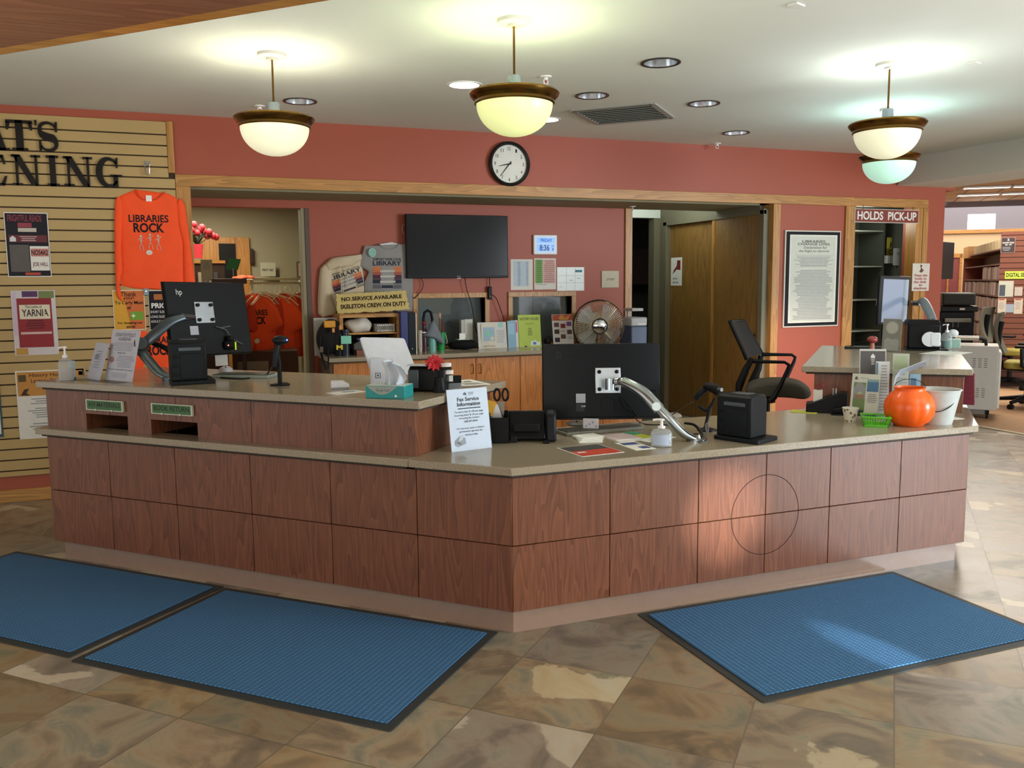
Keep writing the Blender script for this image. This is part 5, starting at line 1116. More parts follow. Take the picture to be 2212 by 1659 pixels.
k = 1/ppm(P); fl_ = MB(); rnd = random.Random(4); fc = Vector((-14*k, 0, h+18*k))
for ring_, (n, rad, lift) in enumerate(((11, 21*k, -.1), (9, 18*k, .35), (7, 13*k, .8), (5, 8*k, 1.2))):
    for i in range(n):
        a = 2*PI*i/n+ring_*.4; d = Vector((math.cos(a)*math.cos(lift), -abs(math.sin(lift))*.4+math.sin(a)*.4*math.cos(lift), math.sin(a)*math.cos(lift)*.8+math.sin(lift)*.45)); u = d.cross(Vector((0, 1, 0))); u = u.normalized() if u.length > .1 else Vector((1, 0, 0)); p1 = fc+d*rad; wd = rad*.24
        fl_.add([fc, fc+d*rad*.6+u*wd, p1+d*rad*.1, fc+d*rad*.6-u*wd, fc+d*rad*.6+Vector((0, -.003, 0))], [(0, 1, 4), (1, 2, 4), (2, 3, 4), (3, 0, 4)], M('b8202a', .6))
fl_.build('flower', pc); MB().tube([(fc.x, 0, fc.z), (-6*k, 0, h*.6), (-4*k, 0, .01)], .003, M('2c4a28', .6)).build('flower_stem', pc)
for dx, c, l in ((-26, 'c8c8d0', 14), (-22, '26305c', 10), (-4, 'b0602c', 12), (8, 'c8783c', 8)): MB().cyl((dx*k*.25, 0, h*.3), (dx*k, 0, h+l*k), .0035, M(c, .4)).build('pen', pc)
for i, (dx, dz) in enumerate(((10, 8), (14, -8))):
    mb = MB(); cxk, czk = dx*k, h+dz*k-.0
    for a in range(14):
        a0, a1 = 2*PI*a/14, 2*PI*(a+1)/14; R = 12*k
        mb.add([(cxk+R*math.cos(a0), R*.7*math.sin(a0), czk), (cxk+R*math.cos(a1), R*.7*math.sin(a1), czk), (cxk+R*math.cos(a1), R*.7*math.sin(a1), czk+.018), (cxk+R*math.cos(a0), R*.7*math.sin(a0), czk+.018)], [(0, 1, 2, 3)], M('d4d0c8', .5))
    mb.build('paper_band', pc, smooth=False)
P, w, h = put(982, 842, ZU, 30, 811); t = thing('card_holder', 'clear holder with black cards at the right of the receipt printer', 'holder', MF(P)); MB().box((-w/2, -.02, 0), (w/2, .02, h*.5), CLR).build('clear_tray', t, bev=.003); MB().box((-w*.35, -.01, h*.1), (w*.5, .012, h), BLK).build('card_stack', t, bev=.002); MB().box((-w*.42, -.013, h*.6), (-w*.1, -.008, h*1.02), PAPER).build('label', t)
# ---- fax sign
acrylic_stand('white Fax Service Information sign standing on the low worktop at the step of the desk', (976, 977), (1062.5, 966.5), 839.5, ZD, .16, M('c0d0e2', .45), [
    ('p', .40, .90, .48, .945, M('2c3a4c', .6), [(0, 0), (1, 0), (1, .6), (.5, 1), (0, .6)]), ('l', .50, .90, .68, .945, 2, M('3c4a5c', .6)), ('l', .38, .885, .70, .895, 1, M('5c6a7c', .6)),
    ('t', .24, .80, .78, .865, 'Fax Service', INK, .02), ('t', .23, .72, .80, .785, 'Information', INK, .02), ('r', .24, .675, .80, .690, INK), ('t', .15, .605, .86, .645, 'To send a fax: $ 1.00 per page', INK, .008), ('t', .14, .555, .86, .59, 'Incoming faxes: $ .50 per page', INK, .008), ('t', .25, .505, .76, .54, 'Incoming fax number:', INK, .008), ('t', .36, .455, .70, .485, '248.437.6593', INK, .008),
    ('t', .17, .34, .84, .375, 'For any local, state or federal', INK, .008), ('t', .22, .29, .80, .325, 'government agencies, fax', INK, .008), ('t', .36, .24, .68, .27, 'service is free.', INK, .008),
    ('p', .10, .07, .36, .24, M('8a9298', .5), [(0, .2), (.25, 0), (1, .25), (.95, .8), (.5, 1), (.05, .6)]), ('p', .13, .10, .3, .18, M('5a6268', .5), [(0, .4), (.6, 0), (.7, .3), (.1, .8)]), ('p', .18, .16, .32, .25, M('b8c0c8', .5), [(0, 0), (.7, .2), (1, 1), (.3, .8)])])
# ---- organiser, scissors, phone
P, w, h = put(1079, 958, ZD, 42, 893); og = thing('desk_organiser', 'black desk organiser with yellow and white notes, right of the fax sign', 'organiser', MF(P)); k = 1/ppm(P)
mb = MB(); mb.box((-w/2, 0, 0), (w/2, .10, .004), BLK); mb.box((-w/2, 0, 0), (w/2, .004, h*.85), BLK); mb.box((-w/2, .096, 0), (w/2, .10, h), BLK); mb.box((-w/2, 0, 0), (-w/2+.004, .10, h), BLK); mb.box((w/2-.004, 0, 0), (w/2, .10, h), BLK); mb.build('caddy', og)
for i, (dx, c, hh, rr) in enumerate(((-20, 'd8a83a', 34, .3), (-8, 'd4d4d8', 24, -.3), (-14, 'c8c8cc', 18, .1), (-22, 'b8bcc4', 8, 0))): mb = MB(); mb.cbox((0, 0, 0), (.045, .0015, .07), M(c, .6)); mb.build('note', og, Matrix.Translation((dx*k, .03+.012*i, h+(hh-24)*k)) @ Matrix.Rotation(rr, 4, 'Y'))
scs = thing('scissors', 'black handled scissors with red inner rings, standing points down in the organiser', 'scissors', MF(P+Vector((.03, .05, h*.12))), None)
for sx in (-1, 1):
    pts = [(sx*9*k+sx*7*k*math.cos(a)*.9, .02, h*.88+36*k+13*k*math.sin(a)) for a in [2*PI*i/16 for i in range(16)]]
    MB().tube(pts, .0055, BLK, 8, close=True).build('handle_ring', scs); MB().tube([(x*.96+sx*.0, .0195, z) for x, y, z in pts], .003, M('a03a2c', .5), 8, close=True).build('inner_ring', scs)
MB().prism([(-8*k, h*.86+22*k), (8*k, h*.86+22*k), (3*k, h*.3), (0, .02), (-3*k, h*.3)], .018, .022, M('8a8478', .3, .8), ax='y').build('blades', scs)
P, w, h = put(1150, 956, ZD, 104, 891); ph = thing('desk_phone', 'black desk phone seen from behind on the low worktop, left of the curved monitor', 'phone', MF(P)); 
mb = MB(); mb.prism([(0, h*.12), (.03, h*.02), (.16, h*.10), (.10, h*.95), (.075, h)], -w/2, w*.28, BLK, ax='x'); mb.build('console', ph, bev=.008)
mb = MB(); mb.prism([(0, 0), (.15, 0), (.12, h*.9), (.06, h*1.02), (.02, h*.9)], w*.28, w*.50, DKP, ax='x'); mb.build('handset_side', ph, bev=.012); MB().box((w*.22, -.035, 0), (w*.36, .01, .012), BLK).build('stand_foot', ph, bev=.003); MB().box((-w*.46, -.008, 0), (-w*.32, .02, h*.22), BLK).build('foot', ph, bev=.003)
MB().box((-w*.4, -.0, h*.35), (w*.15, .012, h*.6), M('0a0b0c', .5)).build('wall_mount_recess', ph, bev=.004)
# ---- pumpkin pail, bucket, basket, cup
P, w, h = put(1962, 918, ZD, 104, 836); pk = thing('pumpkin_pail', 'bright orange plastic pumpkin pail with thin black wire handle on the right desk corner', 'pail', MF(P)); R = w/2; PO = M('ff6410', .32, var=.05, coat=.3, name='orange_plastic')
prof = [(.55, 0), (.60, .03), (.62, .05), (.80, .12), (.96, .30), (1.0, .48), (.96, .64), (.82, .80), (.62, .90), (.58, .94), (.62, 1.0)]; n = 72; rows = []
for r, z in prof:
    g = .06*math.sin(PI*min(1, max(0, (z-.04)/.86)))**.7; rows.append([(R*r*(1-g*(1-abs(math.cos(4.5*(2*PI*i/n)+.4))**.5))*math.cos(2*PI*i/n), R*r*(1-g*(1-abs(math.cos(4.5*(2*PI*i/n)+.4))**.5))*math.sin(2*PI*i/n), h*z) for i in range(n)])
rows2 = [[(x*.95, y*.95, max(.004, z)) for x, y, z in rw] for rw in rows[::-1]]
MB().loft(rows+rows2, PO).build('pail', pk, ang=60)
MB().tube([(R*.60*math.cos(a), 0.02+R*.2*math.sin(a), h*.96+.045*math.sin(a)) for a in [PI*i/16 for i in range(17)]], .0016, BLK, 6).build('wire_handle', pk)
P, w, h = put(2023, 914, ZD, 76, 840); bk_ = thing('bucket', 'white translucent plastic bucket with black band handle behind the pumpkin pail', 'bucket', MF(P)); R = w/2; TW = M('cfd6d4', .4, alpha=.88)
MB().lathe([(R*.78, 0), (R*.82, .01), (R*1.18, h*.97), (R*1.24, h*.98), (R*1.24, h), (R*1.15, h), (R*.80, .012), (.001, .010)], TW, 48, cap=False).build('shell', bk_)
MB().tube([(-R*.2+R*1.2*math.cos(a)*1.0, -R*1.20*math.sin(a)*.95, h*(.95-.55*math.sin(a))) for a in [PI*.02+PI*.75*i/16 for i in range(17)]], .0045, BLK, 8, sx=.5).build('handle', bk_)
P, w, h = put(1887, 925, ZD, 58, 897); A, B = AZ(1867, 922, ZD), AZ(1918, 924, ZD); gb = thing('plastic_basket', 'small lime green slotted plastic basket left of the pumpkin pail', 'basket', MX(A, (B-A), Vector((0, 0, 1)).cross(B-A), (0, 0, 1))); w = (B-A).length; D = .10; h = .052; GR = M('58b820', .4, coat=.2)
mb = MB()
mb.box((0, 0, 0), (w, D, .002), GR); mb.box((0, 0, 0), (w, .002, h*.25), GR); mb.box((0, D-.002, 0), (w, D, h*.25), GR); mb.box((0, 0, 0), (.002, D, h*.25), GR); mb.box((w-.002, 0, 0), (w, D, h*.25), GR); ex = .012
for f in range(11):
    u = f/10
    for y_, e_ in ((0, -1), (D, 1)): mb.tube([(u*w, y_, h*.2), ((u-.5)*(w+2*ex)+w/2, y_+e_*ex, h)], .0022, GR, 5)
for f in range(6):
    u = f/5
    for x_, e_ in ((0, -1), (w, 1)): mb.tube([(x_, u*D, h*.2), (x_+e_*ex, (u-.5)*(D+2*ex)+D/2, h)], .0022, GR, 5)
mb.tube([(-ex, -ex, h), (w+ex, -ex, h), (w+ex, D+ex, h), (-ex, D+ex, h)], .005, GR, 8, close=True); mb.build('basket', gb)
P, w, h = put(1836, 911, ZD, 27, 881); cup = thing('paper_cup', 'white paper cup printed with brown leaves, left of the green basket', 'cup', MF(P)); R = w/2
LF = nt('leaf_print_paper'); t_, b_ = LF[1], LF[2]; tc = N(t_, 'ShaderNodeTexCoord'); vo = N(t_, 'ShaderNodeTexVoronoi', i_Scale=48.0); t_.links.new(tc.outputs['Object'], vo.inputs['Vector']); t_.links.new(ramp(t_, vo.outputs['Distance'], [(.0, '5a3020'), (.30, '8a7a48'), (.36, 'd8d4c8')]), b_.inputs['Base Color'])
MB().lathe([(R*.82, 0), (R*1.25, h), (R*1.2, h), (R*.78, .003), (.001, .003)], LF[0], 32, cap=False).build('cup_wall', cup); MB().tube([(R*1.25*math.cos(2*PI*i/24), R*1.25*math.sin(2*PI*i/24), h) for i in range(24)], .0015, PAPER, 6, close=True).build('rolled_rim', cup)
# ---- brochures at the right
def brochure(px0, py0, px1, py1, ytop, name, lab, bg, items, z=ZD, tilt=.18, **k): return acrylic_stand(lab, (px0, py0), (px1, py1), ytop, z, tilt, bg, items, name=name, **k)
GRN = M('5c7a2c', .6)
brochure(1834, 899, 1894, 904, 808, 'brochure_holder', 'acrylic holder with library brochures showing a lawn photo, left of the pumpkin pail', M('cfd2c4', .5), [('t', .30, .88, .6, .92, 'Library', M('6a706a', .6)), ('p', .10, .86, .2, .94, M('2c3428', .6), [(0, 0), (1, 0), (1, .6), (.5, 1), (0, .6)]),
    ('r', .08, .12, .52, .80, GRN), ('p', .08, .42, .52, .80, M('8a8f94', .6), [(0, 0), (1, 0), (1, .7), (.6, 1), (.3, 1), (0, .6)]), ('r', .12, .42, .48, .52, M('8a6a4c', .6)), ('p', .22, .52, .4, .6, M('b8c05a', .6), [(0, 0), (1, .3), (.6, 1)]), ('r', .56, .60, .97, .82, M('2f6a9a', .5)), ('r', .56, .82, .97, .88, M('7aa0a8', .6)), ('l', .58, .34, .95, .56, 5), ('r', .56, .03, .97, .09, M('2f5a70', .6)), ('r', .02, .02, .5, .16, M('23282a', .5))])
brochure(1855, 896, 1912, 897, 754, 'sign_holder', 'dark sign with a small white house emblem standing behind the brochures', M('c4c0b8', .5), [('r', .03, .30, .97, .97, M('2a1c16', .4)), ('r', .03, .03, .97, .3, M('7a2c2a', .5)), ('p', .42, .86, .58, .93, M('d8d4cc', .5), [(0, 0), (1, 0), (1, .5), (.5, 1), (0, .5)]), ('l', .42, .76, .58, .85, 3, M('d8d4cc', .5)), ('t', .1, .60, .35, .64, 'NEXT', M('8a4a3c', .5)), ('t', .6, .5, .9, .54, 'REG', M('8a4a3c', .5))], tilt=.1)
brochure(1888, 900, 1918, 901, 781, 'brochure_holder', 'upright white leaflets with a blue strip in an acrylic pocket', M('d4d8da', .5), [('r', .02, .7, .18, .98, M('4a7a90', .5)), ('l', .3, .1, .9, .95, 16, M('9aa0a4', .6))], tilt=.05)
brochure(1925, 897, 1960, 898, 764, 'brochure_holder', 'pale green and white sheets in a tall clear holder behind the pumpkin pail', M('b4baa8', .5), [('r', .1, .75, .9, .97, M('a4b088', .6)), ('l', .1, .1, .9, .7, 9, M('9aa0a0', .6))], tilt=.05)
brochure(1962, 898, 1986, 899, 808, 'brochure_holder', 'light blue pamphlet in a clear holder behind the bucket', M('8ab4cc', .5), [('r', .1, .7, .6, .9, M('3a6a90', .5)), ('r', .3, .3, .9, .6, M('c4d8e0', .6))], tilt=.1)
t = thing('magazine', 'white magazine drooping over the clear brochure holder behind the pumpkin pail', 'magazine', W_(1950, 800, 4.75)); I = t.matrix_world.inverted(); rows = []
for px, py in ((1930, 835), (1934, 815), (1945, 800), (1965, 793), (1985, 785), (2000, 780)):
    a = I @ W_(px, py, 4.72); b = I @ W_(px+2, py+(9 if px > 1940 else 4), 4.85); rows.append([a, b, b+Vector((0, 0, .004)), a+Vector((0, 0, .004))])
MB().loft(rows, M('a8aeb8', .4)).build('pages', t)
P, w, h = put(1785, 893, ZD, 84, 845); og = thing('desk_organiser', 'black sloping desk organiser with white slips and pens, right of the chair', 'organiser', MF(P)); k = 1/ppm(P)
MB().prism([(-w/2, 0), (w/2, 0), (w/2, h*.9), (w*.36, h*.95), (-w*.38, h*.42), (-w/2, h*.40)], 0, .12, BLK, ax='y').build('body', og, bev=.004)
for i in range(3): mb = MB(); mb.cbox((0, 0, 0), (.05, .002, .07), PAPER); mb.build('paper_slip', og, Matrix.Translation((-w*.22, .05+.012*i, h*.72)))
for i, (dx, c) in enumerate(((.15, 'a8a8a8'), (.22, 'c8c8d0'), (.3, '5a3028'))): MB().cyl((w*dx, .06, h*.6), (w*dx, .06, h*1.08), .004, M(c, .4)).build('pen', og)
t = thing('scissors', 'red handled scissors sticking up from the black sloping organiser', 'scissors', MF(P+Vector((0, .08, h)))); 
for sx in (-1, 1): MB().tube([(w*.08+sx*.014+.012*math.cos(a), 0, .022+.017*math.sin(a)+sx*.006) for a in [2*PI*i/14 for i in range(14)]], .0025, M('8a1e28', .4), 6, close=True).build('handle_ring', t)
MB().cyl((w*.08, 0, -.04), (w*.08, 0, .006), .003, STEEL).build('blades', t)
P, w, h = put(1825, 898, ZD, 56, 882); t = thing('stapler', 'black stapler lying behind the leaf-printed paper cup', 'stapler', MF(P, .1)); MB().box((-w/2, 0, 0), (w/2, .035, .008), BLK).build('base', t, bev=.003); MB().prism([(-w*.45, h*.45), (w*.5, h*.35), (w*.5, h*.9), (0, h*1.1), (-w*.45, h*.8)], 0, .03, BLK, ax='y').build('arm', t, bev=.004)
# ---- on the raised right worktop
acrylic_stand('grey card with a white starburst in a clear holder on the raised worktop', (1904, 757), (1944, 760), 689, ZU, .05, M('8f9088', .5), [('p', .14, .52, .86, .94, M('c8c8c0', .5), [((.5+(.5 if i % 2 else .4)*math.cos(PI*i/16)), (.5+(.5 if i % 2 else .4)*math.sin(PI*i/16))) for i in range(32)]), ('r', .12, .02, .9, .36, M('b4b4b0', .5)), ('p', .12, .3, .9, .42, M('b4b4b0', .5), [(0, 0), (1, 0), (.9, .8), (.5, .5), (.2, 1)])])
P, w, h = put(1884, 754, ZU, 22, 725); t = thing('rubber_stamp', 'red knobbed wooden stamp standing on the raised worktop', 'stamp', MF(P)); R = w/2
MB().lathe([(R*.45, 0), (R*.4, h*.35), (R*.35, h*.45)], M('b87a5c', .4), 24).build('neck', t); MB().ball((0, 0, h*.70), R, M('9a3c3c', .3, coat=.3), 24, 14, (1, 1, .72)).build('knob', t)
P, w, h = put(1995, 757, ZU, 66, 692); rp = thing('receipt_printer', 'black printer with a white paper roll on the raised right worktop', 'printer', MF(P, .15)); MB().prism([(0, .01), (.2, .01), (.2, h), (.05, h), (0, h*.86)], -w/2, w*.5, BLK, ax='x').build('body', rp, bev=.012); MB().box((-w*.52, -.03, 0), (w*.72, .2, .012), BLK).build('base_plate', rp, bev=.004)
MB().cyl((w*.16, -.022, h*.38), (w*.16, .02, h*.38), w*.24, M('cdd0d4', .6), 40).build('paper_roll', rp); MB().box((w*.16, -.024, h*.14), (w*.48, .0, h*.60), M('cdd0d4', .6)).build('paper_tail', rp, bev=.01)
pump('clear pump bottle with teal gel on the raised right worktop', 2044, 753, ZU, 22, 700, M('2a8a78', .3), None, hl=.5)
P, w, h = put(2060, 752, ZU, 26, 706); t = thing('tissue_pack', 'small tissue pack with white tissue behind the teal pump bottle', 'tissue box', MF(P)); MB().box((-w/2, 0, 0), (w/2, .09, h*.42), M('9ac0b4', .4)).build('carton', t, bev=.004); MB().ball((-w*.1, .04, h*.68), w*.42, M('d4d8d8', .8), 16, 10, (1, .5, .8)).build('tissue', t)
flat('loose_paper', 'white sheets lying under the base of the raised worktop printer', 'paper', ((1985, 764), (2060, 768), (1990, 756)), ZU, PAPER)
t = thing('desk_tray', 'dark flat tray under the right monitor', 'tray', MF(AZ(1868, 752, ZU))); MB().prism(rrect(.28, .16, .02), 0, .012, BLK).build('tray', t, bev=.004); MB().tube([(-.1, 0, .012), (-.04, 0, .04), (.06, 0, .045)], .005, BLK).build('clip', t)
# ================================================================ closet, corridor, holds bay
def closet_door(n, pxa, pxb, x):
    a, b = AX(pxa, 480, x).y, AX(pxb, 470, x).y
    o = MB().box((0, 0, 0), (.03, a-b, 2.11), DOORW).build('door_%d' % n, mtx=Matrix.Translation((x, b, .012)), bev=.002); o['kind'] = 'structure'
    MB().lathe([(.001, 0), (.022, 0), (.022, .004), (.014, .004), (.012, .001), (.001, .001)], BRASS, 24).build('finger_pull', o, MX((-.004, (a-b) if n == 1 else .08, .95), (0, 1, 0), (0, 0, 1)) @ Matrix.Translation((-.06 if n == 1 else 0, 0, 0)))
    return o
d1 = closet_door(1, 1434, 1541, DX+.045); d2 = closet_door(2, 1539, 1646, DX+.005); yy = AX(1539, 480, DX+.005).y-AX(1646, 470, DX+.005).y; MB().box((-.004, yy-.05, 0), (0, yy, 2.11), OAKV).build('edge_band', d2, bev=.001)
upright('trim_14', DX-.012, DX+.11, y0=8.60, y1=8.67, z1=2.16, mt=GREYB); upright('trim_15', DX-.012, DX+.11, y0=6.86, y1=6.92, z1=2.16, mt=GREYB)
struct('trim_16', MB().box((DX-.012, 6.86, 2.12), (DX+.02, 8.67, 2.17), GREYB), bev=.002)
a = AX(1448, 557, DX+.03); b = AX(1471, 617, DX+.03)
sheet('paper_sign', 'white paper with a red figure taped on the left sliding closet door', 'paper', MX((DX+.040, a.y, b.z), (0, -1, 0), (0, 0, 1)), a.y-b.y, a.z-b.z, PAPER, [('p', .15, .4, .9, .9, M('7a2a2c', .6), [(0, 0), (.15, .3), (.5, .6), (.55, 1), (.95, 1), (.95, .3), (.5, .35)]), ('t', .2, .22, .6, .28, 'READING', INK), ('t', .2, .08, .7, .14, 'MATTERS', INK)])
t = thing('cloth', 'pale bluish cloth hanging at the far edge of the dark doorway', 'cloth', AY(1412, 590, 8.9)); mb, zf = cloth([(-.07, -.05), (-.03, -.14), (.0, -.24), (.06, -.24), (.06, .16), (.0, .10)], M('8a98b0', .8), .03, 10, 16, .01, 3, 8); mb.build('fabric', t, XF)
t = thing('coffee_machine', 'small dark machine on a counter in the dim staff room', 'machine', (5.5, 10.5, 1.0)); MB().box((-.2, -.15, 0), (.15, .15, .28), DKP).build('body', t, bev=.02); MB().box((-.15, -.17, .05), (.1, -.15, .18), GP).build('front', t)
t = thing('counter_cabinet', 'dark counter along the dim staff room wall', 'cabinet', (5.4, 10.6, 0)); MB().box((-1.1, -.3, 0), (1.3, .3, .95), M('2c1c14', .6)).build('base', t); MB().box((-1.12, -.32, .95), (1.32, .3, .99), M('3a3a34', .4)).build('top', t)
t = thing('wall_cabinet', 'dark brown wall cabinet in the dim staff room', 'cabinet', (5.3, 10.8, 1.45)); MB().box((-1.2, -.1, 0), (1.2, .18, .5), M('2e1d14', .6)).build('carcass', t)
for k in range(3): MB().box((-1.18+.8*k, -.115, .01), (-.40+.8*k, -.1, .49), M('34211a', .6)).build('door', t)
t = thing('sprinkler', 'small sprinkler under the soffit at the top of the doorway oak trim', 'sprinkler', (4.10, 7.35, ZH), 'ceiling sprinklers'); MB().lathe([(.001, 0), (.03, 0), (.028, -.006), (.001, -.008)][::-1], WHT, 20).build('escutcheon', t); MB().cyl((0, 0, -.005), (0, 0, -.035), .005, STEEL).build('body', t); MB().lathe([(.001, -.035), (.014, -.035), (.014, -.037), (.001, -.037)][::-1], WHT, 16).build('deflector', t)
# holds bay
a = AY(1847, 450, YW-.03); b = AY(1984, 483, YW-.03)
hs = thing('hanging_sign', 'brown HOLDS PICK-UP sign hanging in the bay opening at the right', 'sign', MX((a.x, YW-.03, b.z), (1, 0, 0), (0, 0, 1))); w, h = b.x-a.x, a.z-b.z
MB().box((0, 0, -.012), (w, h, 0), M('d0ccc0', .4)).build('board', hs, bev=.002); mb = MB(); mb.box((.006, .006, 0), (w-.006, h-.006, .001), M('7a3020', .45)); mb.build('brown_face', hs, smooth=False)
mb = MB(); mb.text('HOLDS  PICK-UP', w*.04, h*.20, w*.96, h*.82, .0015, M('dcdcd4', .5), .025); mb.build('lettering', hs, smooth=False)
for u in (.12, .9): MB().tube([(w*u, h-.012, .002), (w*u, h+.02, .006), (w*u, h+.03, -.0)], .003, BRASS).build('hook', hs)
hb = thing('hold_shelf', 'grey-green metal shelving inside the holds pick-up bay', 'shelf', (6.3, 7.6, 0)); 
zs = [AY(1860, y, 7.5).z for y in (576, 648, 715)]
xr_ = AY(1902, 600, 7.5).x-6.3
for i, z in enumerate(zs+[2.02, .3]): MB().box((-.1, -.12, z-.008), (xr_, .28, z+.008), M('a0a496', .5)).build('shelf', hb, bev=.002)
MB().box((-.1, .27, 0), (xr_, .29, 2.2), SH).build('back_panel', hb); MB().box((xr_, -.12, 0), (xr_+.025, .29, 2.2), M('4c5046', .5)).build('side_panel', hb)
def pst(x0, y0, x1, y1, name, lab, bg, items, Y, cat='paper'): mt, w, h = wallq(x0, y0, x1, y1, Y); return sheet(name, lab, cat, mt, w, h, bg, items)
pst(1916, 513, 1957, 568, 'picture_book', 'yellow picture book standing in the holds bay', M('b4a834', .5), [('t', .45, .2, .62, .95, 'B\nR\nG', INK, .03), ('t', .12, .05, .3, .8, 'F\nO\nR', INK, .03), ('r', .66, .5, .98, .98, M('b8a86c', .5))], 7.62, 'book')
pst(1930, 536, 1956, 573, 'plastic_bag', 'pale grey bag hung before the yellow book in the holds bay', M('8c8c84', .6), [('r', .3, .6, .5, .75, M('6a6a62', .6))], 7.50, 'bag'); pst(1907, 552, 1932, 569, 'box', 'small white boxes on the top shelf in the holds bay', M('a8a89c', .6), [('r', .45, 0, .52, 1, M('5a5a50', .6))], 7.55, 'box')
pst(1893, 646, 1901, 660, 'note_card', 'small white card at the shelf edge in the holds bay', M('b0b0a8', .6), [], 7.36, 'card')
poster(1972, 569, 2006, 628, 'notice', 'white notice in red letters, Please take holds to the desk for checkout', M('cfc9bd', .5), [('p', .36, .66, .66, .96, M('5a3a24', .5), [(.2, 1), (.7, .9), (.5, .6), (1, .3), (.6, 0), (.1, .1), (.4, .5)]), ('t', .12, .52, .88, .62, 'Please take', M('9a2a24', .5), .02), ('t', .16, .40, .84, .50, 'holds to', M('9a2a24', .5), .02), ('t', .1, .28, .85, .38, 'the desk', M('9a2a24', .5), .02), ('t', .4, .17, .62, .26, 'for', M('9a2a24', .5), .02), ('t', .1, .05, .9, .15, 'checkout.', M('9a2a24', .5), .02)], Y=YW-.034, cat='sign')
# ================================================================ task chair
dC = 7.0; base = W_(1665, 700, dC); ch = thing('task_chair', 'black mesh-backed task chair with brown-grey seat behind the desk, facing right', 'chair', MF((base.x, base.y, 0)))
CI = ch.matrix_world.inverted(); MESHB = M('26282a', .7, var=.15, scale=90); SEATM = M('4a463a', .85, var=.15, scale=14, bump=.3)
def cp_(l, dd=0): return [CI @ W_(1340+x/3.4558, 420+y/3.4558, dC+dd) for x, y in l]
bk = cp_([(822, 955), (845, 1010), (905, 1140), (945, 1235)], -.10); fk = cp_([(925, 945), (950, 1000), (1015, 1110), (1060, 1190)], .26)
mb = MB(); rows = []
for p, q in zip(bk, fk):
    rows.append([p.lerp(q, i/8)+Vector((-.05*math.sin(PI*i/8), 0, 0)) for i in range(9)]+[p.lerp(q, i/8)+Vector((-.05*math.sin(PI*i/8)+.014, 0, 0)) for i in range(8, -1, -1)])
mb.loft(rows, MESHB); mb.build('backrest_mesh', ch)
mb = MB(); mb.tube(bk, .016, BLK, 8); mb.build('backrest_frame', ch); mb = MB(); mb.tube(fk, .014, BLK, 8); mb.build('backrest_frame', ch)
top = [rows[0][i] for i in range(9)]; mb = MB(); mb.tube(top, .015, BLK, 8); mb.build('top_rail', ch)
for dd, pth in ((-.06, [(985, 1225), (940, 1300), (890, 1420), (880, 1480), (960, 1525), (1110, 1540)]), (.18, [(1050, 1205), (1030, 1300), (985, 1400), (975, 1480)])): mb = MB(); mb.tube(cp_(pth, dd), [.022, .028, .032, .032, .026, .022][:len(pth)], BLK, 10); mb.build('back_support', ch)
mb = MB(); rows = []
prof = [(935, 1490), (925, 1440), (960, 1400), (1040, 1380), (1150, 1375), (1270, 1378), (1360, 1400), (1425, 1455), (1428, 1490), (1390, 1515), (1340, 1508), (1230, 1495), (1080, 1495)]
for v, sc_ in ((-.22, .80), (-.20, .93), (-.12, 1), (.12, 1), (.20, .93), (.22, .80)):
    pp = cp_(prof, 0); c0 = sum(pp, Vector())/len(pp); rows.append([c0+(p-c0)*sc_+Vector((0, v, 0)) for p in pp])
mb.loft(rows, SEATM); mb.build('seat', ch, sub=1)
for dd, pth in ((-.25, [(985, 1243), (1040, 1248), (1225, 1252), (1258, 1272), (1250, 1305), (1200, 1420), (1150, 1515), (1115, 1545)]), (.25, [(1055, 1195), (1130, 1195), (1280, 1197), (1305, 1215), (1298, 1245), (1240, 1370)])):
    n = len(pth); mb = MB(); mb.tube(cp_(pth, dd), [.018, .014, .012, .013, .014, .017, .022, .024][:n], BLK, 10); mb.build('armrest', ch)
mb = MB(); mb.tube(cp_([(960, 1520), (1060, 1540), (1150, 1530)], -.05), .028, BLK, 10); mb.build('seat_bracket', ch)
c0 = cp_([(1095, 1555)], 0)[0]; cx_, cy_ = c0.x, 0
MB().cyl((cx_, 0, .12), (cx_, 0, c0.z), .025, BLK, 20).build('column', ch); MB().cyl((cx_-.05, 0, c0.z-.08), (cx_-.03, -.0, c0.z+.0), .012, BLK).build('lever', ch)
for k in range(5):
    a = 2*PI*k/5+.3; MB().tube([(cx_, 0, .14), (cx_+.30*math.cos(a), .30*math.sin(a), .075)], [.028, .018], BLK, 8).build('base_leg', ch); MB().cyl((cx_+.30*math.cos(a), .30*math.sin(a)-.012, .03), (cx_+.30*math.cos(a), .30*math.sin(a)+.012, .03), .03, BLK, 20).build('caster', ch)
# ================================================================ back counter in the recess
ZB = .905; YB = 7.0; xl = AY(710, 771, YB).x
bc = slab('back_worktop', 'grey-beige speckled worktop of the long oak cabinet in the recess', [(xl, YB), (4.10, YB), (4.10, YR-.01), (xl, YR-.01)], ZB, .034, .008, .018)
xs = [xl+.03]; e0 = AY(1125, 850, YB+.03).x; step = e0-AY(1030, 850, YB+.03).x; k = e0
while k > xl+.2: k -= step
edges = [max(xl+.04, k)]; k += step
while k < 4.08: edges.append(k); k += step
edges[-1] = min(edges[-1], 4.07)
for i in range(len(edges)-1):
    if i % 2 == 1 and i+1 < len(edges)-1 or True:
        pass
i = 0; ci = 0; names = ['leftmost oak base cabinet in the recess, behind the card reader', 'oak base cabinet in the recess behind the payment terminal', 'oak base cabinet with two handles behind the red flower', 'oak base cabinet in the recess just left of the curved monitor', 'oak base cabinet in the recess behind the curved monitor']
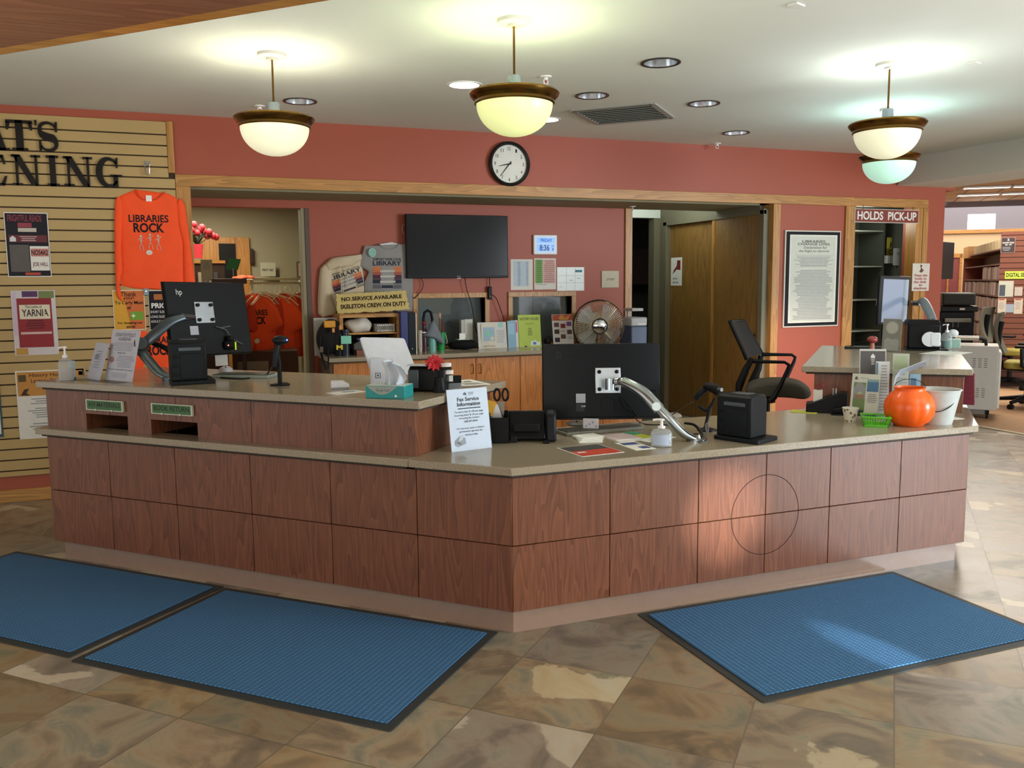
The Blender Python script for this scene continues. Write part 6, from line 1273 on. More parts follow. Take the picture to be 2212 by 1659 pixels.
while i < len(edges)-1:
    x0 = edges[i]; x1 = edges[min(i+2, len(edges)-1)]
    t = thing('base_cabinet', names[min(ci, 4)], 'cabinet', (x0, YB+.04, 0), 'oak base cabinets in the recess')
    MB().box((0, .02, .10), (x1-x0-.002, .54, ZB-.043), CAB).build('carcass', t, smooth=False); MB().box((0, .06, 0), (x1-x0-.002, .5, .10), dk).build('plinth', t, smooth=False)
    for j, (a, b) in enumerate(zip(edges[i:i+2], edges[i+1:i+3])):
        d = MB().box((a-x0+.0015, 0, .11), (b-x0-.0035, .018, ZB-.05), CAB).build('door', t, bev=.002); hx = (b-x0-.035) if j == 0 else (a-x0+.035); zt_ = ZB-.10
        MB().tube([(hx, 0, zt_), (hx, -.025, zt_-.004), (hx, -.028, zt_-.04), (hx, -.025, zt_-.078), (hx, 0, zt_-.082)], .0045, M('8a5a30', .25, 1)).build('handle', d)
    i += 2; ci += 1
t = thing('end_panel', 'dark side panel closing the left end of the recess counter', 'panel', (xl+.01, YB+.02, 0)); MB().box((0, 0, 0), (.022, .56, ZB-.044), M('4a3626', .5)).build('board', t)
def pb2(px, py, wpx, ytop, z=ZB):
    P = AZB(px, py, z, 7.20+.25*min(1, max(0, (764-py)/28))); return P, wpx/ppm(P), up(P, ytop)
def stq(x0, y0, x1, y1, yt, z, tilt):
    A, B = AZB(x0, y0, z, 7.40), AZB(x1, y1, z, 7.40); x = (B-A).normalized(); n = x.cross(Vector((0, 0, 1))); yv = Vector((0, 0, 1))*math.cos(tilt)-n*math.sin(tilt); w = (B-A).length; lo, hi = 0, 2
    for _ in range(40):
        md = (lo+hi)/2
        if PR((A+B)/2+yv*md)[1] > yt: lo = md
        else: hi = md
    return MX(A, x, yv), w, lo
# NO SERVICE sign, cubby and what stands on the counter
o_ = W_(790, 655, 7.45); tlx = [W_(722, 636, 7.35), W_(872, 628, 7.45), W_(729, 677, 7.35)]
mt, w, h = frame3(*tlx); ns = thing('parchment_sign', 'torn-edged parchment sign, NO SERVICE AVAILABLE SKELETON CREW ON DUTY, leaning on the cubby', 'sign', mt)
rnd = random.Random(2); ed = []
for i in range(40): ed.append((w*i/40, -.004+rnd.uniform(-.006, .006)))
for i in range(12): ed.append((w+rnd.uniform(-.008, .008)+.02*(1-i/12), h*i/12))
for i in range(40): ed.append((w*(1-i/40), h+rnd.uniform(-.006, .004)))
for i in range(12): ed.append((rnd.uniform(-.007, .007), h*(1-i/12)))
MB().prism(ed, -.004, 0, M('c8b270', .8, var=.15, scale=9)).build('parchment', ns, smooth=False)
for s_, y0, y1, x0, x1 in (('NO SERVICE AVAILABLE', .62, .82, .07, .94), ('SKELETON CREW ON DUTY', .22, .44, .05, 1.0)):
    mb = MB(); mb.text(s_, w*x0, h*y0, w*x1, h*y1, .001, M('1c120a', .7), .035)
    for k in range(26): xx = w*(x0+(x1-x0)*(k+.5+rnd.uniform(-.3, .3))/26); mb.prism([(xx-.003, h*y0+.004), (xx+.003, h*y0+.004), (xx, h*y0-rnd.uniform(.004, .016))], .0008, .001, M('1c120a', .7))
    mb.build('dripping_letters', ns, smooth=False)
def boxpx(x0, y0, x1, y1, d): a = W_(x0, y0, d); b = W_(x1, y1, d); return a, b
P = AY(735, 740, 7.22); Q = AY(866, 740, 7.22); zt_ = AY(800, 678, 7.22).z
cb = thing('cubby_shelf', 'small oak cubby shelf on the back counter under the parchment sign', 'shelf', (P.x, 7.22, ZB)); w = Q.x-P.x; h = zt_-ZB; th_ = .03
for nm, q in (('side', ((0, 0, 0), (th_, .33, h-th_))), ('side', ((w-th_, 0, 0), (w, .33, h-th_))), ('top', ((0, 0, h-th_), (w, .33, h))), ('shelf', ((th_, .01, h*.50), (w-th_, .33, h*.50+.015))), ('back', ((th_, .32, 0), (w-th_, .33, h-th_)))): MB().box(*q, OAK if nm != 'back' else dk).build(nm, cb, bev=.002)
zsf = ZB+h*.50+.0155
t = thing('plastic_bag', 'full white plastic bag in the cubby shelf', 'bag', (AY(776, 705, 7.3).x, 7.34, zsf)); mb = MB(); mb.ball((0, 0, .055), .11, M('cfc8bc', .5, bump=.4, scale=18), 28, 14, (1.05, .75, .66)); rnd = random.Random(3); mb.v = [(x*(1+.06*math.sin(z*60+x*25)), y, max(0, z+.012*math.sin(x*40))) for x, y, z in mb.v]; mb.build('bag', t)
def slotbasket(name, lab, M0, w, D, h, mat, n=9):
    t = thing(name, lab, 'basket', M0); mb = MB(); mb.box((0, 0, 0), (w, D, .003), mat)
    for y_ in (0, D-.003): mb.box((0, y_, h*.8), (w, y_+.003, h), mat); mb.box((0, y_, 0), (w, y_+.003, h*.2), mat)
    for x_ in (0, w-.003): mb.box((x_, 0, 0), (x_+.003, D, h), mat)
    for i in range(n+1): x = (w-.006)*i/n; mb.box((x, 0, 0), (x+.006, .003, h), mat); mb.box((x, D-.003, 0), (x+.006, D, h), mat)
    mb.build('basket', t); return t
a = AY(813, 715, 7.26); b = AY(853, 700, 7.26); slotbasket('plastic_basket', 'white slotted plastic basket in the cubby shelf', Matrix.Translation((a.x, 7.25, zsf)), b.x-a.x, .14, b.z-a.z+.01, M('d4d0c4', .4))
t = thing('binder', 'purple-blue folder lying flat under the white basket', 'binder', (AY(770, 724, 7.25).x, 7.238, ZB+h*.36)); MB().box((0, 0, 0), (w*.5, .06, .018), M('2a2e5c', .4)).build('cover', t, bev=.003)
def binder(x0, x1, y0, y1, c, lab, Y=7.16):
    a = AY(x0, y1, Y); b = AY(x1, y0, Y); t = thing('binder', lab, 'binder', (a.x, Y, ZB), 'binders beside the cubby shelf'); hh = b.z-ZB; ww = b.x-a.x
    MB().box((0, 0, 0), (ww, .27, hh), M(c, .4)).build('cover', t, bev=.004); MB().lathe([(.001, 0), (.006, 0), (.006, .002), (.001, .002)], STEEL, 16).build('finger_ring', t, MX((ww/2, -.001, hh*.12), (1, 0, 0), (0, 0, 1)))
binder(867, 881, 673, 749, '28306a', 'thick blue binder standing right of the cubby shelf'); binder(883, 897, 675, 750, '14181c', 'black binder standing right of the blue binder')
t = thing('cardboard_panel', 'thin white board edge right of the black binder', 'board', (AY(899, 740, 7.16).x, 7.16, ZB)); MB().box((0, 0, 0), (.008, .3, AY(899, 676, 7.16).z-ZB), M('c8c8c0', .6)).build('board', t)
# bag with strap, bottle and mug on the left end of the back counter
P = AY(715, 760, 7.22); P.z = ZB; bg = thing('backpack', 'black backpack with yellow trim slumped on the left end of the back counter', 'bag', MA(P)); YL = M('c88a20', .5)
s_ = 1/ppm(P); mb = MB(); 
for cx, cz, rx, rz, ry in ((-6, 38, 24, 36, 18), (14, 34, 20, 32, 16), (2, 62, 22, 18, 12)): mb.ball((cx*s_, .02, cz*s_), 1, M('1a1716', .75, var=.2, scale=30), 24, 14, (rx*s_, ry*s_, rz*s_))
mb.v = [(x, y, max(0, z)) for x, y, z in mb.v]; mb.build('bag_body', bg)
mb = MB(); mb.cbox((-4*s_, -.07, 70*s_), (24*s_, .03, 15*s_), YL); mb.build('yellow_pouch', bg, bev=.008)
for x_, z_ in ((3, 57), (18, 62)): mb = MB(); mb.cbox((x_*s_, -.085, z_*s_), (5*s_, .006, 9*s_), M('d08a40', .6)); mb.build('zip_pull', bg)
mb = MB(); mb.tube([(-22*s_, -.06, 45*s_), (-26*s_, -.12, 10*s_), (-27*s_, -.24, -6*s_), (-23*s_, -.25, -22*s_), (-18*s_, -.25, -20*s_), (-16*s_, -.24, 0), (-12*s_, -.12, 20*s_)], .016, BLK, 8, sx=.35); mb.build('strap', bg)
mb = MB(); mb.cbox((-26*s_, -.15, 18*s_), (7*s_, .006, 12*s_), M('5a4c40', .6)); mb.build('strap_label', bg)
mb = MB(); mb.box((-30*s_, .12, 0), (28*s_, .13, 82*s_), M('a8a49c', .6)); t = mb.build('board', mtx=MA(P)); tag(t, 'pale board standing behind the black backpack', 'board')
P, w, h = pb2(747, 764, 17, 712); t = thing('drink_bottle', 'dark navy insulated bottle with mint note, right of the backpack', 'bottle', MA(P)); MB().lathe([(w/2, 0), (w/2, h*.75), (w*.42, h*.78), (w*.42, h*.9), (w*.5, h*.92), (w*.5, h), (.001, h)], M('14202e', .35), 28).build('body', t); MB().cbox((.0, -w*.52, h*.62), (w*1.3, .003, h*.30), M('7ac0a8', .5)).build('sticky_note', t); MB().tube([(w*.2+w*.2*math.cos(a), -w*.3, h*.93+h*.07*math.sin(a)) for a in [2*PI*i/12 for i in range(12)]], .003, STEEL, 6, close=True).build('cap_loop', t)
P, w, h = pb2(732, 762, 20, 722); t = thing('travel_mug', 'black mug with a yellow letter M, in front of the backpack', 'mug', MA(P)); MB().lathe([(w*.42, 0), (w*.5, h), (w*.44, h), (w*.4, .005), (.001, .005)], BLK, 28, cap=False).build('cup', t)
mb = MB(); mb.T = MX((0, -w*.52, h*.30), (1, 0, 0), (0, 0, 1)); mb.text('M', -w*.34, 0, w*.34, h*.22, 0, M('d8c030', .5), .05); mb.build('letter', t, smooth=False)
P, w, h = pb2(800, 762, 60, 748); t = thing('book', 'brown book lying on the back counter beneath the grey printer', 'book', MA(P)); MB().box((-w/2, 0, 0), (w/2, .16, h*.6), M('7a4c38', .6)).build('cover', t, bev=.003)
a = AY(757, 745, 7.21); b = AY(856, 722, 7.21); t = thing('label_printer', 'flat grey printer in the lower part of the cubby shelf', 'printer', ((a.x+b.x)/2, 7.235, ZB+.042)); w2 = (b.x-a.x)*.42; MB().prism([(-w2, 0), (w2, 0), (w2, .05), (w2*.6, .075), (-w2*.7, .075), (-w2, .05)], 0, .26, M('4a4846', .5), ax='y').build('body', t, bev=.006)
MB().box((-w2, 0, -.04), (w2, .2, 0), dk).build('foot_block', t)
P, w, h = pb2(908, 749, 9, 712); t = thing('cup_stack', 'tall stack of white paper cups right of the binders', 'cup', MA(P)); mb = MB()
for k in range(10): mb.lathe([(w*.40, h*k/12), (w*.58, h*(k+2.6)/12), (w*.54, h*(k+2.6)/12)], M('c4b8a8', .6), 20, cap=False)
mb.build('cups', t)
P, w, h = pb2(917, 749, 13, 690); t = thing('drink_bottle', 'maroon drink bottle standing behind the cup stack', 'bottle', MA(P)); MB().lathe([(w*.5, 0), (w*.5, h*.6), (w*.4, h*.7), (w*.3, h*.72), (w*.3, h*.82)], M('3a1428', .3, alpha=.95), 24).build('body', t); MB().ball((0, 0, h*.88), w*.38, M('6a1c28', .4), 16, 10).build('cap', t); MB().lathe([(w*.52, h*.58), (w*.52, h*.62)], WHT, 20, cap=False).build('white_band', t)
P, w, h = pb2(934, 750, 17, 722); t = thing('tub', 'pale teal tub under the grey cloth', 'tub', MA(P)); MB().lathe([(w*.5, 0), (w*.5, h*.8), (w*.46, h)], M('6aa8a0', .3), 24).build('tub_body', t); MB().lathe([(w*.3, h), (w*.34, h*1.1), (.001, h*1.15)], M('c8c4c0', .4), 20).build('cap', t)
P, w, h = pb2(932, 749, 24, 673); t = thing('headset_stand', 'black looped stand with brown beads behind the grey cloth', 'stand', MA(P+Vector((0, .1, 0)))); MB().tube([(-w*.42, 0, 0), (-w*.42, 0, h*.8), (-w*.3, 0, h*.97), (0, 0, h*1.02), (w*.3, 0, h*.97), (w*.42, 0, h*.8), (w*.42, 0, 0)], .012, BLK, 10).build('loop', t)
t = thing('dust_cloth', 'grey cloth draped over the teal tub', 'cloth', MA(P+Vector((0, -.03, 0)))); mb, zf = cloth([(-w*.9, h*.40), (-w*.6, h*.46), (-w*.2, h*.70), (w*.1, h*.78), (w*.35, h*.72), (w*1.15, h*.22), (w*.85, h*.17), (w*.1, h*.32)], M('6c737a', .9, bump=.3), .04, 14, 16, .008, 3, 5); mb.build('fabric', t, XF)
P, w, h = pb2(953, 748, 20, 718); t = thing('bucket', 'small green bucket holding brushes on the back counter', 'bucket', MA(P)); MB().lathe([(w*.38, 0), (w*.52, h*.95), (w*.55, h*.96), (w*.55, h), (w*.48, h), (w*.36, .005), (.001, .005)], M('10883c', .4, coat=.2), 32, cap=False).build('shell', t); MB().tube([(w*.52, 0, h*.9), (w*.62, -.02, h*.5), (w*.5, -.02, h*.4)], .003, M('c8c8b0', .5)).build('handle', t)
for dx, hh, c in ((-.15, 1.9, '6a4a34'), (.1, 1.7, '4a342a'), (.3, 1.6, '6a1c24')): MB().cyl((w*dx*.4, 0, h*.3), (w*dx, 0, h*hh), .006, M(c, .6)).build('brush_handle', t); 
mb = MB(); mb.ball((-w*.1, 0, h*1.9), 1, M('b08a6c', .7), 14, 8, (.012, .01, .028)); mb.build('brush_head', t)
P, w, h = pb2(1006, 748, 66, 735); t = thing('laptop_sleeve', 'thick black padded pouch lying on the back counter', 'pouch', MA(P)); mb = MB(); mb.ball((0, .09, h*.5), 1, M('101112', .8), 28, 12, (w/2, .11, h*.62)); mb.v = [(x, y, max(0, z)) for x, y, z in mb.v]; mb.build('pouch', t)
mb = MB(); mb.box((-w*.22, .03, h*1.02), (w*.2, .12, h*1.08), M('a8c0a8', .5)); mb.build('green_slip', t); mb = MB(); mb.box((-w*.15, .05, h*1.08), (w*.05, .06, h*1.7), PAPER); mb.build('white_tag', t)
P, w, h = pb2(1018, 740, 26, 692); t = thing('paper_stack', 'upright stack of white envelopes before the left window', 'paper', MA(P+Vector((0, .12, 0)))); mb = MB(); mb.box((-w*.5, 0, 0), (w*.5, .06, h*1.0), M('b4b4aa', .6)); mb.build('envelopes', t, bev=.002); MB().box((-w*.2, -.004, 0), (w*.5, 0, h*1.02), M('c4c4ba', .6)).build('front_envelope', t)
def lean(x0, y0, x1, y1, yt, name, lab, bg, items, cat='paper', tilt=.15, z=ZB): mt, w, h = stq(x0, y0, x1, y1, yt, z, tilt); return sheet(name, lab, cat, mt, w, h, bg, items)
lean(1034, 742, 1096, 742, 696, 'paper_sheet', 'large white sheet with faint writing leaning behind the small booklet', M('c4c4be', .6), [('l', .5, .2, .95, .7, 9, M('9a9aa0', .6)), ('r', .72, .80, .88, .98, M('8ac0b0', .6))])
lean(1041, 747, 1074, 746, 699, 'booklet', 'cream booklet with a pale blue picture on the back counter', M('c8c2b0', .6), [('r', .12, .3, .88, .85, M('8ea8b8', .5)), ('r', .3, .5, .65, .7, M('7ab8a0', .5)), ('p', .55, .3, .85, .5, M('c8c09a', .5), [(.5, 0), (1, .5), (.5, 1), (0, .5)]), ('t', .12, .06, .88, .12, 'LIBRARY GUIDE', M('8a8474', .6))], tilt=.1)
lean(1098, 741, 1116, 738, 693, 'brochure', 'light blue brochure leaning between the white sheet and the green notice', M('7aa4b8', .5), [('r', .1, .5, .8, .9, M('8ab4c4', .5))], tilt=.1); lean(1106, 741, 1121, 738, 692, 'brochure', 'white and pink brochure half behind the light blue one', M('d0c8c4', .5), [('r', .2, .55, .9, .95, M('c84a78', .5))], tilt=.12)
lean(1122, 741, 1170, 739, 680, 'notice', 'lime green NOTARY HOURS notice standing on the back counter', M('a4b83c', .5), [('t', .08, .83, .92, .92, 'NOTARY HOURS', M('3c4a14', .6), .02), ('l', .25, .68, .75, .76, 2, M('7c8c2c', .6)), ('l', .4, .35, .62, .6, 5, M('4c5a1c', .6)), ('p', .5, .04, .95, .22, M('cdd6c8', .5), [(0, 0), (1, 0), (.95, .7), (.7, .6), (.5, 1), (.3, .7), (.1, .9)]), ('r', .62, .07, .76, .15, M('3c6a9a', .5))], 'sign', .12)
lean(1196, 737, 1240, 738, 679, 'flyer', 'white flyer with an autumn header and small photos on a wire easel', M('c8c4be', .5), [('r', .02, .80, 1, .99, M('a8482c', .5)), ('p', .3, .82, .9, .99, M('c88a3c', .5), [(0, .3), (.3, 1), (.6, .4), (1, .9), (.8, 0), (.2, 0)])]+[('r', x, y, x+.24, y+.14, M(c, .5)) for x, y, c in ((.08, .6, '5a3a3c'), (.40, .56, '7a1c2c'), (.70, .62, '6a3c6a'), (.08, .38, '3c2a24'), (.38, .22, '5a4030'), (.70, .36, '4a3c30'), (.08, .12, '2c2430'))]+[('l', .35, .42, .62, .5, 2), ('l', .68, .2, .95, .3, 3)], 'flyer', .16)
t = thing('wire_easel', 'small black wire easel under the autumn flyer', 'easel', MF(AZB(1218, 741, ZB, 7.39))); MB().tube([(-.05, -.0, .0), (-.05, -.03, .004), (-.05, -.03, .02)], .002, BLK).build('wire', t); MB().tube([(-.05, -.03, .004), (.05, -.03, .004), (.05, -.03, .02)], .002, BLK).build('wire', t)
for nm, lab, pts, c in (('open_booklet', 'open white booklet lying on the back counter', ((1062, 754), (1110, 750), (1046, 746)), 'b8ae9c'), ('paper_sheet', 'white sheet lying on the back counter near the curved monitor', ((1130, 752), (1176, 748), (1130, 742)), 'c4bea8'), ('paper_sheet', 'cream sheet lying at the front of the back counter under the pouch', ((960, 757), (1032, 754), (968, 750)), '9a917a')): flat(nm, lab, 'paper', pts, ZB, M(c, .6))
for i, (x0, x1) in enumerate(((1105, 1120), (1112, 1138))): cable('pen', ('black', 'dark blue')[i]+' pen lying on the papers of the back counter', [AZB(x0, 744+i, ZB)+Vector((0, 0, .006)), AZB(x1, 749+i, ZB)+Vector((0, 0, .006))], .006, M(('101010', '1c2444')[i], .4), cat='pen')
t = thing('card_reader', 'black gadget on the back counter between the green notice and flyer', 'gadget', MF(AZB(1183, 738, ZB, 7.44))); MB().ball((0, 0, .05), .05, BLK, 20, 12, (.7, .8, 1)).build('dome', t); MB().cbox((-.03, 0, .012), (.12, .08, .024), BLK).build('base', t, bev=.004)
t = thing('tape_dispenser', 'black tape dispenser on the back counter left of the fan', 'dispenser', MF(AZB(1264, 739, ZB, 7.3))); MB().cbox((0, 0, .016), (.13, .05, .032), BLK).build('body', t, bev=.006); MB().cbox((-.05, -.02, .022), (.02, .02, .02), M('b8b4a8', .5)).build('cutter', t)
a, b = AY(1267, 676, 7.35), AY(1300, 740, 7.35); t = thing('machine_box', 'beige plastic machine on the back counter behind the left edge of the fan', 'machine', (a.x, 7.35, ZB)); MB().box((0, 0, 0), (b.x-a.x-.02, .2, a.z-ZB), M('a89c8c', .5)).build('body', t, bev=.015); MB().box((.02, -.002, .1), (.07, 0, .11), GP).build('seam', t)
a, b = AY(1372, 686, 7.2), AY(1398, 740, 7.2); t = thing('label_printer', 'white and blue-grey label printer right of the fan', 'printer', (a.x-.04, 7.2, ZB)); w = b.x-a.x+.04; h = a.z-ZB; MB().box((0, 0, 0), (w, .24, h*.68), M('4a5a78', .4)).build('body', t, bev=.01); MB().box((0, 0, h*.68), (w, .24, h), M('b8bcc0', .4)).build('cover', t, bev=.012); MB().box((.02, .02, h+.06), (w*.8, .2, h+.085), M('b4b4b0', .4)).build('paper_shelf', t); mb = MB(); mb.box((w*.4, -.001, h*.72), (w*.9, 0, h*.78), WHT); mb.build('mark', t)
MB().box((.06, .18, h), (.09, .2, h+.07), M('b4b4b0', .4)).build('shelf_post', t)
# fan
P = AY(1330, 703, 6.75); rf = AY(1381, 703, 6.75).x-AY(1279, 703, 6.75).x; rf /= 2
fan = thing('desk_fan', 'round desk fan with clear blades and chrome centre behind the curved monitor', 'fan', MX((P.x, 7.08, ZB), (1, 0, 0), (0, 0, 1)) @ Matrix.Rotation(-.30, 4, 'Y')); cz = P.z-ZB-.0; P = AY(1330, 703, 7.08); rf = (AY(1379, 703, 7.08).x-AY(1281, 703, 7.08).x)/2; cz = P.z-ZB
def fring(r, z, th_, mat, name): mb = MB(); mb.tube([(r*math.cos(2*PI*i/48), cz+r*math.sin(2*PI*i/48), z) for i in range(48)], th_, mat, 8, close=True); mb.build(name, fan)
WIRE = M('9a8f74', .25, .9)
fring(rf, .0, .0055, BLK, 'rim'); fring(rf*.96, .045, .0022, WIRE, 'front_hoop'); fring(rf*.62, .062, .0015, WIRE, 'front_hoop'); fring(rf*.34, .068, .003, WIRE, 'front_hoop'); fring(rf*.96, -.05, .0022, WIRE, 'rear_hoop')
for sgn, nm in ((1, 'front_grille'), (-1, 'rear_grille')):
    mb = MB()
    for i in range(72):
        a = 2*PI*i/72; pts = [(r*math.cos(a+tw), cz+r*math.sin(a+tw), z*sgn) for r, z, tw in ((rf*.30, .070, 0), (rf*.62, .062, .05), (rf*.94, .047, .10), (rf, .004, .11))]; mb.tube(pts, .0017, WIRE, 4)
    mb.build(nm, fan)
mb = MB(); mb.lathe([(rf*.26, .07), (rf*.30, .076), (rf*.31, .064)], BLK, 32, c=(0, cz), cap=False); mb.build('hub_ring', fan); mb = MB(); mb.lathe([(rf*.27, .070), (rf*.2, .080), (.001, .083)], M('c8c8cc', .12, 1), 32, c=(0, cz), cap=False); mb.build('chrome_cap', fan)
for k in range(4):
    mb = MB(); a0 = 2*PI*k/4+.4; rows = []
    for j in range(7):
        r = rf*(.2+.68*j/6); rows.append([(r*math.cos(a0+.95*i/6), cz+r*math.sin(a0+.95*i/6), -.02+.03*(i/6)) for i in range(7)])
    mb.loft(rows, M('a8b4b8', .1, alpha=.5, name='fan_blade'), closed=False, cap=False); mb.build('blade', fan)
mb = MB(); mb.cyl((0, cz, -.12), (0, cz, .05), .045, DKP, 24); mb.build('motor', fan); mb = MB(); mb.cyl((0, .03, -.08), (0, cz, -.08), .014, DKP, 12); mb.build('neck', fan); mb = MB(); mb.cyl((0, .0, -.05), (0, .03, -.05), .10, DKP, 32); mb.build('foot', fan)
# ================================================================ shop room
D8 = 9.6
def fz(px, py, Y): P = AY(px, py, Y); return P
a, b = AY(434, 512, 10.58), AY(538, 512, 10.58)
o = MB().box((0, -.04, 0), (b.x-a.x, 0, a.z), OAKV).build('door_3', mtx=Matrix.Translation((a.x, 10.6, 0)), bev=.004); o['kind'] = 'structure'
q0, q1 = AY(472, 526, 10.55), AY(512, 605, 10.55); MB().box((q0.x-a.x, -.05, 0.9), (q1.x-a.x, -.04, q0.z), M('0c0d0c', .5)).build('dark_window', o); MB().box((b.x-a.x, -.06, AY(534, 550, 10.5).z-.1), (b.x-a.x+.04, -.03, AY(534, 537, 10.5).z), M('2a1a10', .4)).build('hinge', o)
a, b = AY(602, 522, 10.55), AY(657, 590, 10.55); t = thing('wall_panel', 'tall beige panel standing against the shop room wall at the right', 'panel', (a.x, 10.56, 0)); MB().box((0, 0, 0), (.7, .03, a.z), M('8c8668', .6)).build('board', t, bev=.004)
for px0, py0, px1, py1, Y, nm, lab, c, it in ((433, 561, 460, 606, 9.0, 'notice', 'cream paper notice standing in the shop room beside the red flowers', 'b0aa88', [('l', .2, .5, .8, .9, 5)]), (562, 567, 596, 597, 10.5, 'notice', 'white FIRST AID paper on the shop room wall above the clothes rail', 'a4a48c', [('t', .12, .38, .85, .55, 'FIRST AID', INK, .02)]), (640, 565, 652, 600, 10.3, 'book', 'brown picture book at the right edge of the shop room', '5a4030', [('r', .4, .1, .8, .9, M('9a8a78', .6))])):
    mt, w, h = wallq(px0, py0, px1, py1, Y); sheet(nm, lab, 'paper', mt, w, h, M(c, .6), it)
P = W_(427, 558, 8.9); t = thing('flower_pot', 'pink-red pot of red flowers in the shop room at the left', 'plant', MA(P)); k = 8.9/FPX
MB().lathe([(9*k, 0), (13*k, 30*k), (12*k, 30*k), (8*k, .01), (.001, .01)], M('c03a48', .5), 24, cap=False).build('pot', t); rnd = random.Random(9); mb = MB()
for i in range(30): a = rnd.uniform(0, 2*PI); l = rnd.uniform(18, 34)*k; mb.tube([(0, 0, 28*k), (math.cos(a)*l*.4, math.sin(a)*l*.4, 28*k+l*.6), (math.cos(a)*l*.7, math.sin(a)*l*.7, 28*k+l*.9)], [.006, .012, .003], M('24301c', .7), 5)
mb.build('leaves', t)
for dx, dz in ((-4, 72), (-10, 60), (8, 62), (16, 58), (26, 56), (12, 66), (34, 48), (-16, 68), (2, 54), (40, 46), (22, 48)): mb = MB(); mb.ball((dx*k, rnd.uniform(-.03, .03), dz*k), 7*k, M('8a0c1c', .6), 12, 8, (1, 1, 1.1)); mb.build('blossom', t)
for i in range(4): MB().tube([(0, 0, 28*k), ((-6, 10, 30, 16)[i]*k, 0, (68, 60, 48, 56)[i]*k)], .004, M('24301c', .7)).build('stem', t)
a, b = W_(412, 563, 8.9), W_(446, 563, 8.9); t = thing('bookcase', 'dark wooden bookcase under the flower pot in the shop room', 'shelf', (a.x-.3, a.y-.12, 0)); MB().box((0, 0, 0), (.62, .30, a.z-.03), M('33241a', .6)).build('carcass', t); MB().box((-.01, -.01, a.z-.03), (.63, .31, a.z), OAK).build('top_board', t)
for i in range(4): MB().box((.36+.05*i, -.012, a.z-.36), (.40+.05*i, 0, a.z-.12), M(('a89c88', '6a5a50', '8a8474', '4a4a50')[i], .6)).build('book_spine', t)
a = W_(457, 602, 8.4); b = W_(533, 602, 8.5); t = thing('display_ledge', 'brown wooden display ledge behind the left monitor', 'shelf', MX(a, (b-a), Vector((0, 0, 1)).cross(b-a), (0, 0, 1))); w = (b-a).length; MB().box((0, 0, -.05), (w, .4, 0), M('4a3222', .5)).build('board', t, bev=.003); 
for x in (.03, w-.07): MB().box((x, .05, -a.z), (x+.04, .35, -.05), M('3a2a1e', .6)).build('post', t)
o = W_(478, 602, 8.5); t = thing('folded_shirt', 'folded orange shirt lying on top of the clothes rail', 'shirt', MA(W_(523, 601, 8.55), -12)); mb = MB(); mb.ball((0, .1, .0), 1, ORANGE, 24, 12, (.11, .14, .03)); mb.v = [(x, y, max(-.001, z)+.004*math.sin(x*60+y*30)) for x, y, z in mb.v]; mb.build('fabric', t)
a, b = W_(489, 582, 8.6), W_(518, 560, 8.6); t = thing('green_card', 'green card tilted above the clothes rail in the shop room', 'card', a); mb = MB(); k = 8.6/FPX; mb.prism([(0, 0), (24*k, -1*k), (31*k, 22*k), (7*k, 24*k)], 0, .003, M('0c6a2c', .5), ax='y'); mb.build('card', t, MF((0, 0, 0)))
mb = MB(); mb.cyl((14*k, 0, -.12), (14*k, 0, .01), .004, STEEL); mb.build('holder', t)
# rack with shirts
A0, B0 = W_(541, 612, 8.9), W_(650, 613, 9.75); B0.z = A0.z; rail = (B0-A0); rl = rail.length; rk = thing('clothes_rail', 'white metal clothes rail with orange shirts in the shop room', 'rack', MX((A0.x, A0.y, 0), rail, Vector((0, 0, 1)).cross(rail), (0, 0, 1))); zr = A0.z; WM = M('c8c2a4', .35, .2)
MB().cyl((0, 0, zr), (rl, 0, zr), .012, WM).build('rail', rk); MB().box((-.02, -.05, zr+.03), (rl*.9, .05, zr+.06), WM).build('top_bar', rk, bev=.004)
for x in (.02, rl-.02): MB().cyl((x, 0, .03), (x, 0, zr+.04), .014, WM).build('post', rk); MB().box((x-.02, -.25, 0), (x+.02, .25, .03), WM).build('foot', rk)
teem = [(-.22, -.70), (.22, -.70), (.22, -.31), (.27, -.40), (.39, -.35), (.30, -.18), (.18, -.075), (.08, -.02), (.0, -.06), (-.08, -.02), (-.18, -.075), (-.30, -.18), (-.39, -.35), (-.27, -.40), (-.22, -.31)]
def hung(M0, lab, txt=False, cm=None):
    t = thing('hanging_shirt', lab, 'shirt', M0, 'orange shirts on the clothes rail'); mb, zf = cloth(teem, cm or ORANGE, .05, 20, 26, .006, 5, 31); mb.build('body', t, XF)
    if txt:
        mb = MB(); mb.text('LIBRARIES', -.15, -.24, .15, -.18, 0, INK, .02); mb.text('ROCK', -.12, -.33, .12, -.25, 0, INK, .03); drape(mb, zf).build('lettering', t, XF, smooth=False)
        mb = MB(); mb.prism([(.03*math.cos(k*PI/8), -.50+.026*math.sin(k*PI/8)) for k in range(16)], 0, .001, SK); drape(mb, zf).build('jack_o_lantern_print', t, XF, smooth=False)
    h_ = MB(); h_.tube([(-.26, -.035, -.13), (-.16, -.05, -.055), (0, -.01, .005), (.16, -.05, -.055), (.26, -.035, -.13)], .0055, M('e8dcc0', .4), 6); h_.tube([(0, .01, .0), (0, .01, .05), (.02, .01, .075), (.0, .01, .095), (-.02, .01, .08)], .0025, WM, 6); h_.build('hanger', t)
    return t
fr = MF(A0); zsh = A0.z-.092
def hm(u, yaw): P = A0.lerp(B0, u); P = Vector((P.x, P.y, zsh)); return MF(P, yaw)
s0 = hung(hm(.02, .62), 'orange LIBRARIES ROCK shirt facing out at the near end of the clothes rail', True)
s1 = hung(hm(.13, .80), 'orange shirt on the clothes rail right behind the front one')
